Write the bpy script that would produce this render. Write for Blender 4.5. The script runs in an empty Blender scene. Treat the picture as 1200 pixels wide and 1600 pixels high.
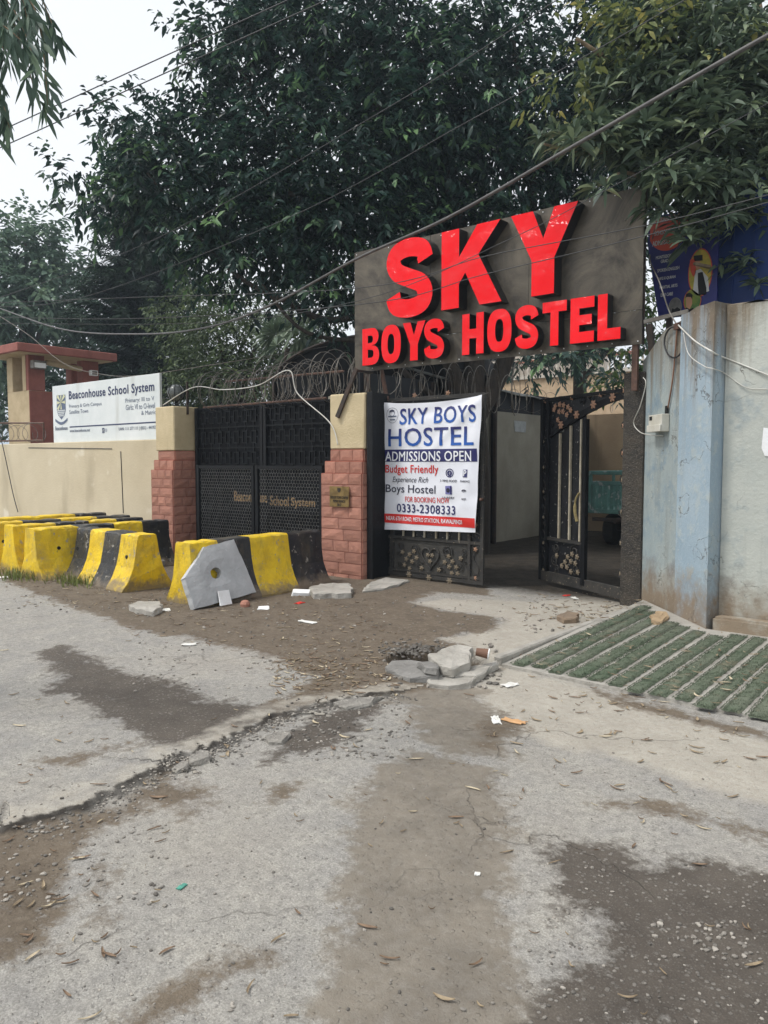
import bpy, bmesh, math, random
import numpy as np
from mathutils import Vector, Matrix
random.seed(7); rng = np.random.default_rng(7)
SC = bpy.context.scene
COL = SC.collection
R_ = math.radians
# ------------------------------------------------------------------ camera, sky, sun, exposure
CAM_H, YAW, PITCH, FPX = 1.55, R_(39.6), R_(3.72), 1200.0
cam = bpy.data.cameras.new('camera'); camo = bpy.data.objects.new('camera', cam); COL.objects.link(camo)
camo.location = (0, 0, CAM_H); camo.rotation_euler = (R_(90) - PITCH, 0, YAW)
cam.sensor_fit = 'VERTICAL'; cam.sensor_height = 32.0; cam.sensor_width = 24.0; cam.lens = 32.0 * FPX / 1600.0
cam.clip_start = 0.05; cam.clip_end = 3000
SC.camera = camo
SUN_EL, SUN_AZ = 58.0, 215.0        # compass style: 0 = +Y, clockwise
w = bpy.data.worlds.new('World'); SC.world = w; w.use_nodes = True
wn, wl = w.node_tree.nodes, w.node_tree.links
wn.clear()
wo = wn.new('ShaderNodeOutputWorld'); bg = wn.new('ShaderNodeBackground'); sky = wn.new('ShaderNodeTexSky')
sky.sky_type = 'NISHITA'; sky.sun_disc = False; sky.sun_elevation = R_(SUN_EL); sky.sun_rotation = R_(SUN_AZ)
sky.air_density = 1.0; sky.dust_density = 4.0; sky.ozone_density = 1.0
hs = wn.new('ShaderNodeHueSaturation'); hs.inputs['Saturation'].default_value = 0.22; hs.inputs['Value'].default_value = 1.0
mixw = wn.new('ShaderNodeMix'); mixw.data_type = 'RGBA'; mixw.inputs[0].default_value = 0.55
mixw.inputs[7].default_value = (6.95, 7.2, 7.5, 1)          # even overcast veil
wl.new(sky.outputs[0], hs.inputs['Color']); wl.new(hs.outputs[0], mixw.inputs[6]); wl.new(mixw.outputs[2], bg.inputs[0])
bg.inputs[1].default_value = 0.13
wl.new(bg.outputs[0], wo.inputs[0])
sl = bpy.data.lights.new('sun', 'SUN'); sl.energy = 1.5; sl.angle = R_(11); sl.color = (1, .965, .91)
so = bpy.data.objects.new('sun', sl); COL.objects.link(so); so.location = (0, -5, 20)
az = R_(SUN_AZ); el = R_(SUN_EL)
sd = Vector((math.sin(az) * math.cos(el), math.cos(az) * math.cos(el), math.sin(el)))
so.rotation_euler = sd.to_track_quat('Z', 'Y').to_euler()
SC.view_settings.view_transform = 'Standard'; SC.view_settings.look = 'None'
SC.view_settings.exposure = 0.55; SC.view_settings.gamma = 1.0; SC.view_settings.use_curve_mapping = False
SC.render.engine = 'CYCLES'
SC.cycles.use_denoising = True
SC.cycles.max_bounces = 6; SC.cycles.diffuse_bounces = 3; SC.cycles.transparent_max_bounces = 6; SC.cycles.caustics_reflective = False; SC.cycles.caustics_refractive = False

# ------------------------------------------------------------------ measuring helpers (photo measurements -> metres)
ca, sa, cp, sp = math.cos(YAW), math.sin(YAW), math.cos(PITCH), math.sin(PITCH)
RIGHT = Vector((ca, sa, 0)); FWD = Vector((-sa * cp, ca * cp, -sp)); UPV = Vector((-sa * sp, ca * sp, cp)); EYE = Vector((0, 0, CAM_H))
def ray(px, py): return FWD + RIGHT * ((px - 600) / FPX) + UPV * ((800 - py) / FPX)
def GP(px, py, z=0.0):
    d = ray(px, py); return EYE + d * ((z - CAM_H) / d.z)
def YP(px, py, Y):
    d = ray(px, py); return EYE + d * (Y / d.y)
def XP(px, py, X):
    d = ray(px, py); return EYE + d * (X / d.x)
def DP(px, py, dist): return EYE + ray(px, py) * dist
def PP(px, py, O, N):
    d = ray(px, py); return EYE + d * ((O - EYE).dot(N) / d.dot(N))

# ------------------------------------------------------------------ materials
MATS = {}
def lin(r, g, b):
    f = lambda c: (c / 255 / 12.92) if c / 255 <= .04045 else ((c / 255 + .055) / 1.055) ** 2.4
    return (f(r), f(g), f(b))
def mat(name, c1, c2=None, scale=4.0, rough=.8, bump=.0, bscale=None, metal=0.0, c3=None, s3=40.0, f3=.5, spec=.5, stretch=None, coat=0.0, streak=None, detail=6):
    """base colour c1 broken up to c2 by noise, with specks of c3; relief from a finer noise"""
    if name in MATS: return MATS[name]
    m = bpy.data.materials.new(name); m.use_nodes = True; MATS[name] = m
    n, l = m.node_tree.nodes, m.node_tree.links
    p = n['Principled BSDF']; p.inputs['Roughness'].default_value = rough; p.inputs['Metallic'].default_value = metal
    p.inputs['Specular IOR Level'].default_value = spec; p.inputs['Coat Weight'].default_value = coat
    tc = n.new('ShaderNodeTexCoord'); mp = n.new('ShaderNodeMapping'); l.new(tc.outputs['Object'], mp.inputs[0])
    if stretch: mp.inputs['Scale'].default_value = stretch
    col = None
    if c2 is None: c2 = tuple(x * .82 for x in c1)
    t = n.new('ShaderNodeTexNoise'); t.inputs['Scale'].default_value = scale; t.inputs['Detail'].default_value = detail; t.inputs['Roughness'].default_value = .65
    l.new(mp.outputs[0], t.inputs['Vector'])
    r = n.new('ShaderNodeValToRGB'); r.color_ramp.elements[0].position = .36; r.color_ramp.elements[1].position = .66
    r.color_ramp.elements[0].color = (*c2, 1); r.color_ramp.elements[1].color = (*c1, 1)
    l.new(t.outputs[0], r.inputs[0]); col = r.outputs[0]
    if streak:                                     # vertical rain streaks / grime with a shape of its own
        mp2 = n.new('ShaderNodeMapping'); mp2.inputs['Scale'].default_value = streak[1]; l.new(tc.outputs['Object'], mp2.inputs[0])
        t2 = n.new('ShaderNodeTexNoise'); t2.inputs['Scale'].default_value = 1.0; t2.inputs['Detail'].default_value = 7; l.new(mp2.outputs[0], t2.inputs['Vector'])
        r2 = n.new('ShaderNodeMapRange'); r2.inputs[1].default_value = streak[2]; r2.inputs[2].default_value = streak[2] + .2; r2.inputs[4].default_value = streak[3]
        l.new(t2.outputs[0], r2.inputs[0])
        x = n.new('ShaderNodeMix'); x.data_type = 'RGBA'; l.new(r2.outputs[0], x.inputs[0]); l.new(col, x.inputs[6]); x.inputs[7].default_value = (*streak[0], 1); col = x.outputs[2]
    if c3:
        t3 = n.new('ShaderNodeTexNoise'); t3.inputs['Scale'].default_value = s3; t3.inputs['Detail'].default_value = 3; l.new(mp.outputs[0], t3.inputs['Vector'])
        r3 = n.new('ShaderNodeMapRange'); r3.inputs[1].default_value = 1 - f3 * .8; r3.inputs[2].default_value = 1 - f3 * .8 + .06
        l.new(t3.outputs[0], r3.inputs[0])
        x = n.new('ShaderNodeMix'); x.data_type = 'RGBA'; l.new(r3.outputs[0], x.inputs[0]); l.new(col, x.inputs[6]); x.inputs[7].default_value = (*c3, 1); col = x.outputs[2]
    l.new(col, p.inputs['Base Color'])
    if bump:
        tb = n.new('ShaderNodeTexNoise'); tb.inputs['Scale'].default_value = bscale or scale * 6; tb.inputs['Detail'].default_value = 5; l.new(mp.outputs[0], tb.inputs['Vector'])
        b = n.new('ShaderNodeBump'); b.inputs['Strength'].default_value = bump; b.inputs['Distance'].default_value = .02
        l.new(tb.outputs[0], b.inputs['Height']); l.new(b.outputs[0], p.inputs['Normal'])
    return m

# ------------------------------------------------------------------ mesh helpers
class MB:
    def __init__(s): s.v, s.f, s.m = [], [], []
    def add(s, vs, fs, mi=0):
        o = len(s.v); s.v += [tuple(x) for x in vs]; s.f += [tuple(i + o for i in f) for f in fs]; s.m += [mi] * len(fs); return s
    def box(s, x0, x1, y0, y1, z0, z1, mi=0):
        vs = [(x, y, z) for x in (x0, x1) for y in (y0, y1) for z in (z0, z1)]
        return s.add(vs, [(0, 1, 3, 2), (4, 6, 7, 5), (0, 4, 5, 1), (2, 3, 7, 6), (0, 2, 6, 4), (1, 5, 7, 3)], mi)
    def obox(s, c, a, b, d, mi=0):
        """box about centre c with half-axis vectors a, b, d"""
        c, a, b, d = map(Vector, (c, a, b, d))
        if a.cross(b).dot(d) < 0: a = -a
        vs = [c + a * i + b * j + d * k for i in (-1, 1) for j in (-1, 1) for k in (-1, 1)]
        return s.add(vs, [(0, 1, 3, 2), (4, 6, 7, 5), (0, 4, 5, 1), (2, 3, 7, 6), (0, 2, 6, 4), (1, 5, 7, 3)], mi)
    def bar(s, p, q, wd, dp, side=Vector((0, -1, 0)), mi=0):
        """rectangular bar from p to q, wd across, dp deep along side"""
        p, q = Vector(p), Vector(q); ax = (q - p); L = ax.length; ax = ax / L
        sd_ = Vector(side); sd_ = (sd_ - ax * sd_.dot(ax)).normalized(); o = ax.cross(sd_)
        return s.obox((p + q) / 2, ax * L / 2, o * wd / 2, sd_ * dp / 2, mi)
    def prism(s, poly, off, mi=0):
        n = len(poly); poly = [Vector(p) for p in poly]; off = Vector(off)
        vs = poly + [p + off for p in poly]
        return s.add(vs, [tuple(range(n))[::-1], tuple(range(n, 2 * n))] + [(i, (i + 1) % n, n + (i + 1) % n, n + i) for i in range(n)], mi)
    def tube(s, pts, r, n=6, mi=0, cap=True):
        pts = [Vector(p) for p in pts]; k = len(pts); rs = r if isinstance(r, (list, tuple)) else [r] * k
        t = (pts[1] - pts[0]).normalized(); a = t.orthogonal().normalized(); vs = []
        for i in range(k):
            t = ((pts[min(i + 1, k - 1)] - pts[max(i - 1, 0)])).normalized()
            a = (a - t * a.dot(t)); a = a.normalized() if a.length > 1e-6 else t.orthogonal().normalized(); b = t.cross(a)
            vs += [pts[i] + (a * math.cos(2 * math.pi * j / n) + b * math.sin(2 * math.pi * j / n)) * rs[i] for j in range(n)]
        fs = [(i * n + j, i * n + (j + 1) % n, (i + 1) * n + (j + 1) % n, (i + 1) * n + j) for i in range(k - 1) for j in range(n)]
        if cap: fs += [tuple(range(n))[::-1], tuple(range((k - 1) * n, k * n))]
        return s.add(vs, fs, mi)
    def lathe(s, c, prof, n=16, mi=0, axis=Vector((0, 0, 1))):
        c = Vector(c); ax = Vector(axis).normalized(); a = ax.orthogonal().normalized(); b = ax.cross(a); vs = []
        for r, h in prof: vs += [c + ax * h + (a * math.cos(2 * math.pi * j / n) + b * math.sin(2 * math.pi * j / n)) * r for j in range(n)]
        k = len(prof)
        fs = [(i * n + j, i * n + (j + 1) % n, (i + 1) * n + (j + 1) % n, (i + 1) * n + j) for i in range(k - 1) for j in range(n)]
        fs += [tuple(range(n))[::-1], tuple(range((k - 1) * n, k * n))]
        return s.add(vs, fs, mi)
    def build(s, name, mats, parent=None, smooth=False, bevel=0.0, seg=1, origin=None, jitter=0.0):
        if not isinstance(mats, (list, tuple)): mats = [mats]
        off = Vector((0, 0, 0)); q = parent
        while q is not None: off += q.location; q = q.parent
        if parent is None:
            a = np.array(s.v); off = Vector(((a[:, 0].min() + a[:, 0].max()) / 2, (a[:, 1].min() + a[:, 1].max()) / 2, a[:, 2].min()))
            if origin is not None: off = Vector(origin)
        me = bpy.data.meshes.new(name)
        me.from_pydata([tuple(Vector(v) - off) for v in s.v], [], s.f)
        for m_ in mats: me.materials.append(m_)
        if len(mats) > 1: me.polygons.foreach_set('material_index', s.m)
        if bevel or jitter:
            bm = bmesh.new(); bm.from_mesh(me)
            bmesh.ops.remove_doubles(bm, verts=bm.verts, dist=1e-5)
            if bevel:
                bmesh.ops.bevel(bm, geom=[e for e in bm.edges if len(e.link_faces) == 2 and e.calc_face_angle(0) > .5], offset=bevel, segments=seg, affect='EDGES', clamp_overlap=True)
            if jitter:
                for v in bm.verts: v.co += Vector((random.uniform(-1, 1), random.uniform(-1, 1), random.uniform(-1, 1))) * jitter
            bm.to_mesh(me); bm.free()
        if smooth: me.polygons.foreach_set('use_smooth', [True] * len(me.polygons))
        me.update()
        o = bpy.data.objects.new(name, me); COL.objects.link(o)
        if parent is not None: o.parent = parent
        else: o.location = off
        return o
def tag(o, label, cat=None, group=None, kind=None):
    if label: o['label'] = label
    if cat: o['category'] = cat
    if group: o['group'] = group
    if kind: o['kind'] = kind
    return o
def thing(name, label, cat, loc, group=None):
    o = bpy.data.objects.new(name, None); COL.objects.link(o); o.location = loc; o.empty_display_size = .1
    return tag(o, label, cat, group)
def inst(name, me, parent, loc, rot=(0, 0, 0), scale=(1, 1, 1)):
    """a part that shares mesh data; loc in world metres"""
    off = Vector((0, 0, 0)); q = parent
    while q is not None: off += q.location; q = q.parent
    o = bpy.data.objects.new(name, me); COL.objects.link(o); o.parent = parent
    o.location = Vector(loc) - off; o.rotation_euler = rot; o.scale = scale
    return o
def meshof(mb, name, mats, smooth=False, bevel=0, jitter=0):
    o = mb.build(name, mats, smooth=smooth, bevel=bevel, jitter=jitter, origin=(0, 0, 0)); me = o.data; bpy.data.objects.remove(o); return me

class Frame:
    """a flat face in the place: origin, right, up; normal towards the viewer's side"""
    def __init__(s, O, R, U): s.O, s.R, s.U = Vector(O), Vector(R).normalized(), Vector(U).normalized(); s.N = s.R.cross(s.U)
    def pt(s, x, y, h=0.0): return s.O + s.R * x + s.U * y + s.N * h
    def uv(s, px, py):
        p = PP(px, py, s.O, s.N) - s.O; return p.dot(s.R), p.dot(s.U)
    def rect(s, px0, px1, py0, py1):
        """board rectangle from a measured left, right, top, bottom (taken through the middle)"""
        xc, yc = (px0 + px1) / 2, (py0 + py1) / 2
        return s.uv(px0, yc)[0], s.uv(px1, yc)[0], s.uv(xc, py1)[1], s.uv(xc, py0)[1]
def text2d(body, bold=0.0, shear=0.0, space=1.0, res=3):
    cu = bpy.data.curves.new('t', 'FONT'); cu.body = body; cu.offset = bold; cu.shear = shear; cu.space_character = space; cu.resolution_u = res; cu.fill_mode = 'FRONT'
    o = bpy.data.objects.new('t', cu); me = bpy.data.meshes.new_from_object(o)
    v = np.empty(len(me.vertices) * 3, np.float32); me.vertices.foreach_get('co', v); v = v.reshape(-1, 3)[:, :2].astype(float)
    f = [tuple(p.vertices) for p in me.polygons]
    bpy.data.objects.remove(o); bpy.data.curves.remove(cu); bpy.data.meshes.remove(me)
    return v, f
def lettering(parent, body, fr, rect, m, name='lettering', bold=0.0, shear=0.0, space=1.0, h=.004, warp=None, label=None):
    v, f = text2d(body, 0.0, shear, space)
    a, b = v.min(0), v.max(0); v = (v - a) / (b - a)
    x0, x1, y0, y1 = rect
    v[:, 0] = x0 + v[:, 0] * (x1 - x0); v[:, 1] = y0 + v[:, 1] * (y1 - y0)
    if warp:
        bm = bmesh.new(); vs = [bm.verts.new((p[0], p[1], 0)) for p in v]
        for q in f:
            try: bm.faces.new([vs[i] for i in q])
            except ValueError: pass
        for ax in (0, 1):
            lo, hi = v[:, ax].min(), v[:, ax].max(); t = math.floor(lo / .045) * .045
            while t < hi:
                no = Vector((1, 0, 0)) if ax == 0 else Vector((0, 1, 0))
                bmesh.ops.bisect_plane(bm, geom=bm.verts[:] + bm.edges[:] + bm.faces[:], plane_co=no * t, plane_no=no); t += .045
        bm.verts.index_update(); pts = [warp(q.co.x, q.co.y, h) for q in bm.verts]; f = [tuple(x.index for x in q.verts) for q in bm.faces]; bm.free()
    else: pts = [fr.pt(x, y, h) for x, y in v]
    mb = MB(); mb.add(pts, f)
    if bold:                                   # heavier weight: the same outline struck again a hair to each side
        e = bold * (y1 - y0) * .9
        for q, (dx, dy) in enumerate(((e, 0), (-e, 0), (e * .7, e * .7), (-e * .7, -e * .7), (-e * .7, e * .7), (e * .7, -e * .7))): mb.add([p + fr.R * dx + fr.U * dy + fr.N * (.0003 * (q + 1)) for p in pts], f)
    o = mb.build(name, m, parent)
    if label: o['label'] = label
    return o
def poly_on(parent, name, fr, pts, m, h=.003, warp=None, thick=0.0):
    mb = MB()
    if warp: mb.add([warp(x, y, h) for x, y in pts], [tuple(range(len(pts)))])
    elif thick: mb.prism([fr.pt(x, y, h) for x, y in pts], fr.N * thick)
    else: mb.add([fr.pt(x, y, h) for x, y in pts], [tuple(range(len(pts)))])
    return mb.build(name, m, parent)
def ellipse(cx, cy, rx, ry, n=28, a0=0, a1=2 * math.pi): return [(cx + rx * math.cos(a0 + (a1 - a0) * i / n), cy + ry * math.sin(a0 + (a1 - a0) * i / n)) for i in range(n)]
def spline(pts, k=8, closed=False):
    pts = [Vector(p) for p in pts]; n = len(pts); out = []
    for i in range(n if closed else n - 1):
        g = (lambda j: pts[j % n]) if closed else (lambda j: pts[min(max(j, 0), n - 1)])
        a, b, c, d = g(i - 1), g(i), g(i + 1), g(i + 2)
        for j in range(k):
            t = j / k; out.append(.5 * ((2 * b) + (c - a) * t + (2 * a - 5 * b + 4 * c - d) * t * t + (3 * b - a - 3 * c + d) * t ** 3))
    if not closed: out.append(pts[-1])
    return out
# ------------------------------------------------------------------ ground: one sheet, with worn patches in its material
def poly_sdf(P, poly):
    """signed distance, positive inside"""
    d = np.full(len(P), 1e9); ins = np.zeros(len(P), bool); n = len(poly)
    for i in range(n):
        a, b = np.array(poly[i]), np.array(poly[(i + 1) % n]); e = b - a; w_ = P - a
        t = np.clip((w_ @ e) / (e @ e), 0, 1); q = w_ - t[:, None] * e; d = np.minimum(d, np.hypot(q[:, 0], q[:, 1]))
        c1 = (a[1] <= P[:, 1]) & (b[1] > P[:, 1]); c2 = (a[1] > P[:, 1]) & (b[1] <= P[:, 1]); cr = e[0] * w_[:, 1] - e[1] * w_[:, 0]
        ins ^= (c1 & (cr > 0)) | (c2 & (cr < 0))
    return np.where(ins, d, -d)
def line_dist(P, line):
    d = np.full(len(P), 1e9); side = np.zeros(len(P))
    for i in range(len(line) - 1):
        a, b = np.array(line[i]), np.array(line[i + 1]); e = b - a; w_ = P - a
        t = np.clip((w_ @ e) / (e @ e), 0, 1); q = w_ - t[:, None] * e; k = np.hypot(q[:, 0], q[:, 1]); cr = e[0] * w_[:, 1] - e[1] * w_[:, 0]
        u = k < d; d = np.where(u, k, d); side = np.where(u, np.sign(cr), side)
    return d, side
g2 = lambda L: [tuple(GP(x, y).xy) for x, y in L]
DIRT = [g2(L) for L in (
 [(-200, 880), (0, 905), (60, 930), (150, 960), (210, 985), (330, 1005), (430, 1030), (480, 1060), (470, 1085), (420, 1100), (330, 1120), (360, 1150), (430, 1125), (520, 1095), (600, 1085), (640, 1080), (740, 1065), (770, 1045), (730, 1010), (680, 1000), (770, 985), (790, 968), (700, 955), (640, 942), (680, 925), (765, 930), (765, 880), (500, 860), (100, 850)],
 [(-40, 1300), (60, 1285), (140, 1270), (230, 1240), (225, 1265), (150, 1300), (110, 1345), (105, 1420), (90, 1440), (50, 1500), (-40, 1520)],
 )]
FILM = [g2(L) for L in (
 [(560, 1240), (590, 1200), (640, 1180), (700, 1180), (770, 1205), (790, 1240), (800, 1330), (790, 1400), (785, 1470), (830, 1530), (850, 1640), (500, 1640), (520, 1540), (525, 1430), (540, 1330)],
 [(640, 1090), (720, 1080), (790, 1120), (810, 1140), (790, 1190), (700, 1180), (650, 1150)], [(560, 1050), (700, 1070), (760, 1080), (720, 1110), (600, 1100)])]
DIRT2 = [g2(L) for L in (
 [(100, 1700), (260, 1560), (330, 1530), (430, 1480), (440, 1490), (330, 1545), (250, 1600), (140, 1700)],
 [(250, 1205), (300, 1225), (340, 1240), (340, 1265), (300, 1275), (250, 1250), (180, 1260)],
 [(760, 1120), (790, 1115), (815, 1140), (760, 1170), (740, 1150)],
 [(960, 1255), (1010, 1250), (1080, 1275), (1220, 1300), (1220, 1310), (1080, 1285)],
 [(80, 1190), (140, 1175), (215, 1155), (210, 1162), (130, 1190), (70, 1200)],
 [(425, 1230), (450, 1225), (465, 1240), (440, 1252), (420, 1245)],
 [(150, 1335), (165, 1400), (175, 1440), (160, 1430), (145, 1370)],
 [(930, 1075), (1010, 1095), (1100, 1120), (1220, 1150), (1220, 1160), (1090, 1132), (1000, 1108), (925, 1085)])]
DIRT = DIRT + DIRT2
WET = [g2(L) for L in (
 [(60, 1022), (100, 1010), (150, 1030), (190, 1048), (260, 1062), (300, 1075), (330, 1095), (400, 1105), (450, 1112), (390, 1140), (330, 1160), (300, 1180), (250, 1165), (215, 1150), (165, 1120), (150, 1095), (75, 1080), (90, 1050)],
 [(850, 1340), (890, 1310), (930, 1330), (960, 1325), (1000, 1345), (1060, 1340), (1120, 1355), (1260, 1375), (1260, 1640), (830, 1640), (850, 1540), (880, 1500), (930, 1490), (910, 1430), (870, 1390)],
 [(430, 1155), (480, 1125), (540, 1105), (600, 1100), (560, 1140), (500, 1175), (420, 1190)])]
CONC = [g2(L) for L in (
 [(640, 945), (700, 935), (830, 940), (960, 925), (1010, 955), (900, 1005), (800, 1045), (760, 1030), (740, 1012), (680, 1002), (770, 985), (790, 968), (720, 958)],
 [(780, 1040), (820, 1050), (940, 1078), (1100, 1130), (1240, 1165), (1240, 1270), (1100, 1235), (1000, 1190), (900, 1175), (820, 1150), (770, 1110), (735, 1075)],
 [(425, 1030), (440, 1005), (520, 992), (560, 1000), (600, 1025), (560, 1035), (480, 1042)])]
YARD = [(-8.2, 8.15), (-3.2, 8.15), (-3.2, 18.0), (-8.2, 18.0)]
CRACK = g2([(-60, 1320), (40, 1285), (140, 1258), (200, 1228), (262, 1200), (262, 1190), (300, 1180), (345, 1165), (385, 1140), (420, 1122), (470, 1110), (520, 1098), (570, 1090), (620, 1082)])
def rough_line(L, k=9, amp=.075):
    r = random.Random(19); out = []
    for a, b in zip(L[:-1], L[1:]):
        a, b = Vector(a), Vector(b); e = (b - a); n = Vector((-e.y, e.x)).normalized()
        out += [tuple(a + e * (j / k) + n * (amp * (r.random() - .5) * (1 if j else .3))) for j in range(k)]
    return out + [L[-1]]
CRACK = rough_line(CRACK)
PIT = g2([(605, 1030), (640, 1015), (690, 1012), (750, 1018), (778, 1035), (755, 1055), (730, 1070), (660, 1066), (625, 1050)])
def relief(P):
    d, s = line_dist(P, CRACK)
    up = (s > 0)
    k = np.clip((np.where(up, d, -d) + .035) / .07, 0, 1); k = k * k * (3 - 2 * k); z = k * .019 * np.exp(-d / .8) - (1 - k) * .007 * np.exp(-d / .25)
    z = z + .012 * (np.sin(P[:, 0] * 1.3 + 1) * np.cos(P[:, 1] * 1.1)) * np.clip(np.hypot(P[:, 0], P[:, 1]) / 4 - .3, 0, 1)
    r = np.hypot(P[:, 0] * 7.1, P[:, 1] * 6.3)
    z = z + .004 * np.sin(P[:, 0] * 9 + 2 * np.sin(P[:, 1] * 5)) * np.sin(P[:, 1] * 8)
    q = poly_sdf(P, PIT); z = z - .24 * np.clip((q + .02) / .05, 0, 1)
    return z
def gz(x, y): return float(relief(np.array([[x, y]]))[0])
def onground(px, py, dz=0.0):
    p = GP(px, py); p.z = gz(p.x, p.y) + dz; return p
angs = np.concatenate([np.linspace(-math.pi, R_(-34), 60, endpoint=False), np.linspace(R_(-34), R_(34), 420, endpoint=False), np.linspace(R_(34), math.pi, 60, endpoint=False)])
rad = [.25]
while rad[-1] < 26: rad.append(rad[-1] * 1.0078 + .0005)
while rad[-1] < 900: rad.append(rad[-1] * 1.18)
rad = np.array(rad); na, nr = len(angs), len(rad)
TH, RR = np.meshgrid(angs, rad)
gx = -np.sin(YAW - TH) * RR; gy = np.cos(YAW - TH) * RR
P2 = np.stack([gx.ravel(), gy.ravel()], 1)
gzv = relief(P2)
gverts = np.concatenate([np.stack([P2[:, 0], P2[:, 1], gzv], 1), [[0, 0, 0]]])
ii = np.arange(nr - 1)[:, None] * na; jj = np.arange(na)[None, :]; j2 = (jj + 1) % na
quads = np.stack([ii + jj, ii + j2, ii + na + j2, ii + na + jj], -1).reshape(-1, 4)[:, ::-1]
gm = bpy.data.meshes.new('ground')
nq = len(quads); tri = np.stack([np.arange(na), (np.arange(na) + 1) % na, np.full(na, nr * na)], 1)
gm.vertices.add(len(gverts)); gm.vertices.foreach_set('co', gverts.ravel().astype(np.float32))
gm.loops.add(nq * 4 + na * 3); gm.loops.foreach_set('vertex_index', np.concatenate([quads.ravel(), tri.ravel()]).astype(np.int32))
gm.polygons.add(nq + na); gm.polygons.foreach_set('loop_start', np.concatenate([np.arange(nq) * 4, nq * 4 + np.arange(na) * 3]).astype(np.int32))
gm.update(calc_edges=True); gm.validate()
gm.polygons.foreach_set('use_smooth', [True] * len(gm.polygons))
def gattr(nm, polys):
    d = np.max([poly_sdf(P2, p) for p in polys], 0); a = gm.attributes.new(nm, 'FLOAT', 'POINT'); a.data.foreach_set('value', np.concatenate([d, [-9]]).astype(np.float32))
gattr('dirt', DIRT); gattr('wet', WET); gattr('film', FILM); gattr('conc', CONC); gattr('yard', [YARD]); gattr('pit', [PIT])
dC, sC = line_dist(P2, CRACK); a = gm.attributes.new('crack', 'FLOAT', 'POINT'); a.data.foreach_set('value', np.concatenate([dC * np.where(sC > 0, -1, 1), [9]]).astype(np.float32))
def ground_material():
    m = bpy.data.materials.new('worn_road'); m.use_nodes = True; n, l = m.node_tree.nodes, m.node_tree.links
    p = n['Principled BSDF']; p.inputs['Specular IOR Level'].default_value = .25
    tc = n.new('ShaderNodeTexCoord')
    def noise(s, d=6, r=.6, o=0):
        t = n.new('ShaderNodeTexNoise'); t.inputs['Scale'].default_value = s; t.inputs['Detail'].default_value = d; t.inputs['Roughness'].default_value = r
        l.new(tc.outputs['Object'], t.inputs['Vector']); return t.outputs[0]
    def at(nm):
        t = n.new('ShaderNodeAttribute'); t.attribute_name = nm; return t.outputs['Fac']
    def mth(op, a, b=None, c=None):
        t = n.new('ShaderNodeMath'); t.operation = op
        for i, x in enumerate((a, b, c)):
            if x is None: continue
            if isinstance(x, (int, float)): t.inputs[i].default_value = x
            else: l.new(x, t.inputs[i])
        return t.outputs[0]
    def rng_(x, a, b, c=0., d=1.):
        t = n.new('ShaderNodeMapRange'); t.inputs[1].default_value = a; t.inputs[2].default_value = b; t.inputs[3].default_value = c; t.inputs[4].default_value = d; l.new(x, t.inputs[0]); return t.outputs[0]
    def mx(f, a, b, mode='MIX'):
        t = n.new('ShaderNodeMix'); t.data_type = 'RGBA'; t.blend_type = mode
        for i, x in ((0, f), (6, a), (7, b)):
            if isinstance(x, (int, float)): t.inputs[i].default_value = x
            elif isinstance(x, tuple): t.inputs[i].default_value = (*x, 1)
            else: l.new(x, t.inputs[i])
        return t.outputs[2]
    nb, nm_, nf, nff = noise(.9, 5), noise(4.5, 9, .62), noise(22, 8, .7), noise(140, 4, .7)
    edge = mth('ADD', mth('MULTIPLY', mth('SUBTRACT', nm_, .5), .55), mth('MULTIPLY', mth('SUBTRACT', nf, .5), .28))
    def mask(nm, soft=.035, k=1.0): return rng_(mth('ADD', at(nm), mth('MULTIPLY', edge, k)), -soft, soft)
    v = n.new('ShaderNodeTexVoronoi'); v.inputs['Scale'].default_value = 55; l.new(tc.outputs['Object'], v.inputs['Vector'])
    v2 = n.new('ShaderNodeTexVoronoi'); v2.inputs['Scale'].default_value = 130; l.new(tc.outputs['Object'], v2.inputs['Vector'])
    sep = n.new('ShaderNodeSeparateColor'); l.new(v.outputs['Color'], sep.inputs[0])
    sep2 = n.new('ShaderNodeSeparateColor'); l.new(v2.outputs['Color'], sep2.inputs[0])
    peb = mth('MULTIPLY', rng_(v.outputs['Distance'], .46, .34), rng_(sep.outputs[0], .72, .78))       # exposed aggregate
    pebd = mth('MULTIPLY', rng_(v.outputs['Distance'], .46, .30), rng_(sep.outputs[1], .80, .88))
    peb2 = mth('MULTIPLY', rng_(v2.outputs['Distance'], .5, .3), rng_(sep2.outputs[0], .6, .8))
    asph = mx(rng_(nb, .35, .65), lin(154, 152, 148), lin(170, 166, 159))
    asph = mx(rng_(nm_, .35, .7), asph, lin(180, 176, 166))
    asph = mx(mth('MULTIPLY', rng_(nf, .42, .60), .45), asph, lin(120, 118, 114))
    asph = mx(mth('MULTIPLY', peb, rng_(nm_, .4, .65, .1, .65)), asph, lin(196, 192, 184)); asph = mx(mth('MULTIPLY', pebd, .6), asph, lin(112, 108, 104)); asph = mx(mth('MULTIPLY', peb2, .35), asph, lin(186, 183, 176))
    asph = mx(mth('MULTIPLY', rng_(nff, .38, .60), .48), asph, lin(92, 89, 85))
    conc = mx(rng_(nm_, .3, .7), lin(166, 161, 151), lin(184, 179, 168)); conc = mx(mth('MULTIPLY', rng_(nf, .4, .65), .4), conc, lin(146, 136, 120)); conc = mx(mth('MULTIPLY', rng_(nff, .4, .6), .28), conc, lin(110, 104, 95))
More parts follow.
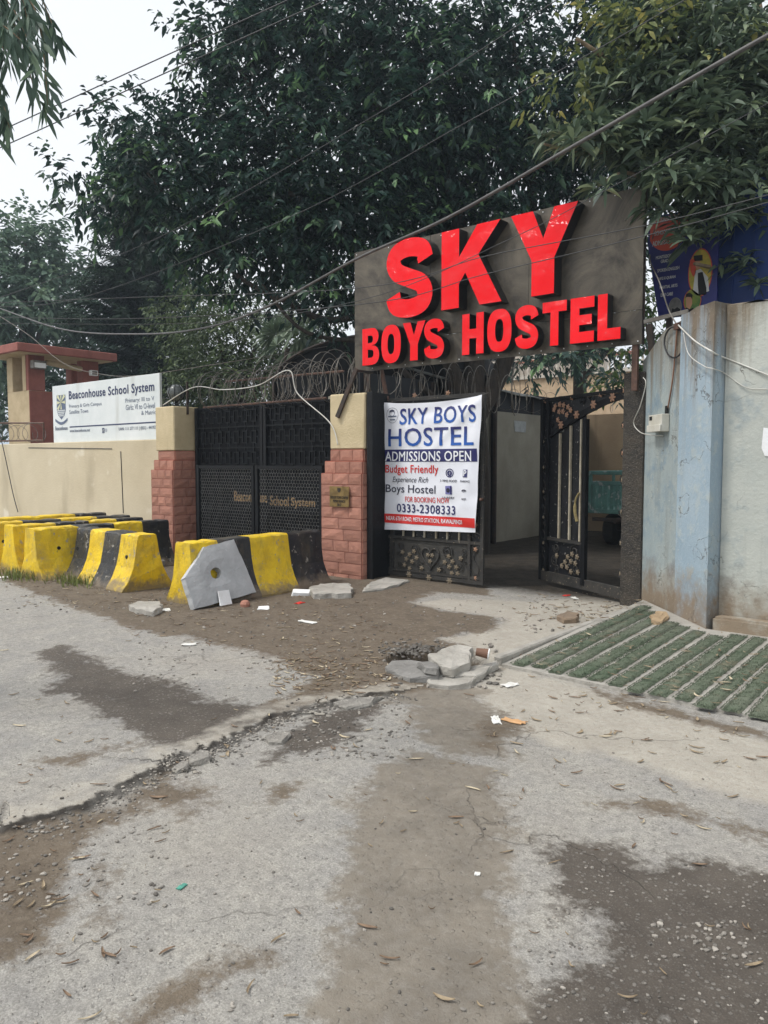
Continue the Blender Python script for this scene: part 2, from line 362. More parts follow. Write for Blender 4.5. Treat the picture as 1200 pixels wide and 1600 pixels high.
    dirt = mx(rng_(nm_, .3, .7), lin(88, 78, 67), lin(114, 103, 89)); dirt = mx(mth('MULTIPLY', rng_(nf, .45, .65), .6), dirt, lin(130, 120, 106)); dirt = mx(mth('MULTIPLY', peb, mth('MULTIPLY', rng_(nf, .45, .6), rng_(nb, .4, .6, .2, .9))), dirt, lin(158, 150, 139)); dirt = mx(mth('MULTIPLY', rng_(nff, .4, .6), .3), dirt, lin(70, 62, 54))
    wet = mx(rng_(nm_, .3, .7), lin(76, 70, 64), lin(98, 91, 83)); wet = mx(mth('MULTIPLY', peb, rng_(nm_, .4, .62, .15, .7)), wet, lin(150, 146, 139)); wet = mx(mth('MULTIPLY', peb2, .4), wet, lin(126, 121, 115)); wet = mx(mth('MULTIPLY', rng_(nff, .4, .6), .3), wet, lin(56, 52, 48))
    yard = mx(rng_(nm_, .35, .65), lin(44, 40, 35), lin(68, 62, 54)); yard = mx(mth('MULTIPLY', rng_(nf, .5, .62), .7), yard, lin(34, 30, 27))  # muddy yard floor, with the overhead trees' shade painted into its dark colour
    c = mx(mask('conc', .06, .5), asph, conc)
    thin = rng_(nb, .5, .72)                                         # loose thin dust films over the road
    c = mx(mth('MULTIPLY', thin, .3), c, lin(142, 135, 124))
    mfil = mask('film', .05, 1.0); c = mx(mth('MULTIPLY', mfil, rng_(nf, .3, .6, .7, .95)), c, mx(rng_(nm_, .3, .7), lin(108, 101, 91), lin(130, 122, 110)))
    md, mw = mask('dirt', .05), mask('wet', .05)
    c = mx(mth('MULTIPLY', md, rng_(nf, .2, .4, .72, 1.)), c, dirt); c = mx(mth('MULTIPLY', mw, rng_(nf, .25, .42, .7, 1.)), c, wet)
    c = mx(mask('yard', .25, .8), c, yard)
    ck = at('crack'); lip = mth('MULTIPLY', rng_(mth('ADD', ck, mth('MULTIPLY', edge, .3)), -.20, -.14), rng_(ck, .0, -.02)); c = mx(mth('MULTIPLY', lip, rng_(nm_, .38, .55, .15, .8)), c, conc)
    ckm = mth('MULTIPLY', rng_(mth('ADD', ck, mth('MULTIPLY', edge, .12)), -.028, -.012), rng_(mth('ADD', ck, mth('MULTIPLY', edge, .2)), .05, .01))
    c = mx(mth('MULTIPLY', ckm, rng_(nm_, .4, .6, .6, .95)), c, lin(44, 41, 38))
    c = mx(rng_(at('pit'), -.01, .03), c, lin(50, 46, 42))
    # fine hairline cracks in the sound surface
    vc = n.new('ShaderNodeTexVoronoi'); vc.feature = 'DISTANCE_TO_EDGE'; vc.inputs['Scale'].default_value = .55
    dm = n.new('ShaderNodeVectorMath'); dm.operation = 'ADD'; tn = n.new('ShaderNodeTexNoise'); tn.inputs['Scale'].default_value = 2.2; tn.inputs['Detail'].default_value = 8
    sc_ = n.new('ShaderNodeVectorMath'); sc_.operation = 'SCALE'; sc_.inputs['Scale'].default_value = .9
    l.new(tc.outputs['Object'], tn.inputs['Vector']); l.new(tn.outputs['Color'], sc_.inputs[0]); l.new(tc.outputs['Object'], dm.inputs[0]); l.new(sc_.outputs[0], dm.inputs[1]); l.new(dm.outputs[0], vc.inputs['Vector'])
    hair = mth('MULTIPLY', rng_(vc.outputs['Distance'], .0055, .0012), rng_(nb, .46, .56))
    c = mx(mth('MULTIPLY', hair, .42), c, lin(80, 75, 69))
    l.new(c, p.inputs['Base Color'])
    l.new(rng_(mw, 0, 1, .92, .72), p.inputs['Roughness'])
    h = mth('ADD', mth('MULTIPLY', nf, .5), mth('ADD', mth('MULTIPLY', peb, .28), mth('MULTIPLY', nff, .35)))
    h = mth('SUBTRACT', h, mth('MULTIPLY', hair, .4))
    b = n.new('ShaderNodeBump'); b.inputs['Strength'].default_value = 1.0; b.inputs['Distance'].default_value = .012
    l.new(h, b.inputs['Height']); l.new(b.outputs[0], p.inputs['Normal'])
    return m
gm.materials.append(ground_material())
gnd = bpy.data.objects.new('ground', gm); COL.objects.link(gnd); gnd['kind'] = 'structure'; gnd['label'] = 'worn grey asphalt road with brown dirt patches in front of the gates'
# ------------------------------------------------------------------ shared materials
m_cream = mat('cream_plaster', lin(204, 188, 154), lin(184, 168, 134), 2.2, .9, .35, 40, streak=(lin(128, 112, 86), (5, 5, .7), .56, .5))
m_wallcream = mat('beige_wall_paint', lin(204, 192, 166), lin(190, 177, 150), .7, .9, .25, 30, c3=lin(212, 203, 182), s3=1.6, f3=.45, streak=(lin(150, 138, 116), (1.6, 1.6, .45), .56, .5))
m_brick = mat('salmon_painted_stone', lin(182, 122, 98), lin(160, 104, 84), 1.3, .85, .4, 45, c3=lin(198, 142, 124), s3=16, f3=.42, streak=(lin(138, 92, 78), (5, 5, 1.5), .56, .5))
m_mortar = mat('salmon_joint', lin(164, 92, 74), lin(146, 82, 66), 9, .9)
m_black = mat('black_iron_paint', lin(21, 22, 25), lin(13, 14, 16), 8, .55, .2, 60, c3=lin(52, 49, 45), s3=60, f3=.42, spec=.25)
m_blackrust = mat('rusty_dark_iron', lin(40, 37, 35), lin(66, 50, 40), 10, .7, .3, 60)
m_dustiron = mat('dusty_black_iron', lin(60, 57, 52), lin(36, 35, 34), 5, .7, .3, 50, c3=lin(120, 110, 94), s3=26, f3=.46)
m_wire = mat('galvanised_wire', lin(132, 129, 123), lin(98, 90, 80), 12, .5, metal=.3)
m_rustpipe = mat('rusty_pipe', lin(104, 76, 62), lin(74, 54, 46), 14, .75)
m_white = mat('white_cable', lin(215, 215, 210), lin(185, 182, 172), 5, .5)
m_cable = mat('black_cable', lin(48, 48, 50), lin(34, 34, 36), 5, .5)
m_conc = mat('grey_concrete', lin(172, 168, 160), lin(146, 142, 134), 5, .92, .6, 40, c3=lin(120, 115, 108), s3=30, f3=.40)
m_concd = mat('dark_concrete', lin(136, 134, 130), lin(110, 108, 104), 6, .92, .6, 40)
m_foam = mat('white_foam', lin(238, 240, 242), lin(222, 222, 220), 6, .8, .1)
m_red = mat('red_plastic', lin(220, 52, 44), lin(196, 40, 34), 8, .5)
m_gold = mat('dull_gold_paint', lin(188, 158, 116), lin(130, 104, 70), 20, .5, metal=.3)

# ------------------------------------------------------------------ right boundary wall: splayed return, blue pilaster, plastered panel
def wall_material(name, c1, c2, c3, tint, tpos, top):
    m = bpy.data.materials.new(name); m.use_nodes = True; n, l = m.node_tree.nodes, m.node_tree.links; p = n['Principled BSDF']; p.inputs['Roughness'].default_value = .9; p.inputs['Specular IOR Level'].default_value = .3
    g = n.new('ShaderNodeNewGeometry')
    def noise(s, d, sc=(1, 1, 1)):
        mp = n.new('ShaderNodeMapping'); mp.inputs['Scale'].default_value = sc; l.new(g.outputs['Position'], mp.inputs[0])
        t = n.new('ShaderNodeTexNoise'); t.inputs['Scale'].default_value = s; t.inputs['Detail'].default_value = d; t.inputs['Roughness'].default_value = .65; l.new(mp.outputs[0], t.inputs['Vector']); return t.outputs[0]
    def rg(x, a, b, c=0., d=1.):
        t = n.new('ShaderNodeMapRange'); t.inputs[1].default_value = a; t.inputs[2].default_value = b; t.inputs[3].default_value = c; t.inputs[4].default_value = d; l.new(x, t.inputs[0]); return t.outputs[0]
    def mu(a, b, op='MULTIPLY'):
        t = n.new('ShaderNodeMath'); t.operation = op
        for i, x in enumerate((a, b)):
            if isinstance(x, float): t.inputs[i].default_value = x
            else: l.new(x, t.inputs[i])
        return t.outputs[0]
    def mx(f, a, b):
        t = n.new('ShaderNodeMix'); t.data_type = 'RGBA'
        for i, x in ((0, f), (6, a), (7, b)):
            if isinstance(x, (int, float)): t.inputs[i].default_value = x
            elif isinstance(x, tuple): t.inputs[i].default_value = (*x, 1)
            else: l.new(x, t.inputs[i])
        return t.outputs[2]
    xyz = n.new('ShaderNodeSeparateXYZ'); l.new(g.outputs['Position'], xyz.inputs[0])
    a, b, f, st = noise(1.6, 7), noise(5, 8), noise(26, 6), noise(1, 7, (6, 6, .5))
    c = mx(rg(a, .35, .65), c1, c2); c = mx(rg(b, .52, .66), c, c3)
    c = mx(mu(rg(st, .5, .68), .55), c, tint)
    # damp brown grime soaking up from the ground, rain stains down from the coping
    low = mu(xyz.outputs['Z'], mu(rg(b, .25, .75), .55), 'SUBTRACT'); c = mx(mu(rg(low, .30, -.12), .85), c, lin(128, 108, 84))
    hi = mu(xyz.outputs['Z'], mu(rg(st, .25, .75), 1.3), 'ADD'); c = mx(mu(rg(hi, top + .0, top + .75), .85), c, lin(112, 94, 70))
    hi2 = mu(xyz.outputs['Z'], mu(rg(b, .25, .75), .3), 'ADD'); c = mx(mu(rg(hi2, top + .06, top + .2), .6), c, lin(84, 78, 70))
    c = mx(mu(rg(f, .60, .66), .22), c, lin(206, 204, 194))
    v = n.new('ShaderNodeTexVoronoi'); v.feature = 'DISTANCE_TO_EDGE'; v.inputs['Scale'].default_value = 1.5
    tn = n.new('ShaderNodeTexNoise'); tn.inputs['Scale'].default_value = 3; tn.inputs['Detail'].default_value = 8; ad = n.new('ShaderNodeVectorMath'); l.new(g.outputs['Position'], tn.inputs['Vector']); l.new(g.outputs['Position'], ad.inputs[0]); l.new(tn.outputs['Color'], ad.inputs[1]); l.new(ad.outputs[0], v.inputs['Vector'])
    ck = mu(rg(v.outputs['Distance'], .010, .003), rg(a, .5, .56)); c = mx(mu(ck, .7), c, lin(92, 88, 80))
    l.new(c, p.inputs['Base Color'])
    bp = n.new('ShaderNodeBump'); bp.inputs['Strength'].default_value = .5; bp.inputs['Distance'].default_value = .02
    l.new(mu(mu(f, .5), mu(b, ck, 'SUBTRACT'), 'ADD'), bp.inputs['Height']); l.new(bp.outputs[0], p.inputs['Normal'])
    return m
m_panel = wall_material('pale_green_plaster', lin(176, 180, 174), lin(190, 192, 184), lin(160, 168, 168), lin(144, 146, 140), 0, 2.92)
m_splay = wall_material('faded_blue_green_plaster', lin(142, 156, 160), lin(162, 168, 164), lin(128, 146, 156), lin(128, 132, 126), 0, 2.92)
m_blue = wall_material('faded_blue_paint', lin(142, 162, 176), lin(158, 174, 184), lin(170, 180, 180), lin(150, 158, 158), 0, 2.92)
WR = thing('boundary_wall', 'weathered grey boundary wall with faded blue pilaster right of the hostel gate', 'wall', (-2.1, 7.1, 0))
def rough_wall(poly_xy, z0, z1, name, m, top_noise=.02, seg=.12):
    """extruded wall footprint with an uneven coping"""
    mb = MB(); n = len(poly_xy); pts = []
    for i in range(n):
        a, b = Vector(poly_xy[i]), Vector(poly_xy[(i + 1) % n]); k = max(1, int((b - a).length / seg))
        pts += [a + (b - a) * j / k for j in range(k)]
    N = len(pts); tz = [z1 + random.uniform(-1, 1) * top_noise for _ in pts]
    vs = [(p.x, p.y, z0) for p in pts] + [(p.x, p.y, z) for p, z in zip(pts, tz)]
    mb.add(vs, [(i, (i + 1) % N, N + (i + 1) % N, N + i) for i in range(N)] + [tuple(range(N, 2 * N))]); return mb.build(name, m, WR)
rough_wall([(-2.02, 7.12), (6.5, 7.12), (6.5, 7.36), (-1.9, 7.36)], -.3, 2.92, 'panel_wall', m_panel)
# splayed return towards the gate post: the coping steps down near the gate
sp0, sp1 = Vector((-2.42, 7.36)), Vector((-3.13, 8.10)); nrm = Vector((.72, .70)).normalized() * .24
mb = MB()
for (a, b, za, zb) in ((sp0, sp0.lerp(sp1, .5), 2.90, 2.86), (sp0.lerp(sp1, .5), sp1, 2.86, 2.62)):
    q = [a, b, b + nrm, a + nrm]; zz = [za, zb, zb, za]
    mb.add([(p.x, p.y, -.3) for p in q] + [(p.x, p.y, z) for p, z in zip(q, zz)], [(3, 2, 1, 0), (4, 5, 6, 7), (0, 1, 5, 4), (1, 2, 6, 5), (2, 3, 7, 6), (3, 0, 4, 7)])
mb.build('splay_wall', m_splay, WR)
rough_wall([(-2.075, 6.955), (-2.035, 7.12), (-1.9, 7.30), (-2.25, 7.60), (-2.50, 7.38)], -.3, 2.93, 'pilaster', m_blue, .012, .15)
mb = MB(); mb.prism([(-2.03, 6.96, -.2), (6.5, 6.96, -.2), (6.5, 7.11, -.2), (-2.0, 7.11, -.2)], (0, 0, .40)); mb.build('plinth', m_panel, WR, bevel=.02, seg=2)
# scrap of torn white paper
fr = Frame((-1.2, 7.115, 0), (1, 0, 0), (0, 0, 1))
poly_on(WR, 'torn_paper', fr, [fr.uv(*q) for q in ((1193, 668), (1215, 672), (1212, 715), (1195, 712), (1190, 700))], m_foam, .004)

# ------------------------------------------------------------------ turf ramp
RP = thing('concrete_ramp', 'low concrete ramp with green artificial turf strips at the foot of the right wall', 'ramp', (-1.5, 6, 0))
rz = lambda y: .012 + (y - 4.85) * .034
mb = MB()
out_ = [(-2.98, 5.0), (2.5, 4.85), (2.5, 6.965), (-2.06, 6.965), (-2.36, 7.25), (-2.98, 7.85)]; n = len(out_)
mb.add([(x, y, -.05) for x, y in out_] + [(x, y, rz(y)) for x, y in out_], [tuple(range(n, 2 * n))] + [(i, (i + 1) % n, n + (i + 1) % n, n + i) for i in range(n)])
mb.build('slab', m_conc, RP)
mb = MB(); mb.prism([(-3.06, 5.02, -.03), (-2.985, 5.0, -.03), (-2.985, 7.85, -.03), (-3.06, 7.85, -.03)], (0, 0, .10)); mb.build('kerb', m_conc, RP, bevel=.012)
m_turf = mat('artificial_turf', lin(82, 96, 76), lin(104, 110, 94), 1.4, .95, .5, 120, c3=lin(112, 112, 94), s3=9, f3=.50, stretch=(1, 1, 1))
def turf_mesh(w_, L, seed):
    """pile strip with frayed edges: a lumpy low mat covered in short blades"""
    r = random.Random(seed); mb = MB(); ny, nx = 60, 4; vs = []
    for j in range(ny + 1):
        for i in range(nx + 1):
            e = i in (0, nx) or j in (0, ny); x = (i / nx - .5) * w_ + (r.uniform(-.007, .007) if e else 0); y = j / ny * L + (r.uniform(-.012, .012) if j in (0, ny) else 0)
            vs.append((x, y, 0 if e else .011 + r.uniform(-.003, .003)))
    mb.add(vs, [(j * (nx + 1) + i, j * (nx + 1) + i + 1, (j + 1) * (nx + 1) + i + 1, (j + 1) * (nx + 1) + i) for j in range(ny) for i in range(nx)])
    for _ in range(int(L * 3600)):
        x, y = r.gauss(0, w_ * .36), r.uniform(-.01, L + .01); x = max(-w_ / 2 - .006, min(w_ / 2 + .006, x)); a = r.uniform(0, 6.28); h = r.uniform(.002, .010); t = .0028
        mb.add([(x - t * math.cos(a), y - t * math.sin(a), .006), (x + t * math.cos(a), y + t * math.sin(a), .006), (x + r.uniform(-.008, .008), y + r.uniform(-.008, .008), .009 + h)], [(0, 1, 2)])
    return meshof(mb, 'turf', [m_turf])
_n, _l = m_turf.node_tree.nodes, m_turf.node_tree.links; _g = _n.new('ShaderNodeNewGeometry'); _l.new(_g.outputs['Position'], _n['Mapping'].inputs[0])
turfs = [turf_mesh(.112, 1.86, k) for k in range(3)]
slope = math.atan(.034)
for i in range(26):
    x = -2.86 + i * .155
    y0 = 5.05 - .015 * i + random.uniform(-.03, .03); sc = 1.0 + random.uniform(-.04, .02)
    if i == 0: sc = 1.34
    if i == 1: sc = 1.22
    if i == 2: sc = 1.2
    if i == 3: sc = 1.06
    inst('turf_strip', turfs[i % 3], RP, (x, y0, rz(y0) + .004), (slope, 0, R_(random.uniform(-.9, .9))), (random.uniform(.88, 1.06), sc, 1))

# ------------------------------------------------------------------ school frontage: beige wall, brick pillars
SW = thing('school_wall', 'long beige plastered wall under the white school sign', 'wall', (-16, 8, 0))
mb = MB(); mb.box(-40, -11.36, 7.92, 8.14, -.3, 1.95); mb.build('plaster', m_wallcream, SW, bevel=.012)
mb = MB(); mb.bar((-12.9, 7.914, 1.75), (-12.86, 7.914, .6), .012, .01); mb.build('conduit', m_cable, SW)
mb = MB(); mb.bar((-13.2, 7.914, 1.8), (-16.5, 7.914, 1.86), .012, .01); mb.build('cable', m_cable, SW)
_n, _l = m_brick.node_tree.nodes, m_brick.node_tree.links; _p = _n['Principled BSDF']; _src = _p.inputs['Base Color'].links[0].from_socket
_oi = _n.new('ShaderNodeObjectInfo'); _hs = _n.new('ShaderNodeHueSaturation'); _mr = _n.new('ShaderNodeMapRange'); _mr.inputs[3].default_value = .80; _mr.inputs[4].default_value = 1.12; _l.new(_oi.outputs['Random'], _mr.inputs[0]); _l.new(_mr.outputs[0], _hs.inputs['Value']); _hs.inputs['Saturation'].default_value = .9; _l.new(_src, _hs.inputs['Color']); _l.new(_hs.outputs[0], _p.inputs['Base Color'])
def brick_mesh(seed):
    r = random.Random(seed); mb = MB(); nx, nz = 4, 3; vs = []
    for j in range(nz + 1):
        for i in range(nx + 1):
            e = i in (0, nx) or j in (0, nz)
            vs.append((i / nx, 0 if e else -r.uniform(.25, 1.0), j / nz))
    b0 = len(vs); vs += [(0, 1, 0), (1, 1, 0), (1, 1, 1), (0, 1, 1)]
    fs = [(j * 5 + i, j * 5 + i + 1, (j + 1) * 5 + i + 1, (j + 1) * 5 + i) for j in range(nz) for i in range(nx)]
    fs += [(b0, b0 + 1, 4, 3, 2, 1, 0), (b0 + 3, 15, 16, 17, 18, 19, b0 + 2), (0, 5, 10, 15, b0 + 3, b0), (b0 + 1, b0 + 2, 19, 14, 9, 4)]
    mb.add(vs, fs); return meshof(mb, 'rock_face_brick', [m_brick])
BR = [brick_mesh(s) for s in range(8)]
def brick_face(parent, org, right, width, z0, z1, n_out, r, label=None, skip=None, hh=.146):
    """courses of rock-faced blocks over one face; org = left foot, right = unit vector, n_out = outward"""
    org, right = Vector(org), Vector(right); k = round((z1 - z0) / hh); h = (z1 - z0) / k; ang = math.atan2(right.y, right.x)
    for c in range(k):
        cuts = [0.0, width]; t = (.42 if c % 2 else .56) * width + r.uniform(-.03, .03)
        if width > .5: cuts = [0, t, width] if c % 3 else [0, width * .3, width * .68, width]
        elif width > .3: cuts = [0, t, width] if c % 2 else [0, width]
        cuts = sorted(cuts)
        for a, b in zip(cuts[:-1], cuts[1:]):
            z = z0 + c * h
            if skip and skip(a, b, z, z + h): continue
            g = .004
            inst('brick', BR[r.randrange(8)], parent, org + right * (a + g) + Vector((0, 0, z + g)) + Vector(n_out) * .012, (0, 0, ang), ((b - a) - 2 * g, .012, h - 2 * g))
def pillar(name, label, x0, x1, y0, y1, zt, zb, r, skip=None):
    t = thing(name, label, 'pillar', ((x0 + x1) / 2, (y0 + y1) / 2, 0)); z1 = zb
    mb = MB(); mb.box(x0, x1, y0, y1, -.2, z1 - .32); mb.build('core', m_mortar, t)
    mb = MB(); mb.box(x0 + .03, x1 - .02, y0 + .04, y1, z1 - .32, z1 - .155); mb.build('step_core', m_mortar, t)
    mb = MB(); mb.box(x0 + .09, x1 - .05, y0 + .09, y1, z1 - .155, z1); mb.build('neck_core', m_mortar, t)
    brick_face(t, (x0, y0, 0), (1, 0, 0), x1 - x0, -.1, z1 - .32, (0, -1, 0), r, skip=skip)
    brick_face(t, (x1, y0, 0), (0, 1, 0), y1 - y0, -.1, z1 - .32, (1, 0, 0), r)
    brick_face(t, (x0 + .03, y0 + .04, 0), (1, 0, 0), x1 - x0 - .05, z1 - .32, z1 - .16, (0, -1, 0), r, hh=.16); brick_face(t, (x1 - .02, y0 + .04, 0), (0, 1, 0), y1 - y0 - .04, z1 - .32, z1 - .16, (1, 0, 0), r, hh=.16)
    brick_face(t, (x0 + .09, y0 + .09, 0), (1, 0, 0), x1 - x0 - .14, z1 - .155, z1 - .005, (0, -1, 0), r, hh=.15); brick_face(t, (x1 - .05, y0 + .09, 0), (0, 1, 0), y1 - y0 - .09, z1 - .155, z1 - .005, (1, 0, 0), r, hh=.15)
    return t
rb = random.Random(3)
PLX = (-7.35, -6.62)
frp = Frame((PLX[0], 7.55, 0), (1, 0, 0), (0, 0, 1))
pr = frp.rect(519, 549, 760, 792)
SP1 = pillar('brick_pillar', 'salmon brick pillar with brass plaque left of the hostel banner', PLX[0], PLX[1], 7.55, 8.02, 2.5, 1.72, rb, skip=lambda a, b, z0, z1: False)
mb = MB(); mb.box(PLX[0] + .08, PLX[1] - .02, 7.63, 8.02, 1.722, 2.46); mb.build('plaster_cap', m_cream, SP1, bevel=.015, jitter=.004)
m_brass = mat('worn_brass', lin(150, 126, 78), lin(112, 92, 56), 9, .45, .2, 40, metal=.5, c3=lin(196, 180, 140), s3=14, f3=.40)
m_ink = mat('dark_engraving', lin(40, 34, 26), lin(52, 44, 34), 9, .7)
x0, x1, y0, y1 = pr
poly_on(SP1, 'plaque', frp, [(x0, y0), (x1, y0 + .005), (x1, y1), (x0, y1)], m_brass, .038, thick=.012)
plq = SP1.children[-1]
for k, s in enumerate(('SATELLITE TOWN CHAPTER', 'PRIMARY BRANCH', '28-D')):
    wd = (.92, .62, .22)[k] * (x1 - x0); cx = (x0 + x1) / 2; yb = y0 + (y1 - y0) * (.40, .22, .05)[k]
    lettering(plq, s, frp, (cx - wd / 2, cx + wd / 2, yb, yb + (y1 - y0) * .13), m_ink, bold=.02, h=.053)
poly_on(plq, 'crest', frp, [((x0 + x1) / 2 + dx * .03, y1 - .05 + dy * .03) for dx, dy in ((-1, 1), (1, 1), (1, -.3), (0, -1.1), (-1, -.3))], m_ink, .053)
SP0 = pillar('brick_pillar', 'salmon brick pillar at the right end of the beige school wall', -11.45, -10.84, 7.60, 8.18, 2.52, 1.74, rb)
mb = MB(); mb.box(-11.40, -10.87, 7.66, 8.18, 1.742, 2.48); mb.build('plaster_cap', m_cream, SP0, bevel=.015)
mb = MB(); mb.bar((-10.868 + .01, 7.93, 2.35), (-10.868 + .01, 7.93, 2.9), .03, .03, (1, 0, 0)); mb.build('bracket_bar', m_blackrust, SP0)
# round lamp on top of that pillar
LM = thing('pillar_lamp', 'round dark glass lamp on the pillar beside the school sign', 'lamp', (-11.2, 7.95, 2.48))
m_lampglass = mat('dusty_lamp_glass', lin(104, 108, 106), lin(70, 74, 72), 9, .25)
mb = MB(); mb.lathe((-11.2, 7.95, 2.48), [(.07, 0), (.07, .02), (.025, .03), (.025, .1), (.06, .11)], 12); mb.build('base', m_black, LM)
mb = MB(); mb.lathe((-11.2, 7.95, 2.60), [(.05, -.01), (.115, .04), (.15, .12), (.14, .20), (.08, .26), (.02, .275)], 16); mb.build('globe', m_lampglass, LM, smooth=True)
mb = MB()
for k in range(8):
    a = k * math.pi / 4; mb.tube([(-11.2 + r_ * math.cos(a), 7.95 + r_ * math.sin(a), 2.60 + h) for r_, h in ((.055, -.01), (.12, .04), (.155, .12), (.145, .2), (.085, .265))], .006, 4)
mb.build('cage', m_black, LM)
# broken bricks piled behind the barriers
for k, (px, py, z, a) in enumerate(((258, 868, .10, .2), (248, 868, .0, .5), (262, 880, 0, -.3), (252, 858, .22, .8), (246, 886, 0, 1.2))):
    p = GP(px, py); mb = MB(); mb.obox((p.x - .0, p.y, z + .05), (math.cos(a) * .1, math.sin(a) * .1, .01), (-math.sin(a) * .055, math.cos(a) * .055, 0), (0, 0, .045))
    tag(mb.build('loose_brick', m_concd, bevel=.008), ('grey loose brick second from the top of the small pile by the pillar', 'grey loose brick low in the pile, tucked behind the black barrier end', 'grey loose brick lying on the ground right of the pile', 'topmost grey loose brick of the pile below the pillar', 'grey loose brick nearest the road in the pile')[k], 'brick', 'loose bricks by the school pillar')
# ------------------------------------------------------------------ school gate, black lattice over sheet, with a mesh fence in front
SG = thing('school_gate', 'black iron lattice double gate of the school between the salmon pillars', 'gate', (-9.1, 8.05, 0))
GX0, GX1 = -10.80, -7.37
m_sheet = mat('dark_gate_sheet', lin(15, 17, 21), lin(10, 11, 14), 4, .6, spec=.2)
mb = MB(); mb.box(GX0, GX1, 8.10, 8.115, .1, 2.44); mb.build('backing_sheet', m_sheet, SG)
xm = (GX0 + GX1) / 2
for (a, b) in ((GX0, xm - .01), (xm + .01, GX1)):
    mb = MB()
    for (p, q) in (((a + .03, 8.05, .08), (a + .03, 8.05, 2.46)), ((b - .03, 8.05, .08), (b - .03, 8.05, 2.46))): mb.bar(p, q, .06, .05)
    for z in (.1, .442, .777, 1.112, 1.447, 1.782, 2.117, 2.44): mb.bar((a + .06, 8.052, z), (b - .06, 8.052, z), .018, .03)
    mb.build('leaf_frame', m_black, SG)
mb = MB(); wm, hm, t = .125, .20, .016
for (x0, x1, z0, z1) in ((-wm / 2, wm / 2, hm / 2 - t, hm / 2), (-wm / 2, wm / 2, -hm / 2, -hm / 2 + t), (-wm / 2, -wm / 2 + t, -hm / 2 + t, hm / 2 - t), (wm / 2 - t, wm / 2, -hm / 2 + t, hm / 2 - t)): mb.box(x0, x1, -.012, .012, z0, z1)
mb.box(-.009, .009, -.01, .01, hm / 2, hm / 2 + .055); mb.box(-.009, .009, -.01, .01, -hm / 2 - .055, -hm / 2); mb.box(wm / 2, wm / 2 + .05, -.01, .01, -.009, .009); mb.box(-wm / 2 - .05, -wm / 2, -.01, .01, -.009, .009)
lat = meshof(mb, 'lattice_motif', [m_black])
for (a, b) in ((GX0, xm), (xm, GX1)):
    nc = 7
    for c in range(nc):
        for r in range(7):
            if r == 1 and False: continue
            inst('lattice_motif', lat, SG, (a + .12 + (c + .5) * (b - a - .24) / nc, 8.045, .275 + r * .335), (0, 0, 0), (1, 1, 1))
        mb = None
fg = Frame((GX0, 8.02, 0), (1, 0, 0), (0, 0, 1))
mb = MB(); q = fg.rect(366, 500, 764, 800); mb.box(GX0 + q[0], GX0 + q[1], 8.012, 8.03, q[2], q[3]); mb.build('name_plate', m_sheet, SG)
for s, r in (('Beaconhouse', (367, 418, 768, 784)), ('School', (423, 452, 775, 790)), ('System', (456, 493, 778, 795))):
    lettering(SG, s, fg, fg.rect(*r), m_gold, bold=.035, h=.012, shear=.0)
# mesh fence
MF = thing('mesh_fence', 'black framed wire mesh fence panels standing before the school gate', 'fence', (-9.1, 7.8, 0))
FY = 7.78; fx = [XP(310, 800, 0).x, 0]; fm = Frame((0, FY, 0), (1, 0, 0), (0, 0, 1))
ux = [fm.uv(px, 780)[0] for px in (311, 399, 505)]
zt = fm.uv(400, 727)[1]
for k, x in enumerate((ux[0], ux[1] - .04, ux[1] + .05, ux[2] - .03)):
    mb = MB(); mb.box(x - .028, x + .028, FY - .025, FY + .025, .02, zt); mb.build('post', m_black, MF)
for (a, b) in ((ux[0] + .028, ux[1] - .068), (ux[1] + .078, ux[2] - .058)):
    for z in (zt - .03, .10):
        mb = MB(); mb.box(a, b, FY - .02, FY + .02, z - .025, z + .025); mb.build('rail', m_black, MF)
    mb = MB(); s = .033; hx = s * math.sqrt(3); row = 0; z = .14
    def seg(p, q):
        if max(p[0], q[0]) < b and min(p[0], q[0]) > a and max(p[1], q[1]) < zt - .04: mb.bar((p[0], FY, p[1]), (q[0], FY, q[1]), .0045, .0045)
    while z < zt - .05:
        x = a + (hx / 2 if row % 2 else 0)
        while x < b:
            seg((x, z), (x + hx / 2, z + s / 2)); seg((x + hx / 2, z + s / 2), (x + hx, z)); seg((x + hx / 2, z + s / 2), (x + hx / 2, z + 1.5 * s)); x += hx
        z += 1.5 * s; row += 1
    o = mb.build('wire_mesh', mat('dark_mesh_wire', lin(120, 120, 118), lin(90, 90, 88), 9, .5, metal=.4), MF); o['kind'] = 'stuff'
# ------------------------------------------------------------------ white school sign on the wall
m_signw = mat('white_sign_paint', lin(222, 226, 226), lin(208, 214, 214), 1.5, .55, streak=(lin(176, 176, 168), (3, 3, .5), .6, .5))
m_navy = mat('navy_print', lin(38, 48, 86), lin(44, 54, 92), 9, .6)
m_greyp = mat('grey_blue_print', lin(86, 98, 122), lin(96, 108, 130), 9, .6)
m_pale = mat('pale_yellow_print', lin(206, 206, 170), lin(196, 196, 160), 9, .6)
fs = Frame((0, 8.0, 0), (1, 0, 0), (0, 0, 1))
sx0, sz0 = fs.uv(84, 688); sx1, sz1 = fs.uv(249, 585); sz0 = 1.953; sz1 = (fs.uv(84, 601)[1] + fs.uv(247, 586)[1]) / 2
SS = thing('school_sign', 'long white school signboard with navy lettering standing on the beige wall', 'signboard', ((sx0 + sx1) / 2, 8.03, sz0))
mb = MB(); mb.box(sx0, sx1, 8.0, 8.05, sz0, sz1); mb.build('board', m_signw, SS, bevel=.004)
for k in range(3):
    x = sx0 + .4 + k * (sx1 - sx0 - .8) / 2; mb = MB(); mb.box(x - .025, x + .025, 8.052, 8.10, sz0, sz1 - .1); mb.build('upright', m_blackrust, SS)
